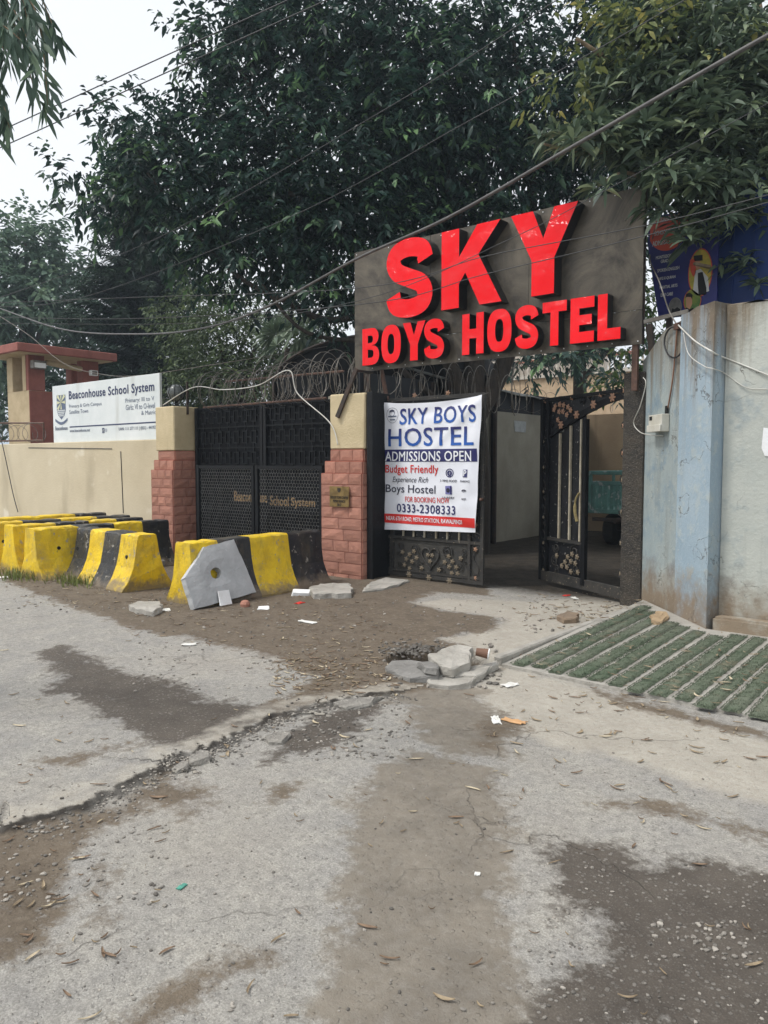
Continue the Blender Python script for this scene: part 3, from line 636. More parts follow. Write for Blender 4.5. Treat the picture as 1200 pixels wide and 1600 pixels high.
c6 = lambda x0, x1, y0, y1: fs.rect(80 + x0 / 6.667, 80 + x1 / 6.667, 580 + y0 / 6.667, 580 + y1 / 6.667)
for s, r, bo, mm in (('Beaconhouse School System', (185, 1075, 158, 276), .028, m_navy), ('Primary & Girls Campus', (188, 527, 333, 380), .0, m_greyp), ('Satellite Town', (190, 386, 398, 440), .0, m_greyp),
                     ('Primary: III to V', (775, 1075, 272, 330), .0, m_greyp), ('Girls: VI to O-level', (778, 1082, 338, 395), .0, m_greyp), ('& Matric', (940, 1092, 408, 452), .0, m_greyp),
                     ('www.beaconhouse.net', (195, 405, 600, 632), .01, m_greyp), ('UAN: 111 277 111 | (051) - 4419271', (705, 1112, 575, 618), .01, m_greyp), ('Beaconhouse', (46, 172, 572, 614), .015, m_greyp)):
    lettering(SS, s, fs, c6(*r), mm, bold=bo, space=1.0 + bo * 3)
a = fs.uv(80 + 193 / 6.667, 580 + 582 / 6.667); b = fs.uv(80 + 1110 / 6.667, 580 + 540 / 6.667)
poly_on(SS, 'rule_line', fs, [(a[0], a[1] - .012), (b[0], a[1] - .012), (b[0], a[1] + .012), (a[0], a[1] + .012)], m_navy)
r = c6(532, 556, 592, 645); poly_on(SS, 'square_icon', fs, [(r[0], r[2]), (r[1], r[2]), (r[1], r[3]), (r[0], r[3])], m_navy)
lettering(SS.children[-1], 'f', fs, (r[0] + .03, r[1] - .02, r[2] + .01, r[3] - .02), m_signw, h=.007, bold=.03)
r = c6(560, 585, 590, 640)
poly_on(SS, 'round_icon', fs, ellipse((r[0] + r[1]) / 2, (r[2] + r[3]) / 2, (r[1] - r[0]) / 2, (r[3] - r[2]) / 2.4, 14), mat('pale_grey_print', lin(176, 182, 190)))
# crest: shield, rays, waves, ribbon
r = c6(60, 152, 248, 505); cx, cw, cy0, cy1 = (r[0] + r[1]) / 2, (r[1] - r[0]) / 2, r[2], r[3]; hh = cy1 - cy0
poly_on(SS, 'shield', fs, [(cx - cw, cy1), (cx + cw, cy1), (cx + cw, cy0 + hh * .38), (cx + cw * .7, cy0 + hh * .17), (cx, cy0), (cx - cw * .7, cy0 + hh * .17), (cx - cw, cy0 + hh * .38)], m_greyp, .003)
shd = SS.children[-1]; sy = cy0 + hh * .70
for a0 in range(0, 360, 45):
    if a0 == 270: continue
    t0 = R_(a0 + 45); ex, ey = math.cos(t0), math.sin(t0); k = min(cw * .96 / max(abs(ex), .01), hh * .29 / max(abs(ey), .01))
    poly_on(shd, 'ray', fs, [(cx, sy), (cx + math.cos(t0 - .2) * k, sy + math.sin(t0 - .2) * k), (cx + math.cos(t0 + .2) * k, sy + math.sin(t0 + .2) * k)], m_pale, .006)
for k in range(4):
    y = cy0 + hh * (.16 + .07 * k); wv = cw * (.55 + .12 * k); up = [(cx - wv + 2 * wv * i / 12, y + (.016 if i % 2 else 0)) for i in range(13)]
    mb = MB(); n = len(up); mb.add([fs.pt(x, yy, .006) for x, yy in up] + [fs.pt(x, yy - .018, .006) for x, yy in up], [(i + n, i + n + 1, i + 1, i) for i in range(n - 1)]); mb.build('wave', m_signw, shd)
r = c6(46, 172, 490, 556); pts = [(r[0] + (r[1] - r[0]) * i / 10, r[3] - math.sin(math.pi * i / 10) * (r[3] - r[2]) * .62) for i in range(11)]
mb = MB(); mb.add([fs.pt(x, y, .005) for x, y in pts] + [fs.pt(x, y - .055, .005) for x, y in pts], [(i + 11, i + 12, i + 1, i) for i in range(10)]); mb.build('ribbon', m_greyp, SS)

# ------------------------------------------------------------------ guard tower behind the wall
m_red_oxide = mat('red_oxide_paint', lin(150, 92, 82), lin(132, 78, 68), 3, .85, .2, 30, streak=(lin(96, 60, 52), (4, 4, .6), .58, .5))
m_towercream = mat('tower_cream', lin(190, 172, 140), lin(170, 152, 120), 3, .9, .2)
GT = thing('guard_tower', 'small red and cream guard tower with overhanging flat roof behind the beige wall', 'tower', (-19.9, 10, 0))
TX1 = -18.9; TX0 = -20.05; TY0, TY1 = 9.12, 11.0
rz0 = XP(40, 549, -18.5).z; rz1 = rz0 + .2
mb = MB(); mb.prism([(TX0 - .5, TY0 - .45, rz0), (-18.48, TY0 - .45, rz0), (-18.48, 11.3, rz0), (TX0 - .5, 11.3, rz0)], (0, 0, .2)); mb.build('roof', m_red_oxide, GT, bevel=.015)
mb = MB(); mb.prism([(TX0 - .42, TY0 - .37, rz0 - .012), (-18.56, TY0 - .37, rz0 - .012), (-18.56, 11.22, rz0 - .012), (TX0 - .42, 11.22, rz0 - .012)], (0, 0, .01)); mb.build('soffit', m_towercream, GT)
pz = XP(50, 610, TX1).z
mb = MB(); mb.box(TX0, TX1 - .004, TY0, TY1, 0, pz); mb.build('parapet', m_towercream, GT, bevel=.01)
mb = MB(); mb.box(TX1 - .002, TX1 + .02, TY0 + .004, TY1, 0, pz - .01); mb.build('side_cladding', m_red_oxide, GT)
for (x0, x1, y0, y1, mm) in ((TX1 - .3, TX1, TY0, TY0 + .42, m_red_oxide), (TX1 - .3, TX1, TY1 - .45, TY1, m_red_oxide), (TX0, TX0 + .3, TY0, TY0 + .3, m_towercream), (TX0, TX0 + .3, TY1 - .3, TY1, m_red_oxide)):
    mb = MB(); mb.box(x0, x1, y0, y1, pz, rz0 - .012); mb.build('column', mm, GT, bevel=.01)
mb = MB(); mb.box(TX1 - .29, TX1 - .12, TY0 - .012, TY0 - .002, pz, rz0 - .02); mb.build('column_trim', m_towercream, GT)
FL = thing('floodlight', 'small white floodlight on the near red column of the guard tower', 'lamp', XP(60, 566, TX1 + .1))
p = XP(60, 570, TX1 + .1); mb = MB(); mb.obox(p, (.09, 0, 0), (0, .17, 0), (0, 0, .1)); mb.build('housing', m_wire, FL, bevel=.015); mb = MB(); mb.obox(p + Vector((.092, 0, -.02)), (.004, 0, 0), (0, .14, 0), (0, 0, .06)); mb.build('lens', m_foam, FL)
p = XP(146, 583, TX1 + .1); FL2 = thing('floodlight', 'pale floodlight on the far red column of the guard tower', 'lamp', p)
mb = MB(); mb.obox(p, (.06, 0, 0), (0, .1, 0), (0, 0, .07)); mb.build('housing', m_foam, FL2, bevel=.01); mb = MB(); mb.obox(p + Vector((.062, 0, 0)), (.003, 0, 0), (0, .07, 0), (0, 0, .045)); mb.build('lens', m_wire, FL2)
mb = MB(); mb.tube([XP(72, 566, TX1 - .05), XP(100, 572, TX1 - .05), XP(127, 577, TX1 - .05)], .07, 8); tag(mb.build('hanging_pipe', m_towercream), 'pale drain pipe slung under the guard tower roof', 'pipe')

# ------------------------------------------------------------------ concrete barriers
m_yel = mat('yellow_road_paint', lin(234, 200, 28), lin(208, 172, 24), 5, .6, .35, 30, c3=lin(150, 132, 60), s3=9, f3=.40, streak=(lin(150, 124, 40), (6, 6, 1.2), .6, .55))
m_blk = mat('black_road_paint', lin(46, 47, 49), lin(32, 33, 35), 5, .55, .35, 30, c3=lin(110, 104, 92), s3=9, f3=.385)
m_tar = mat('glossy_black_paint', lin(26, 27, 32), lin(18, 19, 22), 4, .45, .3, 30, c3=lin(104, 100, 94), s3=9, f3=.375)
def splash(m, amt):
    """dried mud splashes and bare scuffs over the paint"""
    n, l = m.node_tree.nodes, m.node_tree.links; p = n['Principled BSDF']; src = p.inputs['Base Color'].links[0].from_socket; g = n.new('ShaderNodeNewGeometry'); xyz = n.new('ShaderNodeSeparateXYZ'); l.new(g.outputs['Position'], xyz.inputs[0])
    def nz(s, d, sc=(1, 1, 1)):
        mp = n.new('ShaderNodeMapping'); mp.inputs['Scale'].default_value = sc; l.new(g.outputs['Position'], mp.inputs[0]); t = n.new('ShaderNodeTexNoise'); t.inputs['Scale'].default_value = s; t.inputs['Detail'].default_value = d; t.inputs['Roughness'].default_value = .7; l.new(mp.outputs[0], t.inputs['Vector']); return t.outputs[0]
    def ma(op, a, b):
        t = n.new('ShaderNodeMath'); t.operation = op
        for i, x in enumerate((a, b)):
            if isinstance(x, float): t.inputs[i].default_value = x
            else: l.new(x, t.inputs[i])
        return t.outputs[0]
    def rg(x, a, b, c=0., d=1.):
        t = n.new('ShaderNodeMapRange'); t.inputs[1].default_value = a; t.inputs[2].default_value = b; t.inputs[3].default_value = c; t.inputs[4].default_value = d; l.new(x, t.inputs[0]); return t.outputs[0]
    def mx(f, a, b):
        t = n.new('ShaderNodeMix'); t.data_type = 'RGBA'; l.new(f, t.inputs[0]); l.new(a, t.inputs[6]); t.inputs[7].default_value = (*b, 1); return t.outputs[2]
    c = mx(ma('MULTIPLY', rg(nz(3.2, 9), .50, .66), .45 * amt), src, lin(120, 108, 80))
    c = mx(ma('MULTIPLY', rg(nz(1.0, 8, (9, 9, 1.6)), .54, .66), .4 * amt), c, lin(104, 92, 62))
    c = mx(ma('MULTIPLY', rg(nz(11, 8), .60, .63), .85), c, lin(150, 145, 134))
    c = mx(ma('MULTIPLY', rg(ma('ADD', xyz.outputs['Z'], ma('MULTIPLY', nz(6, 8), -.5)), -.10, -.22), .85), c, lin(116, 103, 86))
    l.new(c, p.inputs['Base Color'])
splash(m_yel, 1.0); splash(m_blk, .7); splash(m_tar, .4)
m_hole = mat('dark_hole', (.005, .005, .005))
prof = [(-.33, 0), (-.33, .04), (-.315, .07), (-.25, .17), (-.19, .30), (-.155, .45), (-.13, .62), (-.122, .665), (-.10, .68), (.10, .68), (.122, .665), (.13, .62), (.155, .45), (.19, .30), (.25, .17), (.315, .07), (.33, .04), (.33, 0)]
def barrier(label, x, y, ang, L, stripes, widths=None, hs=1.0, ws=1.0, holes=((.12, .40),), dark=None):
    """long axis local +x, from the end at (x, y); stripes: colours from that end"""
    t = thing('concrete_barrier', label, 'barrier', (x, y, 0), 'yellow and black concrete barriers'); n = len(prof)
    ws_ = widths or [1.0 / len(stripes)] * len(stripes); cuts = [0]
    for q in ws_: cuts.append(cuts[-1] + q)
    c, s = math.cos(ang), math.sin(ang); T = lambda u, a, z: (x + c * u - s * a, y + s * u + c * a, z)
    sub = 7; us = []; ms = []
    for i, (a, b) in enumerate(zip(cuts[:-1], cuts[1:])):
        for k in range(sub): us.append((a + (b - a) * k / sub) * L); ms.append(i)
    us.append(L); mb = MB(); rr = random.Random(int(abs(x * 97 + y * 31)))
    vs = []
    for u in us:
        for j, (a, z) in enumerate(prof):
            e = (u in (us[0], us[-1])) or j in (7, 8, 9, 10)
            ch = rr.uniform(0, .022) if (j in (7, 8, 9, 10) and rr.random() < .22) else 0; vs.append(T(u + (rr.uniform(-.010, .010) if u in (us[0], us[-1]) else 0), a * ws + rr.uniform(-.004, .004), -.03 + z * hs * 1.04 + rr.uniform(-.003, .003) - ch))
    fs_ = []; mi = []
    idx = {'y': 0, 'k': 1, 't': 2}
    for i in range(len(us) - 1):
        for j in range(n - 1): fs_.append((i * n + j, (i + 1) * n + j, (i + 1) * n + j + 1, i * n + j + 1)); mi.append(idx[stripes[ms[i]]])
    fs_.append(tuple(range(n))); mi.append(idx[stripes[0]]); fs_.append(tuple(range((len(us) - 1) * n, len(us) * n))[::-1]); mi.append(idx[stripes[-1]])
    mb.add(vs, fs_); mb.m = mi; o = mb.build('body', [m_yel, m_blk, m_tar], t)
    bm = bmesh.new(); bm.from_mesh(o.data); bmesh.ops.recalc_face_normals(bm, faces=bm.faces[:])
    ee = [e for e in bm.edges if len(e.link_faces) == 2 and e.calc_face_angle(0) > .9]; bmesh.ops.bevel(bm, geom=ee, offset=.006, segments=1, affect='EDGES', clamp_overlap=True, material=-1)
    for f in bm.faces: f.smooth = False
    bm.to_mesh(o.data); bm.free()
    for sgn in (-1, 1):
        for (u, z) in holes:
            mb = MB(); a = .168 * ws * sgn; ce = Vector(T(u * L, a, z * hs)); mb.lathe(ce, [(.024, -.01), (.024, .004)], 10, axis=Vector((-s * sgn, c * sgn, 0))); mb.build('lifting_hole', m_hole, t)
    return t
UP = math.pi / 2
barrier('nearest of the parallel barriers at the left, broad yellow panel with one hole', -10.05, 4.80, UP + .01, 2.08, 'ytyt', (.30, .26, .22, .22), holes=((.15, .40),))
barrier('second of the parallel barriers at the left, mostly hidden behind the nearest one', -10.78, 4.86, UP, 2.05, 'ytyt', (.3, .25, .22, .23), holes=((.15, .40),))
barrier('third of the parallel barriers at the left, only its striped top showing', -11.5, 4.75, UP - .02, 2.35, 'ykyk')
barrier('rearmost of the parallel barriers at the left, striped top against the beige wall', -12.35, 4.9, UP, 2.3, 'kyyk', (.2, .3, .25, .25))
barrier('short barrier turned sideways with four narrow black and yellow stripes', -9.72, 5.42, -.07, 1.62, 'kyky', (.25, .24, .26, .25), ws=1.05, holes=((.06, .4), (.88, .40)))
barrier('barrier ending at the plaque pillar with a broken grey slab leaning on it', -7.02, 5.03, UP, 2.02, 'ykyt', (.19, .23, .30, .28), holes=())

# ------------------------------------------------------------------ leaning manhole slab
O = Vector((-6.60, 5.5, 0.0)); tilt = math.atan2(.24, .62); N = Vector((math.cos(tilt), 0, math.sin(tilt))).normalized()
pix = [(320, 854), (366, 842), (375, 862), (389, 895), (401, 925), (352, 939), (305, 951), (297, 927), (289, 903), (303, 882)]
pl = [PP(px, py, O, N) for px, py in pix]
hole = [PP(338 + 8.5 * math.cos(t_) * (1.05 if k % 2 else .95), 895 + 9.0 * math.sin(t_), O, N) for k, t_ in enumerate([i * math.pi / 5 + .3 for i in range(10)])]
SL = None; bm = bmesh.new(); th = .075
def ringmesh(outer, inner, N, th):
    mb = MB(); cen = sum(inner, Vector()) / len(inner); out = [p.copy() for p in outer]
    # outer ring resampled by angle about the hole
    A = N.orthogonal().normalized(); B = N.cross(A); K = 40; res = []
    def hit(poly, a):
        d = A * math.cos(a) + B * math.sin(a); best = None
        for i in range(len(poly)):
            p, q = poly[i] - cen, poly[(i + 1) % len(poly)] - cen; p2 = Vector((p.dot(A), p.dot(B))); q2 = Vector((q.dot(A), q.dot(B))); d2 = Vector((math.cos(a), math.sin(a))); e = q2 - p2
            den = d2.x * e.y - d2.y * e.x
            if abs(den) < 1e-9: continue
            t = (p2.x * e.y - p2.y * e.x) / den; u = (p2.x * d2.y - p2.y * d2.x) / den
            if t > 0 and -1e-6 <= u <= 1 + 1e-6: best = t if best is None else max(best, t)
        return cen + d * best
    an = sorted([2 * math.pi * k / K for k in range(K)] + [math.atan2((p - cen).dot(B), (p - cen).dot(A)) % (2 * math.pi) for p in outer]); K = len(an)
    o_ = [hit(out, a) for a in an]; i_ = [hit(inner, a) for a in an]; m1 = [i_[k].lerp(o_[k], .33) for k in range(K)]; m2 = [i_[k].lerp(o_[k], .7) for k in range(K)]
    rr = random.Random(5); j = lambda L, s: [p + N * rr.uniform(-s, s) * .4 for p in L]
    f0, f1, f2, f3 = j([p - N * .008 for p in i_], .001), j([p + N * .004 for p in m1], .0015), j(m2, .0015), j([p - N * .008 + (p - cen).normalized() * rr.uniform(-.010, .004) for p in o_], .0015)
    bo, bi = [p - N * th for p in f3], [p - N * th for p in f0]
    rings = [f0, f1, f2, f3, bo, bi]; vs = [p for r in rings for p in r]; fs = []
    for a in range(6):
        b = (a + 1) % 6; fs += [(a * K + k, b * K + k, b * K + (k + 1) % K, a * K + (k + 1) % K) for k in range(K)]
    mb.add(vs, fs); return mb
m_slab = mat('pale_cast_concrete', lin(182, 184, 185), lin(162, 164, 165), 4, .9, .35, 22, c3=lin(200, 202, 202), s3=9, f3=.42)
mb = ringmesh(pl, hole, N, th); o = mb.build('manhole_slab', m_slab); bm = bmesh.new(); bm.from_mesh(o.data); bmesh.ops.recalc_face_normals(bm, faces=bm.faces[:])
for f in bm.faces: f.smooth = False
bm.to_mesh(o.data); bm.free()
tag(o, 'broken five-sided grey concrete slab with a hole leaning against a striped barrier', 'slab')
# ------------------------------------------------------------------ hostel gate
m_flower = mat('faded_copper_flower', lin(176, 136, 108), lin(140, 110, 92), 20, .6)
m_dflower = mat('dusty_flower', lin(140, 126, 104), lin(100, 92, 80), 20, .8)
m_bar = mat('cream_gate_bar', lin(196, 188, 168), lin(160, 150, 130), 12, .5, metal=.2)
m_gsheet = mat('black_sheet_with_paint_specks', lin(26, 27, 32), lin(17, 18, 21), 6, .5, .2, 50, c3=lin(150, 148, 142), s3=30, f3=.43)
m_postfl = mat('flaking_black_post', lin(44, 42, 40), lin(70, 64, 56), 7, .85, .8, 50, c3=lin(104, 98, 88), s3=90, f3=.5)
def flower_mesh(r, petals, m, nm):
    mb = MB(); n = petals * 6; pts = [(r * (.38 + .62 * abs(math.cos(petals * a / 2))) * math.cos(a), r * (.38 + .62 * abs(math.cos(petals * a / 2))) * math.sin(a)) for a in [2 * math.pi * i / n for i in range(n)]]
    vs = [(0, -.014, 0)] + [(x * .55, -.010, z * .55) for x, z in pts] + [(x, -.006, z) for x, z in pts] + [(x, .004, z) for x, z in pts]
    fs = [(0, 1 + i, 1 + (i + 1) % n) for i in range(n)]
    for k in (0, 1): fs += [(1 + k * n + i, 1 + (k + 1) * n + i, 1 + (k + 1) * n + (i + 1) % n, 1 + k * n + (i + 1) % n) for i in range(n)]
    mb.add(vs, fs)
    mb.lathe((0, -.012, 0), [(r * .2, 0), (r * .2, .006), (r * .1, .009)], 8, axis=Vector((0, -1, 0)))
    me = meshof(mb, nm, [m]); return me
fl_s, fl_d, ros = flower_mesh(.036, 5, m_flower, 'small_flower'), flower_mesh(.036, 5, m_dflower, 'dusty_flower'), flower_mesh(.052, 6, m_flower, 'rosette')
ros_d = flower_mesh(.045, 6, m_dflower, 'dusty_rosette')
def scroll_mesh(r, m):
    mb = MB(); pts = []
    for i in range(26):
        t = i / 25; a = t * 4.2 * math.pi * .75; rr = r * (1 - .78 * t); pts.append((rr * math.cos(a), 0, rr * math.sin(a)))
    mb.tube(pts, .009, 4); return meshof(mb, 'scroll', [m])
def scurve_mesh(m):
    mb = MB(); pts = spline([(.06, 0, -.36), (-.05, 0, -.25), (.05, 0, -.1), (-.045, 0, .08), (.05, 0, .24), (-.06, 0, .36)], 6); mb.tube(pts, .008, 4); return meshof(mb, 'vine', [m])
scr, scr_d, vine = scroll_mesh(.085, m_black), scroll_mesh(.085, m_dustiron), scurve_mesh(m_dustiron)
def leaf_parts(t, fr, W, H, dust):
    ang = math.atan2(fr.R.y, fr.R.x); put = lambda nm, me, x, z, h=.03, s=1, ry=0: inst(nm, me, t, fr.pt(x, z, h), (0, ry, ang), (s, s, s))
    def bx(nm, x0, x1, z0, z1, h0, h1, m): mb = MB(); mb.obox(fr.pt((x0 + x1) / 2, (z0 + z1) / 2, (h0 + h1) / 2), fr.R * (x1 - x0) / 2, fr.U * (z1 - z0) / 2, fr.N * (h1 - h0) / 2); return mb.build(nm, m, t)
    return put, bx
# --- left leaf (closed, carries the banner)
fl = Frame((0, 8.06, 0), (1, 0, 0), (0, 0, 1)); xa, xb = fl.uv(601, 760)[0], fl.uv(758.5, 760)[0]; zb = .03; zt_ = fl.uv(700, 617)[1]
GLEFT = thing('gate_leaf', 'closed black iron gate leaf with floral scrollwork, carrying the hostel banner', 'gate', ((xa + xb) / 2, 8.06, 0), 'ornate black hostel gate leaves')
put, bx = leaf_parts(GLEFT, fl, xb - xa, zt_, True)
XL = lambda px: fl.uv(px, 870)[0]
zr = fl.uv(675, 843)[1]; zrb = fl.uv(675, 895)[1]
bx('backing_sheet', xa + .02, xb - .02, zb + .02, zt_ - .02, -.006, .004, m_gsheet)
bx('lower_panel', xa + .05, xb - .055, zb + .06, zr - .03, .0045, .009, mat('dusty_lower_sheet', lin(74, 71, 65), lin(50, 49, 47), 4, .8, .3, 40))
for (p, q) in ((xa, xa + .045), (XL(613), XL(617)), (XL(733), XL(737)), (xb - .05, xb)): bx('stile', p, q, zb, zt_, .005, .04, m_dustiron)
for (z0, z1) in ((zb, zb + .05), (zrb - .02, zrb + .015), (zr - .02, zr + .02), (zt_ - .05, zt_), (zt_ - .42, zt_ - .39)): bx('rail', xa + .046, xb - .051, z0, z1, .006, .037, m_dustiron)
for px in (632, 648, 665, 683, 700.5, 719): x = XL(px); bx('bar', x - .011, x + .011, zr + .021, zt_ - .425, .012, .034, m_bar)
rr = random.Random(4)
zc = (zr + zrb) / 2; hw = (zr - zrb)
for (px, py, s) in ((628, 852, .55), (625, 866, .5), (626, 881, .5), (650, 858, .9), (700, 862, 1.0), (727, 862, .7), (658, 884, .75), (692, 890, .8), (731, 880, .55), (720, 885, .7)): x, z = fl.uv(px, py); put('scroll', scr_d, x, z, .026, s, rr.uniform(0, 6))
for (px, py) in ((631, 862), (649, 861), (642, 866), (637, 873), (653, 871), (646, 877), (634, 882), (642, 888), (661, 887), (703, 869), (697, 878), (709, 877), (704, 885), (715, 886), (708, 895), (717, 896), (688, 890), (722, 872)): x, z = fl.uv(px, py); put('flower', fl_d, x, z, .03, .95)
x, z = fl.uv(674, 873)
mb = MB(); mb.tube([fl.pt(x + .12 * math.sin(a) ** 3 * 1.15, z + .02 + .105 * (.8125 * math.cos(a) - .3125 * math.cos(2 * a) - .125 * math.cos(3 * a) - .0625 * math.cos(4 * a)) * 1.5, .026) for a in [2 * math.pi * i / 32 for i in range(33)]], .013, 6); mb.build('heart_frame', m_dustiron, GLEFT)
for dx, dz in ((-.035, .05), (.035, .05), (0, -.03)): put('flower', fl_d, x + dx, z + dz, .03, .9)
for px, py in ((642, 897), (673, 902), (705, 907)): q = fl.uv(px, py); put('rosette', ros_d, q[0], q[1], .042)
for px, pys in ((607, (862, 800, 740)), (745, (858, 903, 820, 760, 700, 650))):
    for py in pys:
        q = fl.uv(px, py); put('scroll', scr_d, q[0], q[1], .022, .8, rr.uniform(0, 6)); put('flower', fl_s if px > 700 else fl_d, q[0], q[1], .03, .85)
    for py in (880, 800, 720, 660): q = fl.uv(px, py); put('vine', vine, q[0], q[1], .02, .9)
for px in (650, 702): q = fl.uv(px, 622); put('flower', fl_s, q[0], zt_ + .02, .03)
mb = MB(); mb.lathe(fl.pt(xb - .01, fl.uv(758, 780)[1], .05), [(.018, 0), (.018, .05), (.008, .055)], 8, axis=fl.N); mb.build('bolt', m_rustpipe, GLEFT)
# --- right leaf (swung inward) with open wicket
HP, FP = Vector((-3.24, 8.10, 0)), Vector((-4.70, 8.86, 0))
f2 = Frame(FP, (HP - FP), (0, 0, 1)); W2 = (HP - FP).length; H2 = f2.uv(985, 607)[1]; H2 = (H2 + f2.uv(846, 623)[1]) / 2
GRIGHT = thing('gate_leaf', 'black iron gate leaf swung inward with copper flowers and an open wicket door', 'gate', FP.lerp(HP, .5), 'ornate black hostel gate leaves')
put, bx = leaf_parts(GRIGHT, f2, W2, H2, False)
XR = lambda px, py=780: f2.uv(px, py)[0]
zbot = .05
xs1, xi0, xi1, xs2 = XR(858), XR(915.5), XR(919.5), XR(981)
bx('stile', 0, .05, zbot, H2, .0, .045, m_black); bx('stile', xs1 - .02, xs1 + .02, zbot + .1, H2 - .05, .005, .04, m_black); bx('stile', xi0 - .02, xi1, zbot + .05, H2 - .30, .002, .05, m_black); bx('stile', xs2, W2, zbot, H2, .0, .045, m_dustiron)
bx('rail', .051, xs2 - .001, zbot, zbot + .12, .002, .04, m_dustiron); bx('rail', .051, xs2 - .001, H2 - .04, H2, .002, .04, m_black)
bx('backing_sheet', .03, xi0 - .021, zbot + .02, H2 - .02, -.008, .0, m_gsheet)
zr2 = f2.uv(885, 845)[1]; bx('rail', xs1 + .021, xi0 - .021, zr2 - .02, zr2 + .02, .006, .036, m_dustiron)
# arched band from low on the free side to the top of the hinge side
arc = [f2.uv(*q) for q in ((852, 690), (868, 672), (890, 655), (915, 640), (945, 624), (983, 612))]
arcb = [f2.uv(*q) for q in ((862, 684), (880, 671), (898, 660), (920, 647), (950, 632), (983, 621))]
ap = [Vector(p) for p in arc]; bp = [Vector(p) for p in arcb]
mb = MB(); top = [(p.x, H2 - .041) for p in ap]; n = len(ap)
mb.add([f2.pt(p.x, p.y, -.006) for p in ap] + [f2.pt(x, z, -.006) for x, z in top] + [f2.pt(p.x, p.y, .002) for p in ap] + [f2.pt(x, z, .002) for x, z in top],
       [(2 * n + i, 2 * n + i + 1, 3 * n + i + 1, 3 * n + i) for i in range(n - 1)] + [(i + 1, i, n + i, n + i + 1) for i in range(n - 1)] + [(i, i + 1, 2 * n + i + 1, 2 * n + i) for i in range(n - 1)])
mb.build('arch_sheet', m_gsheet, GRIGHT)
mb = MB()
mb.add([f2.pt(p.x, p.y, .004) for p in ap] + [f2.pt(p.x, p.y, .004) for p in bp] + [f2.pt(p.x, p.y, .03) for p in ap] + [f2.pt(p.x, p.y, .03) for p in bp],
       [(3 * n + i, 3 * n + i + 1, 2 * n + i + 1, 2 * n + i) for i in range(n - 1)] + [(i, i + 1, n + i + 1, n + i) for i in range(n - 1)] + [(n + i, n + i + 1, 3 * n + i + 1, 3 * n + i) for i in range(n - 1)] + [(i + 1, i, 2 * n + i, 2 * n + i + 1) for i in range(n - 1)])
mb.build('arch_band', m_black, GRIGHT)
for px, py0 in ((876.5, 676), (893, 664), (909.5, 654)):
    x = XR(px); z1 = f2.uv(px, py0)[1]; bx('bar', x - .013, x + .013, zr2 + .021, z1 - .01, .012, .036, m_bar)
for px, py in ((880, 664), (904.5, 648), (931, 632), (961, 621)): q = f2.uv(px, py); put('rosette', ros, q[0], q[1], .035)
for px, py in ((870, 635), (877, 632), (883, 633), (890, 636), (876, 643), (882, 643), (888, 648), (894, 641), (874, 656), (896, 621), (941, 616), (854, 626), (850, 650), (868, 640)): q = f2.uv(px, py); put('flower', fl_s, q[0], q[1], .022)
for px, py in ((862, 662), (851, 643), (912, 625), (927, 621), (865, 650)): q = f2.uv(px, py); put('scroll', scr, q[0], q[1], .014, .7, rr.uniform(0, 6))
for px in (851.5,):
    for py in (690, 730, 768, 808, 848, 890): q = f2.uv(px, py); put('scroll', scr, q[0], q[1], .02, .75, rr.uniform(0, 6)); put('flower', fl_d, q[0], q[1], .024, .6)
    for py in (710, 750, 790, 830, 870): q = f2.uv(px, py); put('vine', vine, q[0], q[1], .018, .7)
for py in (610, 665, 708, 750, 800, 850, 898): q = f2.uv(987, py); put('scroll', scr_d, W2 - .06, q[1], .05, .7, rr.uniform(0, 6)); put('flower', fl_s if py < 720 else fl_d, W2 - .06, q[1], .055, .9)
for px, py, s in ((870, 856, .8), (868, 876, .9), (899, 862, 1.0), (900, 890, .8), (871, 888, .7)): q = f2.uv(px, py); put('scroll', scr_d, q[0], q[1], .014, s, rr.uniform(0, 6))
for px, py in ((896, 866), (889, 870), (904, 870), (894, 877), (885, 878), (901, 880), (888, 886), (880, 884), (872, 868), (894, 893), (905, 894)): q = f2.uv(px, py); put('flower', fl_d, q[0], q[1], .02)
mb = MB(); q0 = f2.uv(912, 770); mb.tube(spline([f2.pt(q0[0] - .02, q0[1], .05), f2.pt(q0[0] - .07, q0[1] - .08, .06), f2.pt(q0[0] - .08, q0[1] - .22, .06), f2.pt(q0[0] - .05, q0[1] - .34, .05)], 5), [.012] * 8 + [.02] * 8, 6); mb.build('rope', mat('straw_rope', lin(150, 136, 92), lin(120, 108, 72), 30, .9), GRIGHT)
# posts
mb = MB(); mb.box(-3.31, -3.07, 8.02, 8.2, -.1, 2.5); o = mb.build('gate_post', m_postfl, bevel=.012, jitter=.004); tag(o, 'rough flaking black gate post against the blue-grey wall', 'post')
mb = MB(); mb.box(-6.60, -6.56, 7.66, 8.06, 0, 2.46); mb.box(-6.598, -6.50, 7.62, 7.658, 0, 2.46); o = mb.build('gate_post', m_black, bevel=.004); tag(o, 'dark steel gate post between the plaque pillar and the banner', 'post')

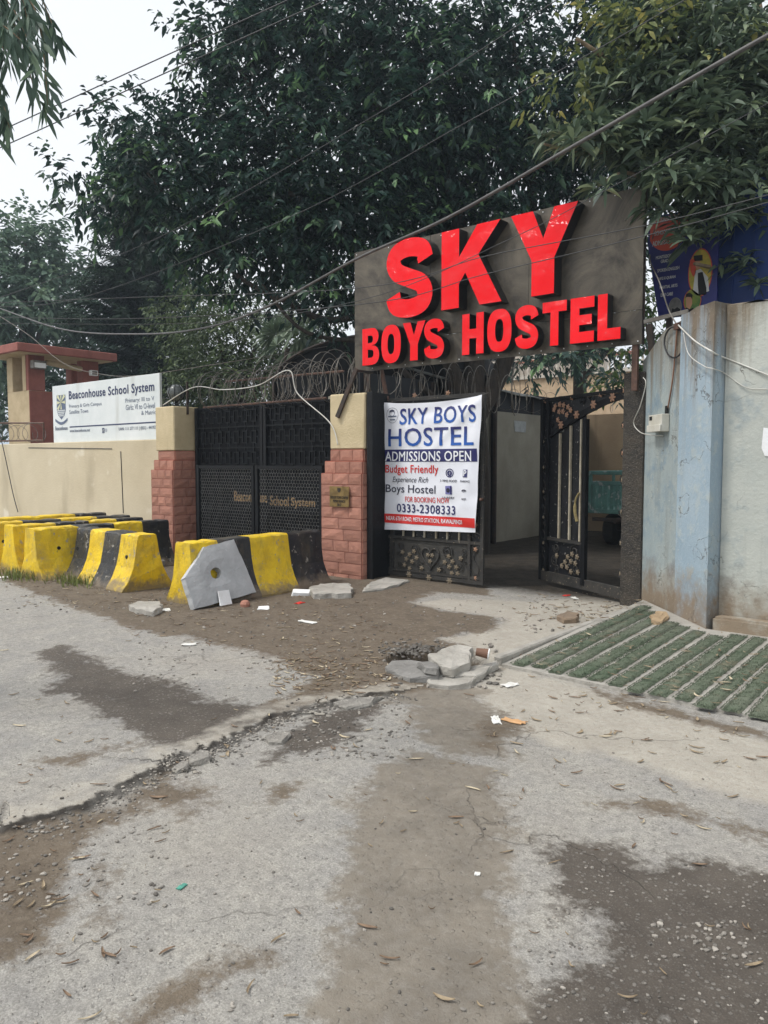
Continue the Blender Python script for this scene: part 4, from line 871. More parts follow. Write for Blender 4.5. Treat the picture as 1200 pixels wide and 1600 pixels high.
# ------------------------------------------------------------------ banner
fb = Frame((0, 7.98, 0), (1, 0, 0), (0, 0, 1))
cor = [fb.uv(602, 827), fb.uv(743.5, 832), fb.uv(755.5, 617), fb.uv(601, 629)]      # bl br tr tl
bl, br, tr, tl = [Vector(c) for c in cor]
def bdisp(x, y):
    d = 0.0; W = tr.x - tl.x
    for (ax, ay, bx_, by, wd, amp) in ((tr.x, tr.y, tl.x + .5 * W, bl.y + 1.05, .05, .022), (tr.x, tr.y, tl.x + .25 * W, tl.y - .25, .045, -.018), (tl.x, tl.y, tl.x + .5 * W, tl.y - .75, .05, .016), (tr.x, tr.y, tr.x - .25, bl.y + .4, .06, .02), (tl.x, tl.y, tl.x + .05, bl.y, .05, .018), (bl.x, bl.y, br.x, br.y + .35, .07, .012), (br.x, br.y, tl.x + .5 * W, br.y + .25, .05, -.012)):
        a, b = Vector((ax, ay)), Vector((bx_, by)); e = b - a; t = max(0, min(1, (Vector((x, y)) - a).dot(e) / e.length_squared)); r_ = (Vector((x, y)) - a - e * t).length
        d += amp * math.exp(-(r_ / wd) ** 2) * (1 - .5 * t)
    return .02 + d + .006 * math.sin(x * 9 + y * 5) + .004 * math.sin(y * 14 - x * 4)
warp = lambda x, y, h=0.0: fb.pt(x, y, bdisp(x, y) + h)
BN = thing('banner', 'white hostel banner with blue lettering tied to the closed gate leaf', 'banner', fb.pt((bl.x + br.x) / 2, bl.y))
def cloth(name, m, f, nu=36, nv=44, h=0.0, parent=BN):
    mb = MB(); vs = []
    for j in range(nv + 1):
        for i in range(nu + 1): x, y = f(i / nu, j / nv); vs.append(warp(x, y, h))
    mb.add(vs, [(j * (nu + 1) + i, j * (nu + 1) + i + 1, (j + 1) * (nu + 1) + i + 1, (j + 1) * (nu + 1) + i) for j in range(nv) for i in range(nu)]); return mb.build(name, m, parent, smooth=True)
def outline(u, v):
    a = bl.lerp(br, u); b = tl.lerp(tr, u); p = a.lerp(b, v); return p.x + .006 * math.sin(v * 9) * (1 if u > .5 else -1) * (abs(u - .5) * 2), p.y - .045 * 4 * u * (1 - u) * max(0, v - .6) / .4
m_vinyl = mat('white_vinyl', lin(232, 234, 240), lin(224, 226, 234), 2, .35, spec=.5)
m_vnavy = mat('navy_vinyl_print', lin(38, 38, 92), lin(42, 42, 98), 4, .35); m_vred = mat('red_vinyl_print', lin(214, 52, 48), lin(206, 46, 42), 4, .35); m_vblack = mat('black_vinyl_print', lin(40, 40, 62), lin(46, 46, 66), 4, .35); m_vwhite = mat('white_vinyl_print', lin(236, 238, 242), lin(230, 232, 238), 4, .35)
def gradmat(name, c0, c1, z0, z1):
    m = bpy.data.materials.new(name); m.use_nodes = True; n, l = m.node_tree.nodes, m.node_tree.links; p = n['Principled BSDF']; p.inputs['Roughness'].default_value = .35
    g = n.new('ShaderNodeTexCoord'); s = n.new('ShaderNodeSeparateXYZ'); l.new(g.outputs['Generated'], s.inputs[0]); r = n.new('ShaderNodeValToRGB'); r.color_ramp.elements[0].color = (*c0, 1); r.color_ramp.elements[1].color = (*c1, 1); l.new(s.outputs['Z'], r.inputs[0]); l.new(r.outputs[0], p.inputs['Base Color']); return m
m_grad = gradmat('blue_gradient_print', lin(28, 92, 178), lin(48, 44, 98), 0, 1)
cloth('vinyl_sheet', m_vinyl, outline)
b6 = lambda x0, x1, y0, y1: fb.rect(590 + x0 / 6.667, 590 + x1 / 6.667, 610 + y0 / 6.667, 610 + y1 / 6.667)
def band(name, x0, x1, y0, y1, m):
    r = b6(x0, x1, y0, y1); return cloth(name, m, lambda u, v: (r[0] + (r[1] - r[0]) * u, r[2] + (r[3] - r[2]) * v), 34, 8, .004)
nb_ = band('navy_band', 75, 1048, 612, 742, m_vnavy); rb_ = band('red_band', 92, 1026, 1306, 1404, m_vred)
for s, r, bo, mm, sh, par, hh_ in (('SKY BOYS', (245, 1040, 172, 342), .022, m_grad, 0, BN, .005), ('HOSTEL', (130, 1018, 388, 577), .02, m_grad, 0, BN, .005), ('ADMISSIONS OPEN', (95, 990, 634, 736), .018, m_vwhite, 0, nb_, .008),
        ('Budget Friendly', (98, 640, 778, 884), .018, m_vred, 0, BN, .005), ('Experience Rich', (165, 535, 900, 976), .0, m_vblack, .35, BN, .005), ('Boys Hostel', (100, 612, 985, 1092), .008, m_vblack, 0, BN, .005),
        ('FOR BOOKING NOW', (300, 755, 1112, 1168), .006, m_vred, 0, BN, .005), ('0333-2308333', (213, 822, 1192, 1280), .02, m_vnavy, 0, BN, .005), ('NEAR 6TH ROAD, METRO STATION, RAWALPINDI', (112, 890, 1328, 1378), .01, m_vwhite, 0, rb_, .008),
        ('3 TIME FOOD', (662, 842, 930, 955), .012, m_vblack, 0, BN, .005), ('PARKING', (876, 974, 936, 958), .012, m_vblack, 0, BN, .005), ('LAUNDRY', (684, 812, 1106, 1130), .012, m_vblack, 0, BN, .005), ('WIFI', (888, 936, 1122, 1144), .012, m_vblack, 0, BN, .005)):
    lettering(par, s, fb, b6(*r), mm, bold=bo, shear=sh, h=hh_, warp=warp, space=1.0 + bo * 3.2)
def bpt(x, y): return fb.uv(590 + x / 6.667, 610 + y / 6.667)
def ring(name, cx, cy, rx, ry, m, th=.15, parent=BN, n=24, h=.005, a0=0, a1=2 * math.pi):
    c = bpt(cx, cy); e = bpt(cx + rx, cy); g = bpt(cx, cy - ry); X, Y = e[0] - c[0], g[1] - c[1]; mb = MB(); vs = []
    for i in range(n + 1):
        a_ = a0 + (a1 - a0) * i / n
        for k in (1, 1 - th): vs.append(warp(c[0] + X * k * math.cos(a_), c[1] + Y * k * math.sin(a_), h))
    mb.add(vs, [(2 * i, 2 * i + 2, 2 * i + 3, 2 * i + 1) for i in range(n)]); return mb.build(name, m, parent)
def bpoly(name, pts, m, h=.005, parent=BN): return poly_on(parent, name, fb, [bpt(*p) for p in pts], m, h, warp=warp)
ring('round_badge', 168, 262, 58, 80, m_vblack, .04)
bpoly('badge_hair', [(140, 232), (150, 208), (170, 200), (188, 210), (192, 234), (180, 222), (160, 224)], m_vblack); bpoly('badge_line', [(125, 268), (210, 264), (210, 276), (125, 280)], m_greyp); bpoly('badge_line', [(140, 302), (196, 300), (196, 310), (140, 312)], m_greyp)
ring('badge_face', 166, 244, 26, 30, m_greyp, .12, n=14)
ring('plate_icon', 762, 860, 42, 46, m_vnavy, .2); ring('plate_icon', 762, 862, 26, 28, m_vnavy, .45, n=16); bpoly('fork_icon', [(752, 845), (760, 845), (760, 905), (752, 905)], m_vnavy, .006); bpoly('spoon_icon', [(768, 845), (776, 845), (776, 905), (768, 905)], m_vnavy, .006)
bpoly('parking_icon', [(900, 826), (948, 824), (948, 905), (900, 905)], m_vnavy); lettering(BN.children[-1], 'P', fb, b6(908, 938, 832, 892), m_vwhite, bold=.03, h=.008, warp=warp)
bpoly('washer_icon', [(718, 996), (785, 992), (785, 1085), (718, 1080)], mat('violet_print', lin(120, 120, 176))); ring('washer_door', 748, 1040, 20, 24, m_vblack, .9, parent=BN.children[-1], h=.007, n=14); bpoly('washer_side', [(770, 996), (788, 1000), (788, 1080), (770, 1084)], m_vnavy, .007)
for k in (1, .62, .3): ring('wifi_icon', 915, 1068, 34 * k, 36 * k, m_vblack, .25, a0=.6, a1=2.54, n=10)
# ties at the corners
for c_, d_ in ((tl, (-.03, .05)), (tr, (.035, .03)), (bl, (-.02, -.03)), (br, (.03, -.03))):
    mb = MB(); mb.tube([fb.pt(c_.x, c_.y, .02), fb.pt(c_.x + d_[0], c_.y + d_[1], -.06)], .004, 4); mb.build('tie', m_wire, BN)

# ------------------------------------------------------------------ big sign
FSY = 7.92; fz = Frame((0, FSY, 0), (1, 0, 0), (0, 0, 1))
bxl = (fz.uv(555, 392)[0] + fz.uv(553, 578)[0]) / 2; bxr = (fz.uv(1008, 295)[0] + fz.uv(1002, 548)[0]) / 2
bz1 = (fz.uv(555, 391)[1] + fz.uv(1008, 294)[1]) / 2; bz0 = (fz.uv(553, 579)[1] + fz.uv(1002, 542)[1]) / 2
m_board = mat('smeared_dark_metal_sheet', lin(108, 100, 87), lin(64, 59, 53), .9, .42, .15, 20, metal=.45, streak=(lin(116, 107, 94), (2.5, 2.5, 1.6), .57, .4))
n_ = m_board.node_tree.nodes; l_ = m_board.node_tree.links
for t_ in [x for x in n_ if x.type == 'TEX_NOISE']: t_.inputs['Distortion'].default_value = 3.5
BS = thing('hostel_sign', 'big dark hostel signboard with raised red letters above the gate', 'signboard', ((bxl + bxr) / 2, FSY, bz0))
vx = [bxl, fz.uv(672, 480)[0], fz.uv(826, 440)[0], bxr]; vz = [bz0, fz.uv(694, 523)[1], bz1]
for i in range(3):
    for j in range(2):
        mb = MB(); mb.box(vx[i] + .0025, vx[i + 1] - .0025, FSY + random.uniform(0, .003), FSY + .02, vz[j] + .0025, vz[j + 1] - .0025); mb.build('panel', m_board, BS)
mb = MB()
for z in (bz0 + .03, (bz0 + bz1) / 2, bz1 - .03): mb.box(bxl + .01, bxr - .01, FSY + .022, FSY + .06, z - .02, z + .02)
for k in range(4): x = bxl + .03 + k * (bxr - bxl - .06) / 3; mb.box(x - .02, x + .02, FSY + .062, FSY + .1, bz0 + .01, bz1 - .01)
mb.build('back_frame', m_blackrust, BS)
mb = MB()
for k in range(15):
    for z in (bz0 + .035, bz1 - .035): mb.lathe((bxl + .04 + k * (bxr - bxl - .08) / 14, FSY, z), [(.007, 0), (.007, .004)], 6, axis=Vector((0, -1, 0)))
o = mb.build('screw_heads', m_foam, BS); o['kind'] = 'stuff'
for px, z1_ in ((990, bz0 + .02),):
    x = fz.uv(px, 570)[0]; mb = MB(); mb.box(x - .03, x + .03, FSY + .022, FSY + .07, 2.30, z1_); mb.build('support_post', m_rustpipe, BS)
x = fz.uv(573, 600)[0]; mb = MB(); mb.box(x - .02, x + .02, FSY + .022, FSY + .06, 2.3, bz0 + .02); mb.build('support_post', m_blackrust, BS)
x2 = fz.uv(594, 600)[0]; mb = MB(); mb.bar((x2 + .05, FSY + .09, 2.36), (x2 - .06, FSY + .09, bz0 + .05), .05, .03); mb.build('support_post', m_rustpipe, BS)
mb = MB(); mb.bar(YP(527, 652, 7.60), YP(557, 576, 7.61), .06, .03); mb.build('strut', m_blackrust, BS)
_q = YP(556, 579, 7.62); mb = MB(); mb.bar((_q.x, 7.63, _q.z), (_q.x, FSY + .03, _q.z), .04, .03, (0, 0, 1)); mb.build('bracket', m_blackrust, BS)
mb = MB(); a_ = fz.uv(1010, 505); mb.bar((bxr + .01, FSY + .03, a_[1] + .02), (bxr + .45, FSY + .05, a_[1] + .08), .04, .03); mb.build('tie_bar', m_wire, BS)
mb = MB(); mb.bar((bxr + .05, FSY + .06, a_[1]), (bxr + .12, FSY + .16, 2.25), .06, .05); mb.build('side_post', m_blackrust, BS)
m_lred = mat('red_acrylic', lin(244, 4, 20), lin(232, 3, 16), 1.2,   .2, .25, 2.2, spec=.15, coat=.15); 
_n, _l = m_lred.node_tree.nodes, m_lred.node_tree.links; _p = _n['Principled BSDF']; _p.inputs['Coat Weight'].default_value = .3; _p.inputs['Coat Roughness'].default_value = .04
_b = [x for x in _n if x.type == 'BUMP'][0]; _b.inputs['Strength'].default_value = 1.0; _b.inputs['Distance'].default_value = .25; _l.new(_b.outputs[0], _p.inputs['Coat Normal']); _l.remove(_p.inputs['Normal'].links[0])
m_lblk = mat('black_return', lin(22, 22, 24), lin(16, 16, 18), 8, .4)
def S_shape():
    c = spline([(.86, .70), (.78, .84), (.5, .888), (.23, .84), (.155, .715), (.25, .59), (.5, .50), (.76, .41), (.85, .28), (.77, .155), (.5, .112), (.22, .16), (.14, .30)], 5); L, Rr = [], []
    c = [Vector((p[0], p[1])) if len(p) > 1 else p for p in c]
    for i, p in enumerate(c):
        t = (c[min(i + 1, len(c) - 1)] - c[max(i - 1, 0)]).normalized(); n = Vector((-t.y, t.x)); L.append((p.x + n.x * .165, p.y + n.y * .118)); Rr.append((p.x - n.x * .165, p.y - n.y * .118))
    return [L + Rr[::-1]]
def sup(cx, cy, rx, ry, n=32, e=.8, rev=False):
    p = [(cx + rx * math.copysign(abs(math.cos(t)) ** e, math.cos(t)), cy + ry * math.copysign(abs(math.sin(t)) ** e, math.sin(t))) for t in [2 * math.pi * i / n for i in range(n)]]; return p[::-1] if rev else p
def bowl(x0, x1, y0, y1, n=8): return [(x0 + (x1 - x0) * math.sin(t) ** .8, (y0 + y1) / 2 - (y1 - y0) / 2 * math.cos(t)) for t in [math.pi * i / n for i in range(n + 1)]]
GLY = {'S': S_shape(), 'K': [[(0, 0), (.31, 0), (.31, .30), (.42, .43), (.67, 0), (1.03, 0), (.64, .63), (1.0, 1), (.62, 1), (.31, .64), (.31, 1), (0, 1)]],
       'Y': [[(.33, 0), (.67, 0), (.67, .42), (1, 1), (.66, 1), (.5, .66), (.34, 1), (0, 1), (.33, .42)]],
       'H': [[(0, 0), (.34, 0), (.34, .39), (.66, .39), (.66, 0), (1, 0), (1, 1), (.66, 1), (.66, .62), (.34, .62), (.34, 1), (0, 1)]],
       'T': [[(.33, 0), (.67, 0), (.67, .76), (1, .76), (1, 1), (0, 1), (0, .76), (.33, .76)]],
       'E': [[(0, 0), (1, 0), (1, .24), (.38, .24), (.38, .39), (.9, .39), (.9, .61), (.38, .61), (.38, .76), (1, .76), (1, 1), (0, 1)]],
       'L': [[(0, 0), (1, 0), (1, .25), (.42, .25), (.42, 1), (0, 1)]],
       'O': [sup(.5, .5, .5, .51), sup(.5, .5, .17, .27, rev=True)],
       'B': [[(0, 0)] + bowl(.55, 1.0, 0, .53) + bowl(.55, .96, .53, 1.0)[1:] + [(0, 1)], [(.33, .20), (.33, .42)] + bowl(.5, .66, .20, .42)[::-1], [(.33, .60), (.33, .80)] + bowl(.5, .63, .60, .80)[::-1]]}
def letter(ch, x0, x1, z0, z1, depth=.17):
    def curve(ext, fill):
        cu = bpy.data.curves.new('c', 'CURVE'); cu.dimensions = '2D'; cu.fill_mode = fill; cu.extrude = ext
        for lp in GLY[ch]:
            s = cu.splines.new('POLY'); s.points.add(len(lp) - 1); s.use_cyclic_u = True
            for k, (a, b) in enumerate(lp): s.points[k].co = (x0 + a * (x1 - x0), z0 + b * (z1 - z0), 0, 1)
        o = bpy.data.objects.new('c', cu); me = bpy.data.meshes.new_from_object(o); r = ([v.co.copy() for v in me.vertices], [tuple(p.vertices) for p in me.polygons]); bpy.data.objects.remove(o); bpy.data.curves.remove(cu); bpy.data.meshes.remove(me); return r
    v, f = curve(depth / 2, 'NONE'); mb = MB(); mb.add([(p.x, FSY - .004 - depth / 2 - p.z, p.y) for p in v], f); lt = mb.build('letter', m_lblk, BS); lt['label'] = 'raised letter %s with black sides' % ch
    v, f = curve(0, 'BOTH'); mb = MB(); mb.add([(p.x, FSY - .004 - depth - .003, p.y) for p in v], f); mb.build('letter_face', m_lred, lt)
ff = Frame((0, FSY - .16, 0), (1, 0, 0), (0, 0, 1)); C1 = lambda x, y: (540 + x / 2.5, 280 + y / 2.5)
za, zb2 = ff.uv(*C1(378, 515))[1], ff.uv(*C1(382, 205))[1]; za = (za + ff.uv(*C1(725, 458))[1]) / 2; zb2 = (zb2 + ff.uv(*C1(660, 148))[1]) / 2
for ch, xl, xr, yc in (('S', 165, 340, 385), ('K', 378, 606, 340), ('Y', 648, 908, 270)):
    letter(ch, ff.uv(*C1(xl, yc))[0], ff.uv(*C1(xr, yc))[0], za - (.02 if ch == 'S' else 0), zb2 + (.02 if ch == 'S' else 0))
zc0 = (ff.uv(*C1(62, 730))[1] + ff.uv(*C1(452, 688))[1] + ff.uv(*C1(985, 628))[1]) / 3; zc1 = (ff.uv(*C1(62, 590))[1] + ff.uv(*C1(455, 527))[1] + ff.uv(*C1(985, 447))[1]) / 3
for ch, xl, xr, yc in (('B', 62, 128, 655), ('O', 136, 212, 645), ('Y', 220, 308, 635), ('S', 304, 380, 625), ('H', 452, 536, 605), ('O', 550, 645, 590), ('S', 660, 748, 575), ('T', 766, 860, 560), ('E', 875, 968, 545), ('L', 982, 1072, 540)):
    letter(ch, ff.uv(*C1(xl, yc))[0], ff.uv(*C1(xr, yc))[0], zc0, zc1, .135)
# ------------------------------------------------------------------ blue school poster behind the right wall
PY_ = 8.75; fp = Frame((0, PY_, 0), (1, 0, 0), (0, 0, 1)); C5 = lambda x, y: fp.uv(1000 + x / 6.0, 300 + y / 6.0)
m_pblue = mat('royal_blue_print', lin(30, 36, 110), lin(26, 32, 96), 3, .5); m_porange = mat('orange_red_print', lin(206, 84, 60), lin(190, 72, 52), 3, .5); m_pwhite = mat('poster_white', lin(206, 208, 206), lin(190, 192, 190), 3, .5)
m_skin = mat('print_skin', lin(196, 148, 116)); m_hair = mat('print_black', lin(26, 24, 26)); m_pyel = mat('print_yellow', lin(206, 176, 70), lin(150, 150, 60), 9, .5); m_pgreen = mat('print_green', lin(70, 110, 50), lin(150, 150, 50), 4, .5)
bl_, br_, tr_, tl_ = C5(175, 1190), C5(715, 1120), C5(620, 150), C5(75, 230)
PO = thing('poster_board', 'blue school admission poster with orange circle behind the right wall', 'poster', fp.pt(*bl_))
poly_on(PO, 'board', fp, [bl_, (bl_[0] + (br_[0] - bl_[0]) * 1.0, bl_[1]), (br_[0], tr_[1] + .02), (tl_[0] + .02, tr_[1] + .02), (tl_[0], tl_[1] - .3)], m_pblue, -.03, thick=.03)
c = C5(265, 340); q = C5(455, 340); hq = C5(265, 140)
pts = [p for p in ellipse(c[0], c[1], (q[0] - c[0]), (hq[1] - c[1]) * 1.05, 30)]
pts = [(max(x, tl_[0] + .03), min(y, tr_[1])) for x, y in pts]
poly_on(PO, 'orange_circle', fp, pts, m_porange, .003)
def p5(x0, x1, y0, y1): return fp.rect(1000 + x0 / 6, 1000 + x1 / 6, 300 + y0 / 6, 300 + y1 / 6)
for s, r, mm in (('THE RAHMANIYA', (120, 405, 225, 270), m_pwhite), ('SCHOOL SYSTEM', (140, 372, 350, 392), m_pwhite), ('ADMISSION OPEN', (120, 415, 440, 485), m_pwhite), ('MONTESSORI TO', (152, 342, 588, 618), m_pwhite), ('GRADE 8', (198, 298, 630, 660), m_pwhite), ('SPOKEN ENGLISH', (165, 370, 710, 740), m_pwhite), ('HIFZ-E-QURAN', (175, 334, 792, 822), m_pwhite), ('MARTIAL ARTS', (188, 352, 872, 900), m_pwhite), ('DAY CARE', (198, 310, 946, 976), m_pwhite)):
    lettering(PO, s, fp, p5(*r), mm, bold=.03, h=.007)
poly_on(PO, 'crest_panel', fp, [C5(470, 185), C5(612, 155), C5(616, 300), C5(480, 310)], m_pwhite, .004)
c = C5(545, 235); mbq = ellipse(c[0], c[1], .07, .06, 12); poly_on(PO, 'crest', fp, mbq, mat('print_grey_green', lin(70, 86, 80), lin(150, 160, 150), 30, .5), .006)
def oval(cx, cy, rx, ry, rim, fill, name):
    c = C5(cx, cy); X = C5(cx + rx, cy)[0] - c[0]; Y = C5(cx, cy - ry)[1] - c[1]
    a = poly_on(PO, name, fp, ellipse(c[0], c[1], X, Y, 26), rim, .004); poly_on(a, 'picture', fp, ellipse(c[0], c[1], X * .92, Y * .95, 26), fill, .006); return a
o = oval(565, 757, 115, 228, m_porange, m_pyel, 'portrait_oval')
pp = lambda nm, L, m, h=.008, par=None: poly_on(par or o, nm, fp, [C5(*z) for z in L], m, h)
pp('shirt', [(520, 740), (570, 720), (640, 800), (650, 930), (560, 960), (500, 920)], m_pwhite); pp('waistcoat', [(545, 760), (590, 750), (625, 900), (625, 960), (555, 970), (545, 880)], m_hair, .010); pp('sash', [(470, 640), (520, 620), (530, 760), (500, 800), (475, 740)], m_porange)
pp('face', [(522, 640), (565, 640), (570, 700), (548, 735), (524, 705)], m_skin, .011); pp('cap', [(505, 600), (590, 590), (590, 645), (515, 650)], m_hair, .012)
o = oval(492, 1020, 84, 112, m_porange, m_pgreen, 'portrait_oval'); pp('face', [(432, 985), (488, 980), (492, 1050), (468, 1100), (436, 1080)], m_skin); pp('hair', [(428, 1000), (436, 955), (470, 945), (496, 965), (492, 1010), (480, 985), (440, 985)], m_hair, .010); pp('shirt', [(420, 1100), (440, 1085), (470, 1100), (500, 1085), (520, 1125), (430, 1128)], m_hair, .010)
o = oval(330, 1080, 62, 90, mat('print_grey', lin(130, 130, 126)), mat('print_grey2', lin(120, 120, 116), lin(90, 88, 86), 9), 'portrait_oval'); pp('silhouette', [(290, 1165), (305, 1090), (325, 1100), (350, 1080), (380, 1100), (385, 1165)], m_hair)
for k in range(2):
    x = bl_[0] + .1 + k * (br_[0] - bl_[0] - .2); mb = MB(); mb.box(x - .03, x + .03, PY_ + .035, PY_ + .09, 0, tr_[1]); mb.build('leg', m_blackrust, PO)
a1, a2 = fp.uv(1095, 300), fp.uv(1185, 500)
mb = MB(); mb.box(a1[0], a2[0] + .6, PY_ + .25, PY_ + .30, 1.2, a1[1] + .1)
for k in range(6): x = a1[0] + .05 + k * .22; mb.box(x, x + .02, PY_ + .235, PY_ + .25, 1.2, a1[1] + .1)
o = mb.build('blue_panel', mat('deep_blue_sheet', lin(14, 52, 116), lin(10, 42, 98), 2, .6)); tag(o, 'plain deep blue metal sheet behind the poster and branches', 'panel')

# ------------------------------------------------------------------ yard behind the gate
m_yardwall = mat('grey_yard_plaster', lin(158, 154, 140), lin(138, 134, 120), 1.2, .9, .3, 30, streak=(lin(108, 102, 92), (2, 2, .5), .56, .5))
m_backwall = mat('tan_yard_plaster', lin(170, 150, 122), lin(150, 130, 106), 1.2, .9, .3, 30, streak=(lin(110, 92, 74), (6, 6, .4), .54, .6))
YX = -7.75
mb = MB(); mb.box(YX - .2, YX, 8.3, 16.6, -.2, 2.52); o = mb.build('yard_wall', m_yardwall, bevel=.01); tag(o, 'plain grey plastered wall along the left of the driveway', 'wall')
mb = MB(); mb.box(YX + .01, 1.0, 16.4, 16.6, -.2, 2.62); o = mb.build('yard_wall', m_backwall, bevel=.01); tag(o, 'tan stained wall closing the yard behind the small green trailer', 'wall')
mb = MB(); mb.box(-2.95, -2.75, 8.35, 16.39, -.2, 2.6); o = mb.build('yard_wall', m_yardwall); tag(o, 'grey wall along the right side of the yard, behind the hinge post', 'wall')
p0 = XP(803, 657, YX + .004); fy = Frame((YX + .006, 0, 0), (0, 1, 0), (0, 0, 1))
poly_on(bpy.data.objects['yard_wall'], 'pale_patch', fy, [fy.uv(*z) for z in ((803, 657), (822, 659), (821, 676), (804, 674))], mat('faded_notice', lin(176, 180, 180), lin(150, 154, 154), 9), .004)
for k, (px, py, s) in enumerate(((775, 842, .18), (795, 838, .13), (823, 832, .2), (812, 836, .1))):
    p = GP(px, py); mb = MB(); mb.obox((p.x, p.y, s * .35), (s * .8, .03, 0), (-.02, s * .5, .02), (0, .01, s * .4)); tag(mb.build('stone', m_concd if k != 2 else m_brick, bevel=.02, jitter=.02), ('large dark stone nearest the banner at the foot of the driveway wall', 'mid-sized dark stone at the foot of the driveway wall', 'reddish block at the foot of the driveway wall beside the open leaf', 'smallest stone between the dark ones by the driveway wall')[k], 'stone', 'stones along the driveway wall')
m_tarp = mat('grey_tarpaulin', lin(168, 170, 166), lin(140, 142, 138), 2, .7, .3, 10); m_dark = mat('dark_shade_sheet', lin(44, 46, 50), lin(32, 34, 38), 2, .8)
TA = thing('lean_to', 'grey tarpaulin lean-to roof on top of the driveway wall', 'shelter', (YX - 1, 12.5, 2.5))
mb = MB(); n = 11
top_ = [(YX - 1.3, 10.7 + i * .55, 3.42 - .035 * i + .03 * math.sin(i * 1.9)) for i in range(n)]; bot = [(YX + .12, 10.7 + i * .55, 2.98 + .02 * math.sin(i * 2.3) + (-.02 * i)) for i in range(n)]
vs = top_ + bot; mb.add(vs + [(x, y, z - .02) for x, y, z in vs], [(i, i + 1, n + i + 1, n + i) for i in range(n - 1)] + [(2 * n + i + 1, 2 * n + i, 3 * n + i, 3 * n + i + 1) for i in range(n - 1)] + [(n + i, n + i + 1, 3 * n + i + 1, 3 * n + i) for i in range(n - 1)])
mb.build('tarpaulin', m_tarp, TA, smooth=True)
mb = MB(); mb.box(YX - .12, YX - .09, 8.9, 16.3, 2.52, 2.93); mb.build('side_sheet', m_dark, TA)
for k in range(5): mb = MB(); y = 9 + k * 1.75; mb.box(YX - .08, YX - .04, y - .03, y + .03, 2.52, 2.94 - .03 * k); mb.build('prop', m_blackrust, TA)
# far house
m_house = mat('sand_brick_house', lin(190, 168, 140), lin(172, 148, 120), 6, .9, .3, 30); m_houseW = mat('pale_house_trim', lin(196, 190, 180), lin(180, 172, 160), 4, .8)
HH = thing('house', 'sandy brick house with pale balustrade far behind the driveway', 'house', (-14, 27, 0))
hx0, hx1 = YP(700, 600, 26).x, YP(1010, 600, 26).x; hz = YP(860, 590, 26).z
mb = MB(); mb.box(hx0, hx1, 26, 32, 0, hz); mb.build('wall', m_house, HH)
mb = MB(); mb.box(hx0 - .1, hx1 + .1, 25.9, 26.4, hz, hz + .12); mb.build('cornice', m_houseW, HH)
mb = MB(); mb.box(hx0, hx0 + 4.2, 26.6, 32, hz, hz + 2.9); mb.build('upper_storey', m_houseW, HH)
mb = MB(); mb.box(hx0 + 1.0, hx0 + 2.2, 26.58, 26.62, hz + .9, hz + 2.1); mb.build('window', m_sheet, HH)
for k in range(40): mb = MB(); x = hx0 + .2 + k * .2; mb.lathe((x, 26.15, hz + .12), [(.05, 0), (.03, .1), (.06, .25), (.03, .4), (.05, .5)], 6); mb.build('baluster', m_houseW, HH)
mb = MB(); mb.box(hx0, hx0 + 8.3, 26.05, 26.25, hz + .62, hz + .72); mb.build('handrail', m_brick, HH)
# three-wheeled cargo trailer
m_tgreen = mat('worn_teal_paint', lin(96, 140, 132), lin(74, 112, 106), 5, .6, .2, 30, c3=lin(150, 160, 158), s3=7, f3=.52); m_rub = mat('tyre_rubber', lin(34, 33, 32), lin(48, 46, 42), 9, .9, .4)
ft = Frame((0, 13.4, 0), (1, 0, 0), (0, 0, 1)); tx0 = ft.uv(919, 770)[0]; tx1 = tx0 + 1.45; tzb = ft.uv(950, 796)[1]; tzt = ft.uv(950, 736)[1]
TR = thing('cargo_trike', 'teal three-wheeled cargo rickshaw with slatted tailgate parked inside the gate', 'rickshaw', ((tx0 + tx1) / 2, 14.3, 0))
def tb(nm, *a, m=m_tgreen): mb = MB(); mb.box(*a); return mb.build(nm, m, TR, bevel=.006)
tb('bed', tx0, tx1, 13.4, 15.2, tzb - .08, tzb); tb('bumper', tx0 + .1, tx1 - .1, 13.36, 13.395, tzb - .22, tzb - .15, m=m_blackrust)
zmid = tzb + (tzt - tzb) * .68
tb('tailgate_rail', tx0, tx1, 13.40, 13.45, tzt - .07, tzt); tb('tailgate_rail', tx0 + .061, tx1 - .061, 13.402, 13.45, zmid - .04, zmid + .04)
for x in (tx0, tx1 - .06): tb('tailgate_post', x, x + .06, 13.40, 13.46, tzb, tzt - .071)
for k in range(2): x = tx0 + .45 + k * .45; tb('tailgate_post', x, x + .05, 13.405, 13.445, zmid + .041, tzt - .071)
for k in range(12): x = tx0 + .075 + k * .112; tb('tailgate_slat', x, x + .07, 13.40 + .012 * (k % 2), 13.435, tzb + .001, zmid - .041)
for x in (tx0, tx1 - .04): tb('side_rail', x, x + .04, 13.47, 15.2, tzt - .06, tzt); tb('side_panel', x, x + .03, 13.47, 15.2, tzb, zmid)
for x in (tx0 + .30, tx1 - .30):
    mb = MB(); mb.lathe((x - .09, 13.85, .29), [(.17, 0), (.27, .0), (.29, .03), (.29, .15), (.27, .18), (.17, .18)], 20, axis=Vector((1, 0, 0))); o = mb.build('wheel', m_rub, TR); mb = MB(); mb.lathe((x - .05, 13.85, .29), [(.16, 0), (.16, .1), (.05, .12)], 14, axis=Vector((1, 0, 0))); mb.build('rim', m_wire, o)
mb = MB(); mb.tube([(tx0 + .3, 13.85, .3), (tx1 - .3, 13.85, .3)], .04, 8); mb.build('axle', m_blackrust, TR); tb('chassis_beam', tx0 + .45, tx0 + .53, 13.5, 16.0, .42, .52, m=m_blackrust); tb('chassis_beam', tx1 - .53, tx1 - .45, 13.5, 16.0, .42, .52, m=m_blackrust)
